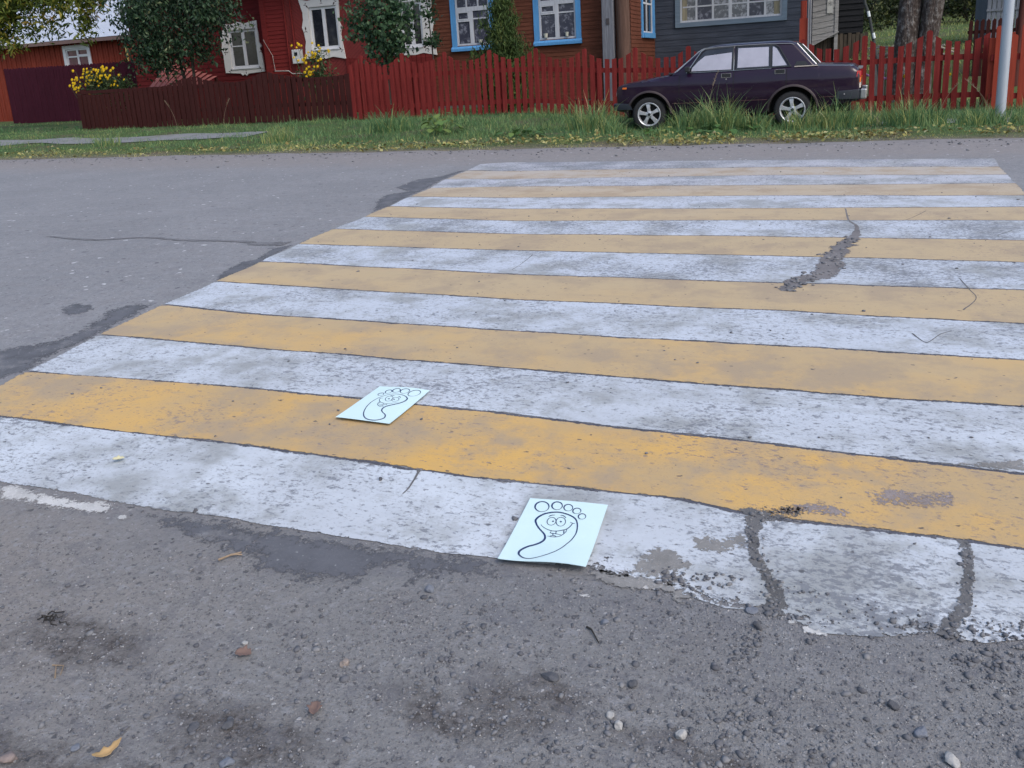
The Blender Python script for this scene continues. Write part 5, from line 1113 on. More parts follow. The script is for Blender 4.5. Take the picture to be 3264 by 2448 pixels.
# wide veranda window of six lights
x0, x1, z0, z1 = gw; c = MB()
c.box(x0-.13, x0, 24.945, 25.02, z0-.13, z1+.13); c.box(x1, x1+.13, 24.945, 25.02, z0-.13, z1+.13); c.box(x0, x1, 24.948, 25.02, z0-.13, z0); c.box(x0, x1, 24.948, 25.02, z1, z1+.13)
w = c.build('window', M_BLUEG, lh)
bars = [-4.056, -3.596, -3.116, -2.629, -2.176]; a = MB()
rect_ring(a, x0+.004, x1-.004, z0+.004, z1-.004, .05, 25.012, 25.05)
for i, bx in enumerate(bars): a.box(bx-(.045 if i == 2 else .028), bx+(.045 if i == 2 else .028), 25.010, 25.049, z0+.054, z1-.054)
ed = [x0+.05] + bars + [x1-.05]
for i in range(6): a.box(ed[i]+.03, ed[i+1]-.03, 25.016, 25.047, 2.60, 2.64)
a.build('sash', M_WORN, w)
for i in range(6):
    g = MB(); g.box(ed[i], ed[i+1]-.001, 25.032, 25.038, z0+.04, z1-.04); g.build('pane', [M_LACEW, M_LACE, M_LACEW, M_LACEW, M_LACE, M_LACEW][i], w)
for xa, xb in ((x0+.06,x0+.20), (x1-.22,x1-.07)): g = MB(); g.box(xa, xb, 25.026, 25.0315, z0+.05, z1-.05); g.build('curtain', M_CURT, w)

# pots standing on the inner sills, just in front of the curtains
M_POT = plain('white_glazed_pot', (.55,.54,.46), .4, .06); M_FLR = plain('red_flower', (.30,.02,.05), .7, .3)
def pot(x, y, z, r, h, lab):
    m = MB(); m.tube([(0,0,0), (0,0,h*.9), (0,0,h)], [r*.75, r, r*1.06], 14); o = m.build('flower_pot', M_POT, smooth=40); o.location = (x, y, z); tag(o, lab, 'flower pot', 'pots on the window sills')
pot(-7.58, 21.99, 1.951, .058, .11, 'cream pot at the left of the sill in the right blue framed window')
pot(-6.98, 21.99, 1.951, .05, .11, 'white pot at the right of the sill in the right blue framed window')
pot(-9.50, 21.99, 1.951, .062, .08, 'low white bowl shaped pot in the blue framed window behind the conifer')

# corner posts by the side wall
M_WOODG = mat_wood('weathered_grey_wood', (.165,.170,.195), .5, .85, 'z', .3)
M_WOODB = mat_wood('brown_pole_wood', (.11,.066,.052), .55, .85, 'z', .25)
m = MB(); m.box(-5.90, -5.59, 21.55, 21.78, -.1, 4.05); o = m.build('wooden_post', M_WOODG, bevel=.02); tag(o, 'square weathered grey timber post against the brown house wall', 'post', 'timber posts by the brown house')
m = MB(); m.box(-5.78, -5.70, 21.535, 21.549, 2.15, 2.30); q = m.build('knot', plain('dark_knot', (.05,.045,.05), .9), o)
m = MB(); m.tube([(-5.34,21.70,-.1), (-5.37,21.70,1.5), (-5.40,21.70,4.05)], [.185,.178,.17], 14); o = m.build('wooden_post', M_WOODB, smooth=50); tag(o, 'round brown pole standing right of the square grey post', 'post', 'timber posts by the brown house')
m = MB(); m.tube([(-.875,19,-.1), (-.88,19,2.2)], .062, 10); m.box(-.95,-.80, 18.93, 19.07, 0, 1.85); o = m.build('gate_post', M_REDB); tag(o, 'tall bright red square post behind the car roof', 'post', 'timber posts by the brown house')
M_CABLE = plain('dark_cable', (.09,.095,.10), .6, .2)
for dx, lab in ((.115, 'left one of two thin grey stakes beside the tall red post'), (.155, 'right one of two thin grey stakes beside the tall red post')):
    m = MB(); m.tube([(-.875+dx,18.9,-.1), (-.90+dx,18.9,2.6)], .014, 6); o = m.build('stake', plain('grey_stake', (.22,.22,.23), .8), smooth=60); tag(o, lab, 'stake', 'thin stakes by the red post')

# --- shed on the far left --------------------------------------------------------
M_SHED = mat_wood('orange_red_shed_boards', (.215,.042,.026), .6, .75, 'z', .25)
M_TIN = None
def mat_tin():
    N = NT('corrugated_roof_sheet'); x, y, z = N.sep()
    w = N.math('SINE', N.math('MULTIPLY', x, 48.0))
    c = N.mix(N.noise(1.2, 4, .6), (.42,.45,.52), (.52,.55,.62))
    return N.done(N.bsdf(c, .45, N.bump(w, .6, .02), Metallic=.1))
sl = thing('shed', 'long red board shed with a pale corrugated metal roof at the left', 'shed', (0, 0, 0))
sw = (-31.87, -30.60, 2.10, 3.16)
m = MB()
xs_ = np.arange(-44, -27.6, .155)
for i, xx in enumerate(xs_):
    for a, b in ([(.0, sw[2]), (sw[3], 3.55)] if sw[0]-.1 < xx < sw[1]+.05 else [(.0, 3.55)]):
        m.box(xx, xx+.125, 28-(.018 if i % 2 else 0)-.02, 28.0, a, b)
m.quad((-44,28.001,0), (sw[0],28.001,0), (sw[0],28.001,3.55), (-44,28.001,3.55)); m.quad((sw[1],28.001,0), (-27.5,28.001,0), (-27.5,28.001,3.55), (sw[1],28.001,3.55))
m.build('wall', M_SHED, sl)
m = MB(); m.add([(-44.3,27.55,3.56), (-27.3,27.55,3.50), (-27.3,33,7.0), (-44.3,33,7.06)], [(0,1,2,3)]); m.add([(-44.3,33,7.06), (-27.3,33,7.0), (-27.3,38.5,3.5), (-44.3,38.5,3.5)], [(0,1,2,3)]); m.build('roof', mat_tin(), sl, fix=False)
m = MB(); m.prism_y([(-44.3,3.40), (-27.3,3.34), (-27.3,3.485), (-44.3,3.545)], 27.56, 27.60); m.build('eaves_board', plain('purlin_board', (.16,.10,.09), .8), sl)
m = MB(); m.quad((-27.5,28,0), (-27.5,38,0), (-27.5,38,3.5), (-27.5,28,3.5)); m.add([(-27.51,28,3.5), (-27.51,38,3.5), (-27.51,33,6.9)], [(0,1,2)]); m.build('gable_wall', M_SHED, sl, fix=False)
x0, x1, z0, z1 = sw; m = MB(); rect_ring(m, x0-.16, x1+.16, z0-.16, z1+.14, .16, 27.93, 28.01); w = m.build('window', M_WHITEP, sl)
a = MB(); rect_ring(a, x0+.002, x1-.002, z0+.002, z1-.022, .06, 27.97, 28.01); a.box(-31.26,-31.17,27.965,28.008,z0+.062,z1-.082); a.box(x0+.062,-31.26,27.975,28.006,2.79,2.85); a.box(-31.17,x1-.062,27.972,28.006,2.80,2.90); a.build('sash', M_WHITEP, w)
g = MB(); g.box(x0, x1, 28.012, 28.02, z0, z1); g.build('pane', mat_glass('dim_red_curtain_glass', (.09,.03,.05)), w)
# narrow yellow corner strip of the next outbuilding and a red slope beside the house
m = MB(); m.box(-26.6, -24.2, 26.2, 28.8, 0, 3.0); o = m.build('outbuilding', M_SHED); tag(o, 'small red outbuilding half hidden behind the dark leaved tree', 'outbuilding')
m = MB(); m.box(-26.64, -26.56, 26.17, 26.25, 0, 2.95); m.build('corner_strip', plain('yellow_corner_strip', (.45,.33,.10), .7), o)
m = MB()
for i in range(10):
    xa = -20.05 + i*.19
    za, zb = 1.42 - .004*i, 1.75 - .055*i
    m.add([(xa,20.3,za-.22), (xa+.184,20.3,za-.22), (xa+.184-.15,21.5,zb+.25), (xa-.15,21.5,zb+.25)], [(0,1,2,3)])
lean = thing('porch_roof', 'small sloping porch roof of pinkish red boards beside the red house', 'porch roof', (0, 0, 0))
m.build('boards', plain('pink_red_boards', (.34,.105,.085), .7, .2, 2), lean)
for xx, yy, zt in ((-20.0,20.35,1.1), (-18.3,20.35,1.1), (-20.1,21.45,1.95), (-18.4,21.45,1.45)): m = MB(); m.box(xx, xx+.08, yy, yy+.08, 0, zt); m.build('post', M_BROWN, lean)

# --- old outbuilding right of the veranda ------------------------------------------
M_OLD = mat_wood('old_grey_boards', (.34,.335,.335), .65, .9, 'x', .25, (.20,.19,.18)); M_OLDV = mat_wood('old_brown_planks', (.085,.070,.055), .6, .9, 'z', .35); M_DLOG = mat_wood('tarred_dark_logs', (.020,.021,.024), .7, .85, 'x', .3)
ob = thing('old_barn', 'old barn with a weathered grey board wall and dark tarred log side', 'barn', (0, 0, 0))
m = MB(); m.prism_y([(-1.04,1.38), (-.34,1.72), (-.34,4.3), (-1.04,4.3)], 27.97, 28.03)
for k in range(16): m.prism_y([(-1.035,1.50+k*.17), (-.345,1.60+k*.17), (-.345,1.745+k*.17), (-1.035,1.645+k*.17)], 27.955-.004*(k % 3), 27.9695)
m.build('board_wall', M_OLD, ob)
m = MB(); m.box(-.40, -.30, 27.93, 28.05, .1, 4.3); m.build('corner_board', M_OLD, ob)
m = MB(); m.bar((-1.06,27.9,1.36), (-.28,27.9,1.74), .10, .04); m.build('sloping_board', M_OLD, ob)
m = MB(); lap_wall(m, -.29, .40, 1.68, 4.3, 28.12, [], .17, .03); m.build('log_wall', M_DLOG, ob)
m = MB()
for k in range(14): xx = -1.05 + k*.115; m.box(xx, xx+.10, 28.06+.01*(k % 3), 28.10+.01*(k % 3), 0, 1.66+.02*math.sin(k*3))
m.build('plank_base', M_OLDV, ob)
m = MB(); m.add([(-1.5,27.5,4.2), (.8,27.5,4.2), (.8,30.5,6.2), (-1.5,30.5,6.2)], [(0,1,2,3)]); m.build('roof', M_ROOFG, ob, fix=False)
m = MB(); m.box(-1.0, .4, 28.3, 31, 0, 4.2); m.build('rear_wall', M_DLOG, ob)
nb = MB(); nb.box(-.625, -.465, 27.925, 27.934, 2.29, 2.85); o = nb.build('notice_plate', plain('white_plate', (.50,.50,.48), .6, .1)); tag(o, 'white notice plate with dark lettering on the weathered board wall', 'notice')
nb = MB()
for xx in (-.585, -.545, -.50): nb.box(xx, xx+.013, 27.9215, 27.924, 2.50, 2.62)
nb.box(-.572, -.548, 27.9215, 27.924, 2.555, 2.57); nb.build('lettering', plain('dark_lettering', (.06,.06,.06), .8), o)

# leaning stay with insulators
m = MB(); m.tube([(.22,19.5,2.9), (.29,19.5,2.09), (.39,19.5,1.82), (.60,19.5,.8), (.72,19.5,0)], .03, 8); o = m.build('guy_pole', plain('dark_stay', (.035,.04,.04), .8), smooth=50); tag(o, 'dark leaning stay rod with white insulators behind the red fence', 'stay rod')
for (xx, zz_) in ((.255,2.42), (.27,2.28), (.372,1.86), (.487,1.42)): m = MB(); m.tube([(xx-.01,19.46,zz_+.055), (xx+.015,19.46,zz_-.055)], .03, 8); m.build('insulator', plain('white_porcelain', (.66,.70,.70), .3, .05), o, smooth=50)
# dark picket gate and bluish shed at the far right
gr = thing('picket_fence', 'dark brown picket fence far back at the right, before the bluish shed', 'fence', (0, 24, 0))
m = MB()
for k in range(14):
    xx = 2.76 + k*.125; m.prism_y([(xx,.0), (xx+.085,.0), (xx+.085,1.66+.02*(k % 3)), (xx+.042,1.72), (xx,1.66)], 0, .02)
m.build('picket_panel', M_BROWN, gr); m = MB(); m.prism_y([(2.8,.83), (2.95,.83), (3.75,1.38), (3.6,1.38)], .021, .05); m.build('brace', M_BROWN, gr)
for zz_ in (.75, 1.38): m = MB(); m.box(2.74,4.5,.0205,.06,zz_,zz_+.08); m.build('rail', M_BROWN, gr)
br = thing('shed', 'bluish grey board shed behind the pale metal post', 'shed', (0, 0, 0))
M_BSHED = mat_wood('bluish_grey_boards', (.17,.185,.22), .6, .85, 'z', .25)
m = MB()
for k in range(26): xx = 3.52 + k*.115; m.box(xx, xx+.10, 27+.006*(k % 2), 27.03, 0, 2.9)
m.box(3.5, 6.5, 26.975, 26.998, 1.98, 2.04); m.build('wall', M_BSHED, br)
m = MB(); m.add([(3.3,26.7,2.88), (6.8,26.7,2.88), (6.8,29.5,3.9), (3.3,29.5,3.9)], [(0,1,2,3)]); m.build('roof', M_ROOFG, br, fix=False)
m = MB(); m.quad((3.52,27.03,0), (3.52,29.4,0), (3.52,29.4,3.8), (3.52,27.03,2.9)); m.build('side_wall', M_BSHED, br)
m = MB(); m.tube([(3.72,23.3,0), (3.80,23.3,3.4)], .075, 10); o = m.build('wooden_post', mat_wood('brown_red_pole', (.10,.035,.03), .6, .8), smooth=50); tag(o, 'brown red pole at the right edge, behind the gate', 'post')
# bin behind the gate
m = MB(); m.box(2.60, 2.86, 18.0, 18.3, 0, .86); o = m.build('bin', plain('dark_green_bin', (.012,.035,.035), .5), bevel=.02); tag(o, 'dark green bin with a yellow rim just behind the gate', 'bin')
m = MB(); m.box(2.58, 2.88, 17.98, 18.32, .865, .95); m.build('rim', plain('yellow_rim', (.55,.33,.04), .5), o)

# pale metal post at the verge
m = MB(); zb = hz(2.16, 14.44); m.tube([(0,0,-.3), (0,0,3.4)], .072, 20, cap=True)
N_ = NT('galvanised_post'); c_ = N_.mix(N_.noise(4, 4, .6, N_.map((2,2,.4))), (.36,.40,.47), (.46,.50,.56)); c_ = N_.mix(N_.step(N_.noise(60, 3, .6), .68, .72), c_, (.12,.12,.13))
o = m.build('metal_post', N_.done(N_.bsdf(c_, .45, Metallic=.25)), smooth=50); o.location = (2.165, 14.5, zb); tag(o, 'pale grey metal post on the verge at the right', 'post')
m = MB(); m.tube([(0,0,3.4), (0,0,3.44)], [.076,.05], 20); m.build('cap', plain('post_cap', (.3,.32,.35), .5), o, smooth=40)

# ---------------------------------------------------------------- trees, shrubs, flowers
def crown(name, blobs, size, asp, mat, parent, droop=.6, clump=22, tint=(.45,.16), spread=.16, up=None, shell=.55):
    """leaf clusters spread through a few ellipsoids (x,y,z,rx,ry,rz,n leaves)"""
    C = []; T = []
    for (x, y, z, rx, ry, rz, n) in blobs:
        k = max(3, n//clump); d = rng.normal(0, 1, (k,3)); d /= np.linalg.norm(d, axis=1)[:,None]
        r = (shell + (1-shell)*rng.random(k))**1.0 * (.86 + .2*rng.random(k)); r = np.where(rng.random(k) < .25, rng.random(k)**.5*.8, r)
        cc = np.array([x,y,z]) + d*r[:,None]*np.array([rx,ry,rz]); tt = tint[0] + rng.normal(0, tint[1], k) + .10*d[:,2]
        C.append(np.repeat(cc, clump, 0) + rng.normal(0, spread, (k*clump,3))); T.append(np.repeat(tt, clump) + rng.normal(0, .07, k*clump))
    C = np.concatenate(C); T = np.clip(np.concatenate(T), 0, 1)
    v, f, t = cards(C, size*np.exp(rng.normal(0, .22, len(C))), T, asp, 0, droop, up)
    return np_mesh(name, v, f, mat, parent, {'tint': t})
def trunk_mesh(name, pts, rad, mat, parent, n=10): 
    m = MB(); m.tube(pts, rad, n); return m.build(name, mat, parent, smooth=60)
def mat_bark(name, a, b, sc=6, disp=.6):
    N = NT(name); n1 = N.noise(sc, 6, .72, N.map((1.3,1.3,.75))); v = N.voro(sc*2.2, src=N.map((1.6,1.6,.45)), out='Distance')
    c = N.ramp(n1, [(.25, tuple(x*.35 for x in a)), (.5, a), (.66, b), (.8, tuple(min(1,x*1.3) for x in b))])
    return N.done(N.bsdf(c, .9, N.bump(N.math('ADD', n1, N.math('MULTIPLY', v, .6)), disp, .05), Specular_IOR_Level=.2))
M_BARK = mat_bark('dark_bark', (.05,.042,.036), (.10,.085,.07), 8)
M_BIRCH = mat_bark('rough_birch_bark', (.075,.058,.052), (.24,.225,.215), 9, 1.0)
M_LEAFD = mat_leaf('dark_leaves', [(0,(.008,.018,.011)),(.35,(.018,.044,.022)),(.6,(.038,.080,.038)),(.85,(.080,.125,.060)),(1,(.16,.18,.09))], .25, .5)
M_LEAFH = mat_leaf('heart_leaves', [(0,(.016,.036,.022)),(.4,(.036,.078,.040)),(.7,(.068,.130,.062)),(1,(.14,.20,.10))], .25, .5)
M_LEAFY = mat_leaf('turning_leaves', [(0,(.030,.055,.016)),(.35,(.085,.125,.022)),(.6,(.17,.20,.03)),(.8,(.30,.26,.045)),(1,(.40,.22,.05))], .35)
M_THUJA = mat_leaf('conifer_sprays', [(0,(.018,.036,.012)),(.4,(.050,.090,.024)),(.7,(.100,.145,.036)),(1,(.18,.19,.05))], .15, .7)
M_BACK = mat_leaf('undergrowth_leaves', [(0,(.012,.020,.008)),(.4,(.035,.050,.016)),(.65,(.065,.080,.022)),(.85,(.13,.12,.03)),(1,(.22,.17,.05))], .25)

t = thing('leafy_tree', 'dark leaved bushy tree with two thin trunks behind the old brown fence', 'tree', (-17.55, 19.3, 0), group='garden trees')
trunk_mesh('trunk', [(-.02,0,-.1), (-.06,.05,1.2), (-.30,.1,2.2), (-.55,.1,3.3)], [.055,.048,.038,.02], M_BARK, t)
trunk_mesh('trunk', [(.20,.05,-.1), (.22,.05,1.2), (.35,.0,2.3), (.55,.1,3.4)], [.05,.045,.035,.02], M_BARK, t)
m = MB()
for a in ((-.30,.1,2.2, -1.5,.1,2.7), (-.06,.05,1.5, -1.2,-.2,1.95), (.35,0,2.2, 1.2,.1,2.6), (.22,.05,1.8, .7,-.3,2.3), (-.5,.1,3.0, -1.8,0,3.6), (.4,.1,2.8, 1.3,.1,3.6)): m.tube([a[:3], [(a[i]+a[i+3])/2+(.08 if i == 2 else 0) for i in range(3)], a[3:]], [.025,.018,.008], 6)
m.build('limb', M_BARK, t, smooth=60)
crown('crown', [(-.7,0,3.2,1.15,.8,.80,1700), (-.75,-.1,2.35,.75,.7,.50,850), (.45,0,3.2,1.05,.8,.80,1600), (.35,-.1,2.35,.75,.6,.42,700), (1.45,0,3.05,.55,.5,.55,420), (1.2,-.1,2.45,.35,.4,.30,150), (-1.75,0,3.05,.45,.4,.40,200), (-.2,-.2,1.95,.35,.3,.22,150), (.75,-.1,2.05,.3,.3,.2,110), (-.6,-.1,1.75,.25,.3,.16,80), (-1.35,0,2.65,.70,.6,.60,700), (-1.15,-.1,1.98,.45,.5,.34,420), (-1.55,0,3.4,.75,.6,.6,600), (0,.1,4.2,1.7,1.0,.9,1300), (.95,.1,3.45,.85,.7,.7,900)], .115, .50, M_LEAFD, t, 1.2, 16, (.45,.22), .20)

t = thing('turning_tree', 'tree with yellowing green leaves hanging in at the top left corner', 'tree', (-28.6, 20.3, 0), group='garden trees')
trunk_mesh('trunk', [(0,0,-.1), (.1,0,1.8), (.3,0,3.4), (.4,0,5.5)], [.16,.14,.11,.06], M_BARK, t, 12)
m = MB()
for q in ([(.25,0,3.2), (2.6,-.3,4.2), (5.2,-.5,4.15), (7.6,-.6,3.85)], [(.3,0,3.6), (2.8,-.5,4.6), (6.0,-.8,4.4)], [(.2,0,2.9), (2.2,-.4,3.6), (4.8,-.6,3.3)], [(.35,0,4.5), (3.5,0,5.3), (6.8,-.2,4.9)]): m.tube(q, np.linspace(.07,.015,len(q)), 6)
m.build('limb', M_BARK, t, smooth=60)
crown('crown', [(x+2.4, y, z, a, b, c, n) for x, y, z, a, b, c, n in [(1.9,-.8,4.25,1.2,.6,.60,1300), (1.6,-.8,3.62,.55,.4,.42,420), (1.2,-.8,3.85,.6,.4,.5,400), (2.7,-.8,3.2,.22,.3,.30,150), (3.5,-.8,4.12,.85,.5,.42,800), (4.3,-.8,3.90,.5,.4,.38,320), (4.95,-.8,3.45,.28,.3,.42,200), (5.35,-.8,3.85,.45,.4,.32,320),
   (3.55,-.8,3.30,.28,.3,.34,160), (1.2,-.8,3.1,.45,.4,.5,330), (1.0,-.8,2.75,.24,.3,.24,80), (1.85,-.8,2.85,.30,.3,.20,120), (4.75,-.8,2.93,.16,.2,.14,50), (5.1,-.8,3.15,.18,.2,.2,60), (.8,0,5.2,2.2,1.5,1.2,900), (3.6,-.3,5.0,1.8,1.2,.7,900), (-.5,-.4,4.2,1.2,1,1,600)]],
   .19, .30, M_LEAFY, t, .8, 12, (.46,.20), .15)

t = thing('leafy_bush', 'dark heart leaved bush on a thin trunk where red house meets brown one', 'bush', (-11.0, 19.3, 0), group='garden trees')
trunk_mesh('trunk', [(.0,0,-.1), (-.02,0,1.4), (-.1,0,2.4), (-.2,.1,3.6)], [.06,.05,.04,.02], M_BARK, t)
trunk_mesh('trunk', [(1.32,.1,-.1), (1.30,.1,1.5), (1.25,.1,2.6), (1.2,.1,3.4)], [.022,.018,.014,.008], M_BARK, t)
m = MB()
for a in ((0,0,1.5,.5,-.2,1.95), (-.05,0,2.0,-.5,-.1,2.3), (-.1,0,2.6,.5,0,3.1), (-.1,0,2.8,-.6,0,3.3)): m.tube([a[:3], a[3:]], [.022,.008], 6)
m.build('limb', M_BARK, t, smooth=60)
crown('crown', [(.10,0,2.95,.70,.55,.62,950), (.30,-.1,2.30,.62,.5,.48,720), (.02,-.1,1.82,.40,.4,.30,330), (.45,-.2,1.9,.25,.3,.22,130), (-.62,0,2.25,.30,.3,.26,170), (-.80,0,2.75,.22,.25,.20,100), (-.45,0,2.62,.25,.3,.2,110), (.75,-.1,2.7,.25,.3,.3,130), (-.3,0,1.95,.2,.25,.2,80), (0,.1,3.9,.9,.7,.6,400), (-.55,-.1,2.45,.3,.3,.35,160), (.62,-.1,2.1,.22,.3,.25,110)], .105, .78, M_LEAFH, t, 1.2, 12, (.50,.18), .15)
crown('twig_leaves', [(1.32,.1,2.0,.22,.2,.22,130), (1.30,.1,2.55,.18,.2,.22,100), (1.28,.1,3.0,.22,.2,.2,90)], .10, .7, M_LEAFD, t, .6, 10, (.42,.12), .09)

t = thing('conifer', 'pointed dark green conifer in front of the brown house', 'conifer', (-7.72, 19.25, 0), group='garden trees')
trunk_mesh('trunk', [(0,0,-.1), (0,0,1.2), (0,0,2.7)], [.06,.045,.012], M_BARK, t)
cb = []
for k in range(26):
    f = k/25; z = .35 + 2.55*f; r = (.70*(1-f)**.7 + .12) * (1 + .12*math.sin(k*2.4)); cb.append((random.uniform(-.06,.06), random.uniform(-.06,.06), z, r, r*.9, .13, int(120+820*(1-f))))
cb += [(.55,-.1,1.50,.30,.2,.10,140), (-.62,-.1,1.55,.28,.2,.10,140), (-.75,-.1,1.30,.25,.2,.10,120), (-.45,-.1,2.25,.16,.16,.14,90)]
crown('crown', cb, .12, .16, M_THUJA, t, -.2, 12, (.42,.15), .075, np.array([0,0,.8]))

t = thing('birch_tree', 'left of two thick rough grey trunks behind the right part of the red fence', 'tree', (1.22, 21.5, 0), group='thick old trees')
def rough_trunk(pts, rad, parent, n=40, rows=60):
    P = [Vector(p) for p in pts]; V = []; sd_ = random.random()*50
    for i in range(rows):
        t_ = i/(rows-1)*(len(P)-1); k = min(int(t_), len(P)-2); f = t_-k; c = P[k].lerp(P[k+1], f); r = rad[k]+(rad[k+1]-rad[k])*f
        for j in range(n):
            a = 2*math.pi*j/n; d = Vector((math.cos(a), math.sin(a), 0))
            w = 1 + .10*mnoise.noise(Vector((d.x*2.2, d.y*2.2, c.z*.9+sd_))) + .07*mnoise.noise(Vector((d.x*7, d.y*7, c.z*1.6+sd_)))
            V.append(c + d*r*w)
    F = [(i*n+j, i*n+(j+1)%n, (i+1)*n+(j+1)%n, (i+1)*n+j) for i in range(rows-1) for j in range(n)]
    return np_mesh('trunk', [tuple(v) for v in V], F, M_BIRCH, parent, smooth=True)
rough_trunk([(-.02,0,-.1), (-.01,0,.6), (.02,0,1.4), (.08,.1,2.4), (.2,.2,5.0)], [.31,.26,.235,.225,.17], t)
crown('crown', [(.2,.4,6.2,1.8,1.8,1.3,900), (-1.2,.8,5.8,1.2,1.2,.8,400)], .16, .6, M_LEAFY, t, .7, 14, (.35,.16), .22)
t = thing('birch_tree', 'right of two thick rough grey trunks, paler and leaning right', 'tree', (1.60, 21.45, 0), group='thick old trees')
rough_trunk([(-.05,0,-.1), (-.01,0,.6), (.05,0,1.2), (.16,0,2.3), (.5,.2,5.0)], [.24,.20,.195,.215,.16], t)
crown('crown', [(.9,.6,6.4,1.7,1.7,1.2,800)], .16, .6, M_LEAFY, t, .7, 14, (.35,.16), .22)
# pale sticks stacked by the trunks
m = MB()
for k in range(34):
    xx = random.uniform(.55,1.05) if k < 22 else random.uniform(1.8,2.2); a = random.uniform(-.5,.5); L = random.uniform(.2,.5); z = random.uniform(.8,1.2)
    m.tube([(xx-L*math.cos(a)/2, 22.2+random.uniform(-.2,.2), z-L*math.sin(a)/2), (xx+L*math.cos(a)/2, 22.2+random.uniform(-.2,.2), z+L*math.sin(a)/2)], random.uniform(.012,.03), 6)
m.box(.5, 1.1, 22.0, 22.4, 0, .8); tag(m.build('brush_pile', plain('pale_dead_wood', (.26,.235,.20), .9, .4, 8), smooth=40), 'pile of pale dead branches at the foot of the thick trunks', 'brush pile')

def flowers(x, y, blobs, heads, label, hsize=.055):
    t = thing('flower_clump', label, 'flowers', (x, y, 0), group='yellow flower clumps behind the brown fence')
    V = []; F = []; m = MB()
    for hx, hz_ in heads:
        bx = hx*.45 + random.uniform(-.1,.1); m.tube([(bx,random.uniform(-.1,.1),hz(x,y)), (hx*.8,0,hz_*.6), (hx,-.08,hz_-.02)], [.006,.005,.004], 4)
    m.build('stems', plain('flower_stem', (.06,.09,.03), .8), t)
    crown('leaves', blobs, .10, .35, M_WEED2, t, -.1, 10, (.4,.15), .10)
    for hx, hz_ in heads:
        b = len(V); r = hsize*random.uniform(.75,1.2); cx, cy, cz = hx, -.10+random.uniform(-.08,.05), hz_; tl = random.uniform(-.5,.5); ph = random.random()
        for k in range(18):
            a = 2*math.pi*(k/18+ph); rr_ = r*(1 if k % 2 else .55)
            V.append((cx+rr_*math.cos(a), cy-.012+.5*rr_*math.sin(a)*.5, cz+rr_*math.sin(a)*.85+tl*rr_*math.cos(a)*.3))
        V.append((cx, cy-.03, cz)); F += [(b+k, b+(k+1) % 18, b+18) for k in range(18)]
    np_mesh('blossoms', V, F, M_YFL, t)
    return t
M_WEED2 = mat_leaf('flower_leaves', [(0,(.015,.035,.015)),(.5,(.045,.080,.028)),(1,(.13,.14,.05))], .2)
N_ = NT('yellow_petals'); c_ = N_.mix(N_.noise(9, 3, .6), (.55,.30,.006), (.70,.50,.012)); M_YFL = N_.done(N_.bsdf(c_, .6, Specular_IOR_Level=.2))
H1 = [(random.gauss(-20.45,.40), random.gauss(1.72,.13)) for _ in range(44)] + [(random.gauss(-21.25,.16), random.gauss(1.50,.13)) for _ in range(24)] + [(random.gauss(-20.15,.12), random.gauss(1.86,.05)) for _ in range(9)] + [(-19.72,1.86),(-19.55,1.66),(-19.38,1.52),(-19.75,1.50),(-19.6,1.36),(-19.68,1.40),(-21.1,1.26),(-21.0,1.22),(-20.8,1.20),(-20.3,1.40),(-20.28,1.46),(-20.35,1.52),(-19.95,1.62),(-19.9,1.58),(-20.0,1.68)]
flowers(-20.4, 18.9, [(.1,0,1.45,.9,.2,.32,900), (.2,0,1.0,.6,.2,.5,500), (1.0,0,1.35,.35,.15,.2,200)], [(a+20.4, b) for a, b in H1], 'big sprawling clump of yellow flowers at the left end of the brown fence')
H2 = [(-13.25,2.08),(-13.05,2.09),(-13.07,2.02),(-13.10,2.13),(-12.98,2.06),(-13.18,1.78)] + [(random.gauss(-12.62,.12), random.gauss(1.83,.06)) for _ in range(10)] + [(random.gauss(-12.95,.09), random.gauss(1.66,.06)) for _ in range(6)] + [(random.gauss(-12.75,.13), random.gauss(1.38,.16)) for _ in range(14)] + [(-12.16,1.91),(-12.19,1.87),(-12.40,2.03),(-12.42,1.96),(-12.5,1.52),(-12.52,1.66),(-12.45,1.70),(-12.58,2.10)]
flowers(-12.7, 18.6, [(.1,0,1.5,.25,.15,.42,260), (.25,0,1.2,.4,.15,.3,260), (-.35,0,1.25,.12,.1,.35,120)], [(a+12.7, b) for a, b in H2], 'upright clump of yellow flowers in front of the white meter box', .05)
def bits(x, y, n, zr, mat, label, name='garden_flower', s=.035, spread=.12):
    V = []; F = []
    for k in range(n):
        c = Vector((x+random.gauss(0,spread), y, random.uniform(*zr))); b = len(V)
        for j in range(8): a = j*math.pi/4; V.append(tuple(c + Vector((math.cos(a)*s, random.uniform(-.01,.01), math.sin(a)*s))))
        V.append(tuple(c + Vector((0,-.02,0)))); F += [(b+j, b+(j+1)%8, b+8) for j in range(8)]
    t = thing(name, label, 'flower', (0,0,0)); np_mesh('blossoms', V, F, mat, t); m = MB()
    for k in range(4): m.tube([(x+random.gauss(0,.04), y+.03, hz(x,y)), (x+random.gauss(0,.06), y+.03, zr[1])], .006, 4)
    m.build('stems', plain('flower_stem', (.06,.09,.03), .8), t)
M_LIL = plain('lilac_petals', (.22,.13,.30), .7, .2); M_WFL = plain('white_petals', (.60,.56,.52), .7, .1)
bits(1.60, 18.1, 2, (.88,.93), M_YFL, 'yellow flower seen between two pickets, upper one right of the trunks', s=.05, spread=.02)
bits(1.05, 18.1, 2, (.56,.62), M_YFL, 'lower yellow flower seen between pickets in front of the trunks', s=.045, spread=.02)
bits(1.86, 18.1, 3, (.52,.95), M_YFL, 'small yellow and tall flower right of the upper yellow flower', s=.03, spread=.03)
bits(.70, 18.1, 3, (.55,.75), M_LIL, 'lilac flowers behind the pickets left of the trunks', s=.03, spread=.03)
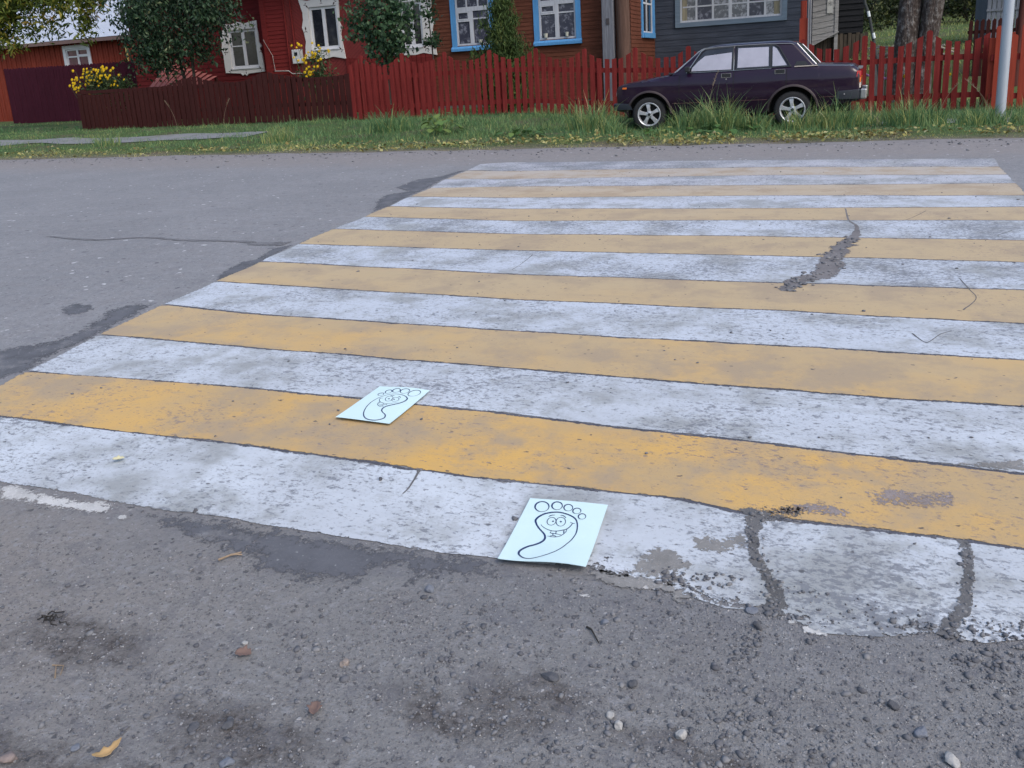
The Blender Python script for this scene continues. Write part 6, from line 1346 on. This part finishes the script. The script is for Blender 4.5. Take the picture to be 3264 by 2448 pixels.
bits(.36, 18.1, 3, (.60,.72), M_LIL, 'faint lilac flowers just right of the car tail', s=.025, spread=.03)

# shrubs beyond the lawn, then a far belt of undergrowth
shr = [(.2,38.5,1.5,1.2,.9,700), (2.1,41,1.8,1.3,1.2,900), (4.6,40,1.9,1.3,1.3,900), (7.2,37,1.8,1.5,1.2,900), (.8,45,2.6,2.6,2.4,1300), (4.2,46,2.8,2.8,2.6,1400), (8.2,44,2.6,2.6,2.2,1300)]
lab = ['dull olive bush just right of the barn', 'wide olive bush left of the thick trunks', 'rounded bush right of the thick trunks', 'bush behind the dark picket fence at the right', 'tall dark bush behind the left part of the lawn', 'tall dark bush behind the thick trunks', 'tall yellowish bush behind the bluish shed']
for (x, y, r, hh, dp, n), lb in zip(shr, lab):
    t = thing('garden_bush', lb, 'bush', (x, y, hz(x, y)), group='bushes beyond the lawn')
    m = MB()
    for k in range(6): a = k*1.05; m.tube([(0,0,-.1), (math.cos(a)*r*.3, math.sin(a)*r*.2, hh*.6), (math.cos(a)*r*.6, math.sin(a)*r*.3, hh*1.3)], [.03,.02,.008], 5)
    m.build('stem', M_BARK, t)
    crown('crown', [(0,0,hh*.95,r,r*.7,hh*.95,n), (r*.4,-.2,hh*.5,r*.7,r*.5,hh*.5,n//2), (-r*.4,-.2,hh*.6,r*.7,r*.5,hh*.6,n//2)], .17, .45, M_BACK, t, .1, 14, (.48 if 'yellow' in lb else .36, .18), .20)
for k, (x, y, h_) in enumerate([(3.35,41.5,6.5), (-.2,39,6.0), (6.3,45,7.0)]):
    t = thing('thin_tree', ['thin pale birch stem among the bushes right of the thick trunks', 'thin stem rising behind the barn', 'thin stem rising behind the bluish shed'][k], 'tree', (x, y, hz(x, y)), group='thin trees among the bushes')
    trunk_mesh('trunk', [(0,0,0), (.05,0,h_*.5), (0,0,h_)], [.07,.055,.02], plain('birch_white', (.38,.37,.34), .8, .4, 6, stretch=(1,1,.4)), t)
    crown('crown', [(0,0,h_*.85,1.4,1.4,1.6,500)], .16, .5, M_BACK, t, .6, 12, (.45,.15), .22)
bl = []
for k in range(46):
    x = -14 + k*.95 + random.uniform(-.4,.4); bl.append((x, 52+random.uniform(-3,3), 4.2+random.uniform(-.4,1.8), 1.7, 1.4, 3.0+random.random()*1.2, 700))
o = crown('far_woods', bl, .46, .5, M_BACK, None, .2, 14, (.33,.17), .35); tag(o, 'dark belt of far woods closing the view behind the gardens', 'woods', kind='stuff')
bl = []
for k in range(60):
    x = -42 + k*1.3 + random.uniform(-.5,.5); bl.append((x, -26+random.uniform(-3,3), 3.2+random.uniform(-.6,2.6), 2.2, 1.6, 3.4, 260))
o = crown('far_woods', bl, .55, .6, M_BACK, None, .2, 14, (.25,.15), .45); tag(o, 'unseen dark tree belt added behind the viewer to darken the car reflections', 'woods', kind='stuff')  # unseen trees, added to darken reflections in the car and light on the facades

# ---------------------------------------------------------------- the car
def mat_carpaint():
    N = NT('dark_plum_car_paint'); dust = N.step(N.noise(4, 5, .65), .4, .8); x, y, z = N.sep()
    c = N.mix(N.math('MULTIPLY', dust, .25), (.013,.003,.017), (.022,.010,.025)); low = N.math('MULTIPLY', N.step(z, .50, .26), N.step(N.noise(7, 5, .7), .35, .7))
    c = N.mix(N.math('MULTIPLY', low, .35), c, (.05,.038,.036))
    return N.done(N.bsdf(c, .35, N.bump(N.noise(2.2, 3, .5), .14, .03), Metallic=.0, Coat_Weight=.55, Coat_Roughness=.05, Specular_IOR_Level=.2))
M_CAR = mat_carpaint()
M_BLACK = plain('black_plastic', (.016,.017,.020), .5, .2, 12); M_UNDER = plain('underbody_black', (.008,.008,.009), .9)
M_CHROME = plain('chrome_trim', (.62,.63,.66), .18, .05, 8, metallic=1); M_CHROMED = plain('dull_chrome', (.42,.42,.42), .35, .1, 8, metallic=.8)
M_RUB = plain('tyre_rubber', (.020,.020,.022), .85, .25, 20, .2, 60); M_ALLOY = plain('silver_alloy', (.50,.51,.54), .35, .12, 8, metallic=.35)
M_REFL = plain('painted_pane_reflection', (.40,.39,.46), .25, .28, 3.6, spec=.7, coat=.6); M_CGLASS = mat_glass('car_glass', (.012,.013,.018))  # first one: bright reflection in the side windows, painted as a pale colour
M_CGLASSR = mat_glass('rear_car_glass', (.06,.075,.075)); M_TRIMW = plain('pale_belt_trim', (.52,.45,.40), .35, .05)
M_ORG = plain('orange_lens', (.75,.16,.02), .25, .1, 30); M_REDL = plain('red_lens', (.42,.012,.02), .25, .1, 30); M_CLR = plain('white_lens', (.62,.55,.50), .25, .1, 30)
M_FLARE = plain('worn_brown_arch', (.042,.028,.031), .6, .3, 14)
ct = thing('parked_car', 'dark plum four door saloon with alloy wheels parked in the grass by the red fence', 'car', (-3.225, 15.62, -.045), math.radians(-1.6))
UB, UR = 0.0, 2.424
def lerp(x, xs, ys): return float(np.interp(x, xs, ys))
def topz(u): return lerp(u, [-.60,-.56,-.50,-.2,.2,.52,.62,1.45,2.31,2.70,3.2,3.34,3.40,3.44], [.735,.785,.800,.850,.905,.948,.955,.965,.985,.985,.955,.940,.900,.80])
def sillz(u): return lerp(u, [-.60,-.45,-.38,.38,.5,2.0,2.1,2.85,3.0,3.44], [.36,.33,.285,.285,.24,.25,.285,.285,.33,.40])
def halfw(u): return lerp(u, [-.60,-.56,-.45,-.1,.5,1.2,2.2,2.9,3.3,3.42,3.44], [.70,.735,.765,.790,.805,.808,.805,.795,.775,.755,.735])
AR = .385
def botz(u):
    z = sillz(u)
    for c in (UB, UR):
        if abs(u-c) < AR: z = max(z, .285 + math.sqrt(AR*AR-(u-c)**2)*1.0)
    return z
def sidey(u, z):
    tz = topz(u); w = halfw(u)
    k = np.interp(z, [.24,.45,.465,.62,.78,.86,max(.861,tz-.035),max(.862,tz)], [.955,.985,.993,1.0,.992,.972,.945,.905])
    return w*float(k)
us = sorted(set([round(x,4) for x in list(np.linspace(-.60,3.44,84)) + [c + AR*s*math.cos(a) for c in (UB,UR) for s in (1,-1) for a in np.linspace(.001, 1.5, 12)] + [-.58,-.56,3.36,3.40,3.42]]))
ring = None; V = []; NZ = 12; NT_ = 7
for u in us:
    zb, zt = botz(u), topz(u); cs = []
    for i in range(NZ+1):
        z = zb + (zt-zb)*(i/NZ)**.9; cs.append((sidey(u, z), z))
    ye = cs[-1][0]; crownh = .030
    for i in range(1, NT_+1):
        t_ = i/NT_; cs.append((ye*(1-t_), zt + .012*min(1, t_*5) + crownh*(1-(1-t_)**2)))
    V += [(u, -y, z) for y, z in cs] + [(u, y, z) for y, z in cs[-2::-1]]
nr = 2*(NZ+NT_)+1; nu = len(us)
F = [(i*nr+j, (i+1)*nr+j, (i+1)*nr+j+1, i*nr+j+1) for i in range(nu-1) for j in range(nr-1)]
F += [tuple(range(nr)), tuple((nu-1)*nr+j for j in range(nr-1, -1, -1))]
mb_ = MB(); mb_.add(V, F); body = mb_.build('body', M_CAR, ct, smooth=38)
m = MB(); m.box(-.45, 3.30, -.56, .56, .22, .74); m.box(.40, 2.02, -.70, .70, .20, .5); m.build('underbody', M_UNDER, ct)
for c in (UB, UR):
    for s in (-1, 1):
        wl = MB(); n = 20
        vs = [(c+(AR-.004)*math.cos(a), s*y, .285+(AR-.004)*math.sin(a)) for a in np.linspace(-.1, math.pi+.1, n) for y in (.55, .775)]
        wl.add(vs, [(2*i, 2*i+1, 2*i+3, 2*i+2) for i in range(n-1)]); wl.build('wheel_arch_liner', M_UNDER, ct)
# cabin
LV = [(.94,.40,2.82,.740,.05), (1.02,.50,2.74,.722,.06), (1.32,.865,2.475,.640,.08), (1.365,.94,2.43,.615,.10), (1.395,1.03,2.37,.575,.14), (1.415,1.20,2.25,.48,.20), (1.422,1.42,2.05,.30,.20)]
def outline(uf, ur, hw, r, n=6, bow=.035):
    pts = []
    for cx, cy, a0 in ((ur-r, -(hw-r), -math.pi/2), (ur-r, hw-r, 0), (uf+r, hw-r, math.pi/2), (uf+r, -(hw-r), math.pi)):
        for k in range(n+1): a = a0 + (math.pi/2)*k/n; pts.append([cx + r*math.cos(a), cy + r*math.sin(a)])
    out = []
    for i, p in enumerate(pts):
        out.append(p)
        if i in (n, 3*n+2):       # subdivide the rear and the front edge so that they bow
            q = pts[(i+1) % len(pts)]
            for t_ in np.linspace(0,1,9)[1:-1]: out.append([p[0]+(q[0]-p[0])*t_ + (bow if i == n else -bow)*math.sin(math.pi*t_), p[1]+(q[1]-p[1])*t_])
    return out
V = []; 
for z, uf, ur, hw, r in LV: o_ = outline(uf, ur, hw, r); V += [(p[0], p[1], z) for p in o_]
n = len(o_); F = [(i*n+j, i*n+(j+1)%n, (i+1)*n+(j+1)%n, (i+1)*n+j) for i in range(len(LV)-1) for j in range(n)] + [tuple((len(LV)-1)*n+j for j in range(n))]
mb_ = MB(); mb_.add(V, F); mb_.build('roof', M_CAR, ct, smooth=34)
def caby(z): return float(np.interp(z, [a[0] for a in LV[:5]], [a[3] for a in LV[:5]]))
def side_panel(poly, off, s, th=.004):
    """polygon of (u, z) laid on the cabin side at an offset"""
    m = MB(); p = [(u, s*(caby(z)+off), z) for u, z in poly]; q = [(u, s*(caby(z)+off-th), z) for u, z in poly]; k = len(poly)
    m.add(p + q, [tuple(range(k)), tuple(range(2*k-1, k-1, -1))] + [(i, (i+1)%k, k+(i+1)%k, k+i) for i in range(k)]); return m
def inset(poly, d):
    n = len(poly); out = []
    area = sum(poly[i][0]*poly[(i+1)%n][1]-poly[(i+1)%n][0]*poly[i][1] for i in range(n)); sg = 1 if area > 0 else -1
    for i in range(n):
        p0, p1, p2 = Vector((*poly[i-1],)), Vector((*poly[i],)), Vector((*poly[(i+1)%n],))
        d1, d2 = (p1-p0).normalized(), (p2-p1).normalized(); n1, n2 = Vector((-d1.y,d1.x))*sg, Vector((-d2.y,d2.x))*sg
        b = (n1+n2); b = b/max(.3, b.dot(n1)); out.append(tuple(p1 + b*d))
    return out
W_F = [(.70,.985),(1.435,.985),(1.435,1.348),(.99,1.33),(.935,1.295)]
W_R = [(1.50,.988),(2.05,.992),(2.04,1.345),(1.50,1.352)]
W_Q = [(2.075,.992),(2.345,.998),(2.16,1.295),(2.11,1.335),(2.066,1.342)]
REFL_F = [(.745,.992),(1.42,.992),(1.42,1.27),(.97,1.235),(.86,1.15),(.76,1.05)]  # outline of the painted reflection on the front door pane
def frame_strip(m, poly, off, w, s):
    o = poly; i_ = inset(poly, w); n = len(poly)
    for k in range(n):
        a, b, c, d = o[k], o[(k+1)%n], i_[(k+1)%n], i_[k]
        m.add([(u, s*(caby(z)+off), z) for u, z in (a,b,c,d)] + [(u, s*(caby(z)+off-.008), z) for u, z in (a,b,c,d)], [(0,1,2,3), (0,4,5,1), (2,6,7,3), (1,5,6,2), (3,7,4,0)])
def door(u0, u1, arch, s, name='door'):
    """outer door skin 3 mm proud of the body side"""
    V = []; nu_, nz = 26, 12
    for i in range(nu_+1):
        u = u0 + (u1-u0)*i/nu_
        zb = .295
        if arch is not None and abs(u-arch) < AR+.045: zb = max(zb, .285+math.sqrt(max(0,(AR+.045)**2-(u-arch)**2)))
        zt = topz(u) - .012
        for j in range(nz+1): z = zb + (zt-zb)*j/nz; V.append((u, s*(sidey(u, z)+.003), z))
    F = [(i*(nz+1)+j, (i+1)*(nz+1)+j, (i+1)*(nz+1)+j+1, i*(nz+1)+j+1) for i in range(nu_) for j in range(nz)]
    b = (nu_+1)*(nz+1); rim = [i*(nz+1) for i in range(nu_+1)] + [nu_*(nz+1)+j for j in range(1,nz+1)] + [i*(nz+1)+nz for i in range(nu_-1,-1,-1)] + [j for j in range(nz-1,0,-1)]
    V += [(V[k][0], V[k][1]-s*.010, V[k][2]) for k in rim]; L = len(rim)
    F += [(rim[i], rim[(i+1)%L], b+(i+1)%L, b+i) for i in range(L)]
    m = MB(); m.add(V, F); return m.build(name, M_CAR, ct, smooth=38)
def handle(parent, u, z, s):
    m = MB(); y = sidey(u, z)+.004
    m.box(u-.075, u+.075, min(s*y, s*(y+.014)), max(s*y, s*(y+.014)), z-.030, z+.030); h = m.build('handle', M_BLACK, parent, bevel=.004)
    c = MB()
    for a in ((u-.083,u-.075,z-.034,z+.034), (u+.075,u+.083,z-.034,z+.034), (u-.075,u+.075,z+.030,z+.036), (u-.075,u+.075,z-.036,z-.030)): c.box(a[0], a[1], min(s*(y-.002), s*(y+.016)), max(s*(y-.002), s*(y+.016)), a[2], a[3])
    c.build('handle_trim', M_CHROME, parent)
def lay(parent, name, poly, off, s, mat): side_panel(poly, off, s).build(name, mat, parent)
for s in (-1, 1):
    d1 = door(.545, 1.458, None, s); d2 = door(1.470, 2.315, UR, s)
    for d, P_, refl in ((d1, W_F, REFL_F), (d2, W_R, inset(W_R, .022))):
        lay(d, 'window_pane', P_, .010, s, M_CGLASS)
        if s < 0: lay(d, 'pane_reflection', refl, .0125, s, M_REFL)  # pale panel over the pane imitates its reflection
        f = MB(); frame_strip(f, [(P_[0][0]-.03,P_[0][1]-.012)] + [(P_[1][0]+.02,P_[1][1]-.012)] + [(p[0]+(.02 if p[0] > 1.3 and d is d1 or p[0] > 1.9 else -.022), p[1]+.018) for p in P_[2:]], .016, .016, s); f.build('window_frame', M_BLACK, d)
        f = MB(); frame_strip(f, [(P_[0][0]-.045,P_[0][1]-.018)] + [(P_[1][0]+.026,P_[1][1]-.018)] + [(p[0]+(.026 if p[0] > 1.3 and d is d1 or p[0] > 1.9 else -.034), p[1]+.028) for p in P_[2:]], .013, .010, s); f.build('chrome_edge', M_CHROMED, d)
    lay(d2, 'quarter_pane', W_Q, .010, s, M_CGLASS)
    if s < 0: lay(d2, 'pane_reflection', inset(W_Q, .015), .0125, s, M_REFL)
    f = MB(); frame_strip(f, [(2.06,.980),(2.395,.985),(2.195,1.312),(2.13,1.358),(2.05,1.360)], .016, .018, s); f.build('window_frame', M_BLACK, d2)
    for ua, ub, za, zb_ in ((.545,.545,.30,.93), (1.464,1.464,.30,.95), (2.318,2.318,.66,.96)):      # shut lines
        V = []; 
        for k in range(13):
            z = za + (zb_-za)*k/12
            for du in (-.006,.006): V.append((ua+du, s*(sidey(ua, z)+.0042), z))
        m = MB(); m.add(V, [(2*k, 2*k+1, 2*k+3, 2*k+2) for k in range(12)]); m.build('door_gap', M_UNDER, ct)
    handle(d1, 1.345, .895, s); handle(d2, 2.215, .915, s)
    m = MB(); y = sidey(1.345,.84); m.tube([(1.345,s*(y),.835), (1.345,s*(y+.008),.835)], .014, 12); m.build('lock', M_CHROME, d1)
    m = MB(); m.box(.655, .735, min(s*.78, s*.86), max(s*.78, s*.86), .985, 1.075); m.bar((.70,s*.73,.985), (.70,s*.80,1.02), .04, .03); m.build('mirror', M_BLACK, d1, bevel=.012)
    lay(ct, 'pillar_vent', [(2.44,1.000),(2.66,1.000),(2.60,1.065),(2.47,1.065)], .006, s, M_BLACK)
    m = MB(); m.bar((2.44, s*.752, .985), (2.80, s*.738, .985), .012, .016); m.build('belt_trim', M_TRIMW, ct)
    # drip rail along the roof edge
    m = MB(); m.tube([(.50,s*.735,1.0), (.86,s*.655,1.315), (.95,s*.632,1.362), (1.3,s*.628,1.376), (2.0,s*.626,1.374), (2.36,s*.628,1.356), (2.42,s*.635,1.335)], .007, 6); m.build('drip_rail', M_CHROMED, ct)
    for c in (UB, UR):      # arch lips
        m = MB(); n = 26; vs = []
        for a in np.linspace(.03 if c == UB else .10, math.pi-.0, n):
            for r_, o_ in ((AR-.006,.004), (AR-.004,.014), (AR+.022,.013), (AR+.032,.001)):
                uu = c + r_*math.cos(a); zz_ = .285 + r_*math.sin(a); vs.append((uu, s*(sidey(uu, max(.30, zz_))+o_), zz_))
        m.add(vs, [(4*i+k, 4*i+k+1, 4*i+k+5, 4*i+k+4) for i in range(n-1) for k in range(3)]); m.build('arch_lip', M_FLARE, ct, smooth=50)
    m = MB(); m.bar((.42, s*(sidey(.5,.46)+.003), .462), (2.02, s*(sidey(2,.46)+.003), .470), .006, .008); m.bar((2.84, s*(sidey(2.9,.47)+.002), .475), (3.10, s*(sidey(3.1,.47)+.002), .48), .006, .008); m.build('sill_line', plain('dull_red_trim', (.09,.04,.04), .6), ct)
    m = MB(); y = sidey(-.44, .76); m.box(-.475, -.40, min(s*(y-.01), s*(y+.008)), max(s*(y-.01), s*(y+.008)), .742, .772); m.build('side_indicator', M_ORG, ct)
    # tail lamps: stacked lenses wrapping the corner
    for nm, mt, z0, z1 in (('tail_light', M_REDL, .765, .865), ('rear_indicator', M_ORG, .685, .764), ('reversing_light', M_CLR, .600, .684)):
        m = MB(); yo = .750
        m.add([(3.395,s*(yo+.006),z0), (3.455,s*(yo-.03),z0), (3.462,s*.52,z0), (3.40,s*.52,z0), (3.395,s*(yo+.000),z1), (3.455,s*(yo-.036),z1), (3.462,s*.52,z1), (3.40,s*.52,z1)], [(0,3,2,1),(4,5,6,7),(0,1,5,4),(1,2,6,5),(2,3,7,6),(3,0,4,7)]); m.build(nm, mt, ct)
    for yy in (.60, .43): m = MB(); m.tube([(-.59,s*yy,.655), (-.612,s*yy,.655)], [.080,.075], 16); m.build('headlight', M_CLR, ct, smooth=40)
# windscreen and rear window
def end_pane(front, z0, z1, ins, off, name, mat, frame):
    uA = np.interp([z0, z1], [a[0] for a in LV[:4]], [a[1 if front else 2] for a in LV[:4]]); sg = -1 if front else 1
    V = []; hw0, hw1 = caby(z0)-ins, caby(z1)-ins; k = 10
    for uu, hw_, z in ((uA[0],hw0,z0), (uA[1],hw1,z1)):
        for t_ in np.linspace(-1,1,k+1): V.append((uu + sg*(.035*math.cos(t_*math.pi/2)*.98+off), hw_*t_, z))
    F = [(i, i+1, k+2+i, k+1+i) for i in range(k)]; m = MB(); m.add(V, F); o = m.build(name, mat, ct, smooth=60)
    f = MB(); P_ = V[:k+1] + V[k+1:][::-1]; P_.append(P_[0]); f.tube([(p[0]+sg*.004, p[1]*1.01, p[2]) for p in P_], .010, 6); f.build('chrome_surround', frame, o, smooth=50)
end_pane(True, .985, 1.345, .07, .006, 'windscreen', M_CGLASS, M_CHROMED)
end_pane(False, 1.000, 1.350, .07, .008, 'rear_window', M_CGLASSR, M_CHROME)
m = MB(); m.bar((.43,-.5,.985), (.40,.1,.99), .02, .015); m.build('wiper', M_BLACK, ct)
m = MB(); m.bar((.38,-.68,.965), (.36,.66,.975), .10, .02); m.build('cowl', M_BLACK, ct)
# bumpers
def bumper(ue, ub, z0, z1, name, sg, yo):
    m = MB(); path = [(ub,-yo), (ue-sg*.07,-yo), (ue-sg*.02,-yo+.04), (ue,-yo+.12), (ue,yo-.12), (ue-sg*.02,yo-.04), (ue-sg*.07,yo), (ub,yo)]
    V = []
    for i, (uu, yy) in enumerate(path):
        nx, ny = (0,-1) if i < 2 else ((sg*.7,-.7) if i == 2 else ((sg,0) if i < 5 else ((sg*.7,.7) if i == 5 else (0,1))))
        for o_, z in ((0,z0), (.022,z0+.015), (.026,(z0+z1)/2), (.022,z1-.015), (0,z1), (-.03,z1), (-.03,z0)):
            sl = (.06*(1-(z-z0)/(z1-z0)) if i in (0,7) else 0)*-sg
            V.append((uu+nx*o_+sl, yy+ny*o_, z))
    k = 7; F = [(i*k+j, i*k+(j+1)%k, (i+1)*k+(j+1)%k, (i+1)*k+j) for i in range(7) for j in range(k)] + [tuple(range(k)), tuple(7*k+j for j in range(k))]
    m.add(V, F); b = m.build(name, plain('bluish_black_bumper', (.020,.024,.034), .5, .25, 10), ct, smooth=40)
    return b
rb = bumper(3.50, 3.13, .415, .575, 'rear_bumper', 1, .765)
for s in (-1, 1): m = MB(); m.box(3.46, 3.555, min(s*.70, s*.795), max(s*.70, s*.795), .42, .585); m.build('bumper_end', M_CHROMED, rb, bevel=.02)
m = MB(); m.tube([(3.22,-.793,.51), (3.22,-.800,.51)], .012, 10); m.build('bumper_bolt', M_CHROME, rb)
fbm = bumper(-.66, -.36, .365, .495, 'front_bumper', -1, .752)
m = MB(); m.box(-.625, -.602, -.34, .34, .58, .74); m.build('grille', M_BLACK, ct)
m = MB(); m.box(3.445, 3.462, -.26, .26, .62, .73); m.build('plate_recess', M_BLACK, ct)
m = MB(); m.box(3.405, 3.47, -.50, .50, .895, .925); m.build('boot_lip', M_CHROMED, ct)
# wheels
def wheel(u, s, steer=0):
    w = bpy.data.objects.new('wheel', None); COL.objects.link(w); w.parent = ct; w.location = (u, s*.70, .287); w.rotation_euler = (random.uniform(0,6) if False else 0, 0, steer); w.empty_display_size = .1
    prof = [(.205,-.085), (.225,-.088), (.265,-.088), (.285,-.078), (.297,-.055), (.299,0), (.297,.055), (.285,.078), (.265,.088), (.205,.085)]
    n = 48; V = [(r*math.cos(a), y, r*math.sin(a)) for a in np.linspace(0,2*math.pi,n,endpoint=False) for r, y in prof]; k = len(prof)
    m = MB(); m.add(V, [(i*k+j, i*k+j+1, ((i+1)%n)*k+j+1, ((i+1)%n)*k+j) for i in range(n) for j in range(k-1)])
    for i in range(48):
        a = 2*math.pi*i/48; c, sn = math.cos(a), math.sin(a); m.bar((.3*c,-.06,.3*sn), (.3*math.cos(a+.05),.06,.3*math.sin(a+.05)), .014, .008)
    m.build('tyre', M_RUB, w, smooth=40)
    yo = s*.080; R_ = MB(); prof = [(.207,.070), (.207,.086), (.198,.090), (.186,.080), (.178,.040), (.176,-.05)]
    V = [(r*math.cos(a), s*y, r*math.sin(a)) for a in np.linspace(0,2*math.pi,n,endpoint=False) for r, y in prof]; k = len(prof)
    R_.add(V, [(i*k+j, i*k+j+1, ((i+1)%n)*k+j+1, ((i+1)%n)*k+j) for i in range(n) for j in range(k-1)])
    for q in range(5):
        a = math.pi/2 + .12 + q*2*math.pi/5; d = (math.cos(a), math.sin(a)); p_ = (-d[1], d[0])
        def P3(r, t_, y): return (d[0]*r+p_[0]*t_, s*y, d[1]*r+p_[1]*t_)
        pr = [(.030,.030,.074), (.075,.027,.080), (.120,.030,.080), (.155,.036,.077), (.186,.045,.072)]
        vs = [];
        for r, hw_, y in pr: vs += [P3(r,-hw_,y-.012), P3(r,-hw_*.8,y), P3(r,hw_*.8,y), P3(r,hw_,y-.012), P3(r,hw_,y-.045), P3(r,-hw_,y-.045)]
        R_.add(vs, [(6*i+j, 6*i+(j+1)%6, 6*(i+1)+(j+1)%6, 6*(i+1)+j) for i in range(4) for j in range(6)])
    R_.tube([(0,s*.03,0), (0,s*.076,0), (0,s*.082,0)], [.062,.062,.050], 24); R_.build('rim', M_ALLOY, w, smooth=35)
    m = MB(); m.tube([(0,s*.005,0), (0,s*.012,0)], .178, 32)
    m.build('brake_disc', M_UNDER, w)
    m = MB(); m.tube([(0,s*.083,0), (0,s*.088,0)], .026, 16)
    for q in range(4): a = .5 + q*math.pi/2; m.tube([(.048*math.cos(a),s*.0805,.048*math.sin(a)), (.048*math.cos(a),s*.084,.048*math.sin(a))], .009, 10)
    m.build('hub_bolts', M_BLACK, w)
wheel(UB, -1, math.radians(3)); wheel(UR, -1); wheel(UB, 1, math.radians(3)); wheel(UR, 1)
for c in ct.children:
    if c.name.startswith('body'): c['label'] = 'plum body shell with a shallow dent in the rear wing'
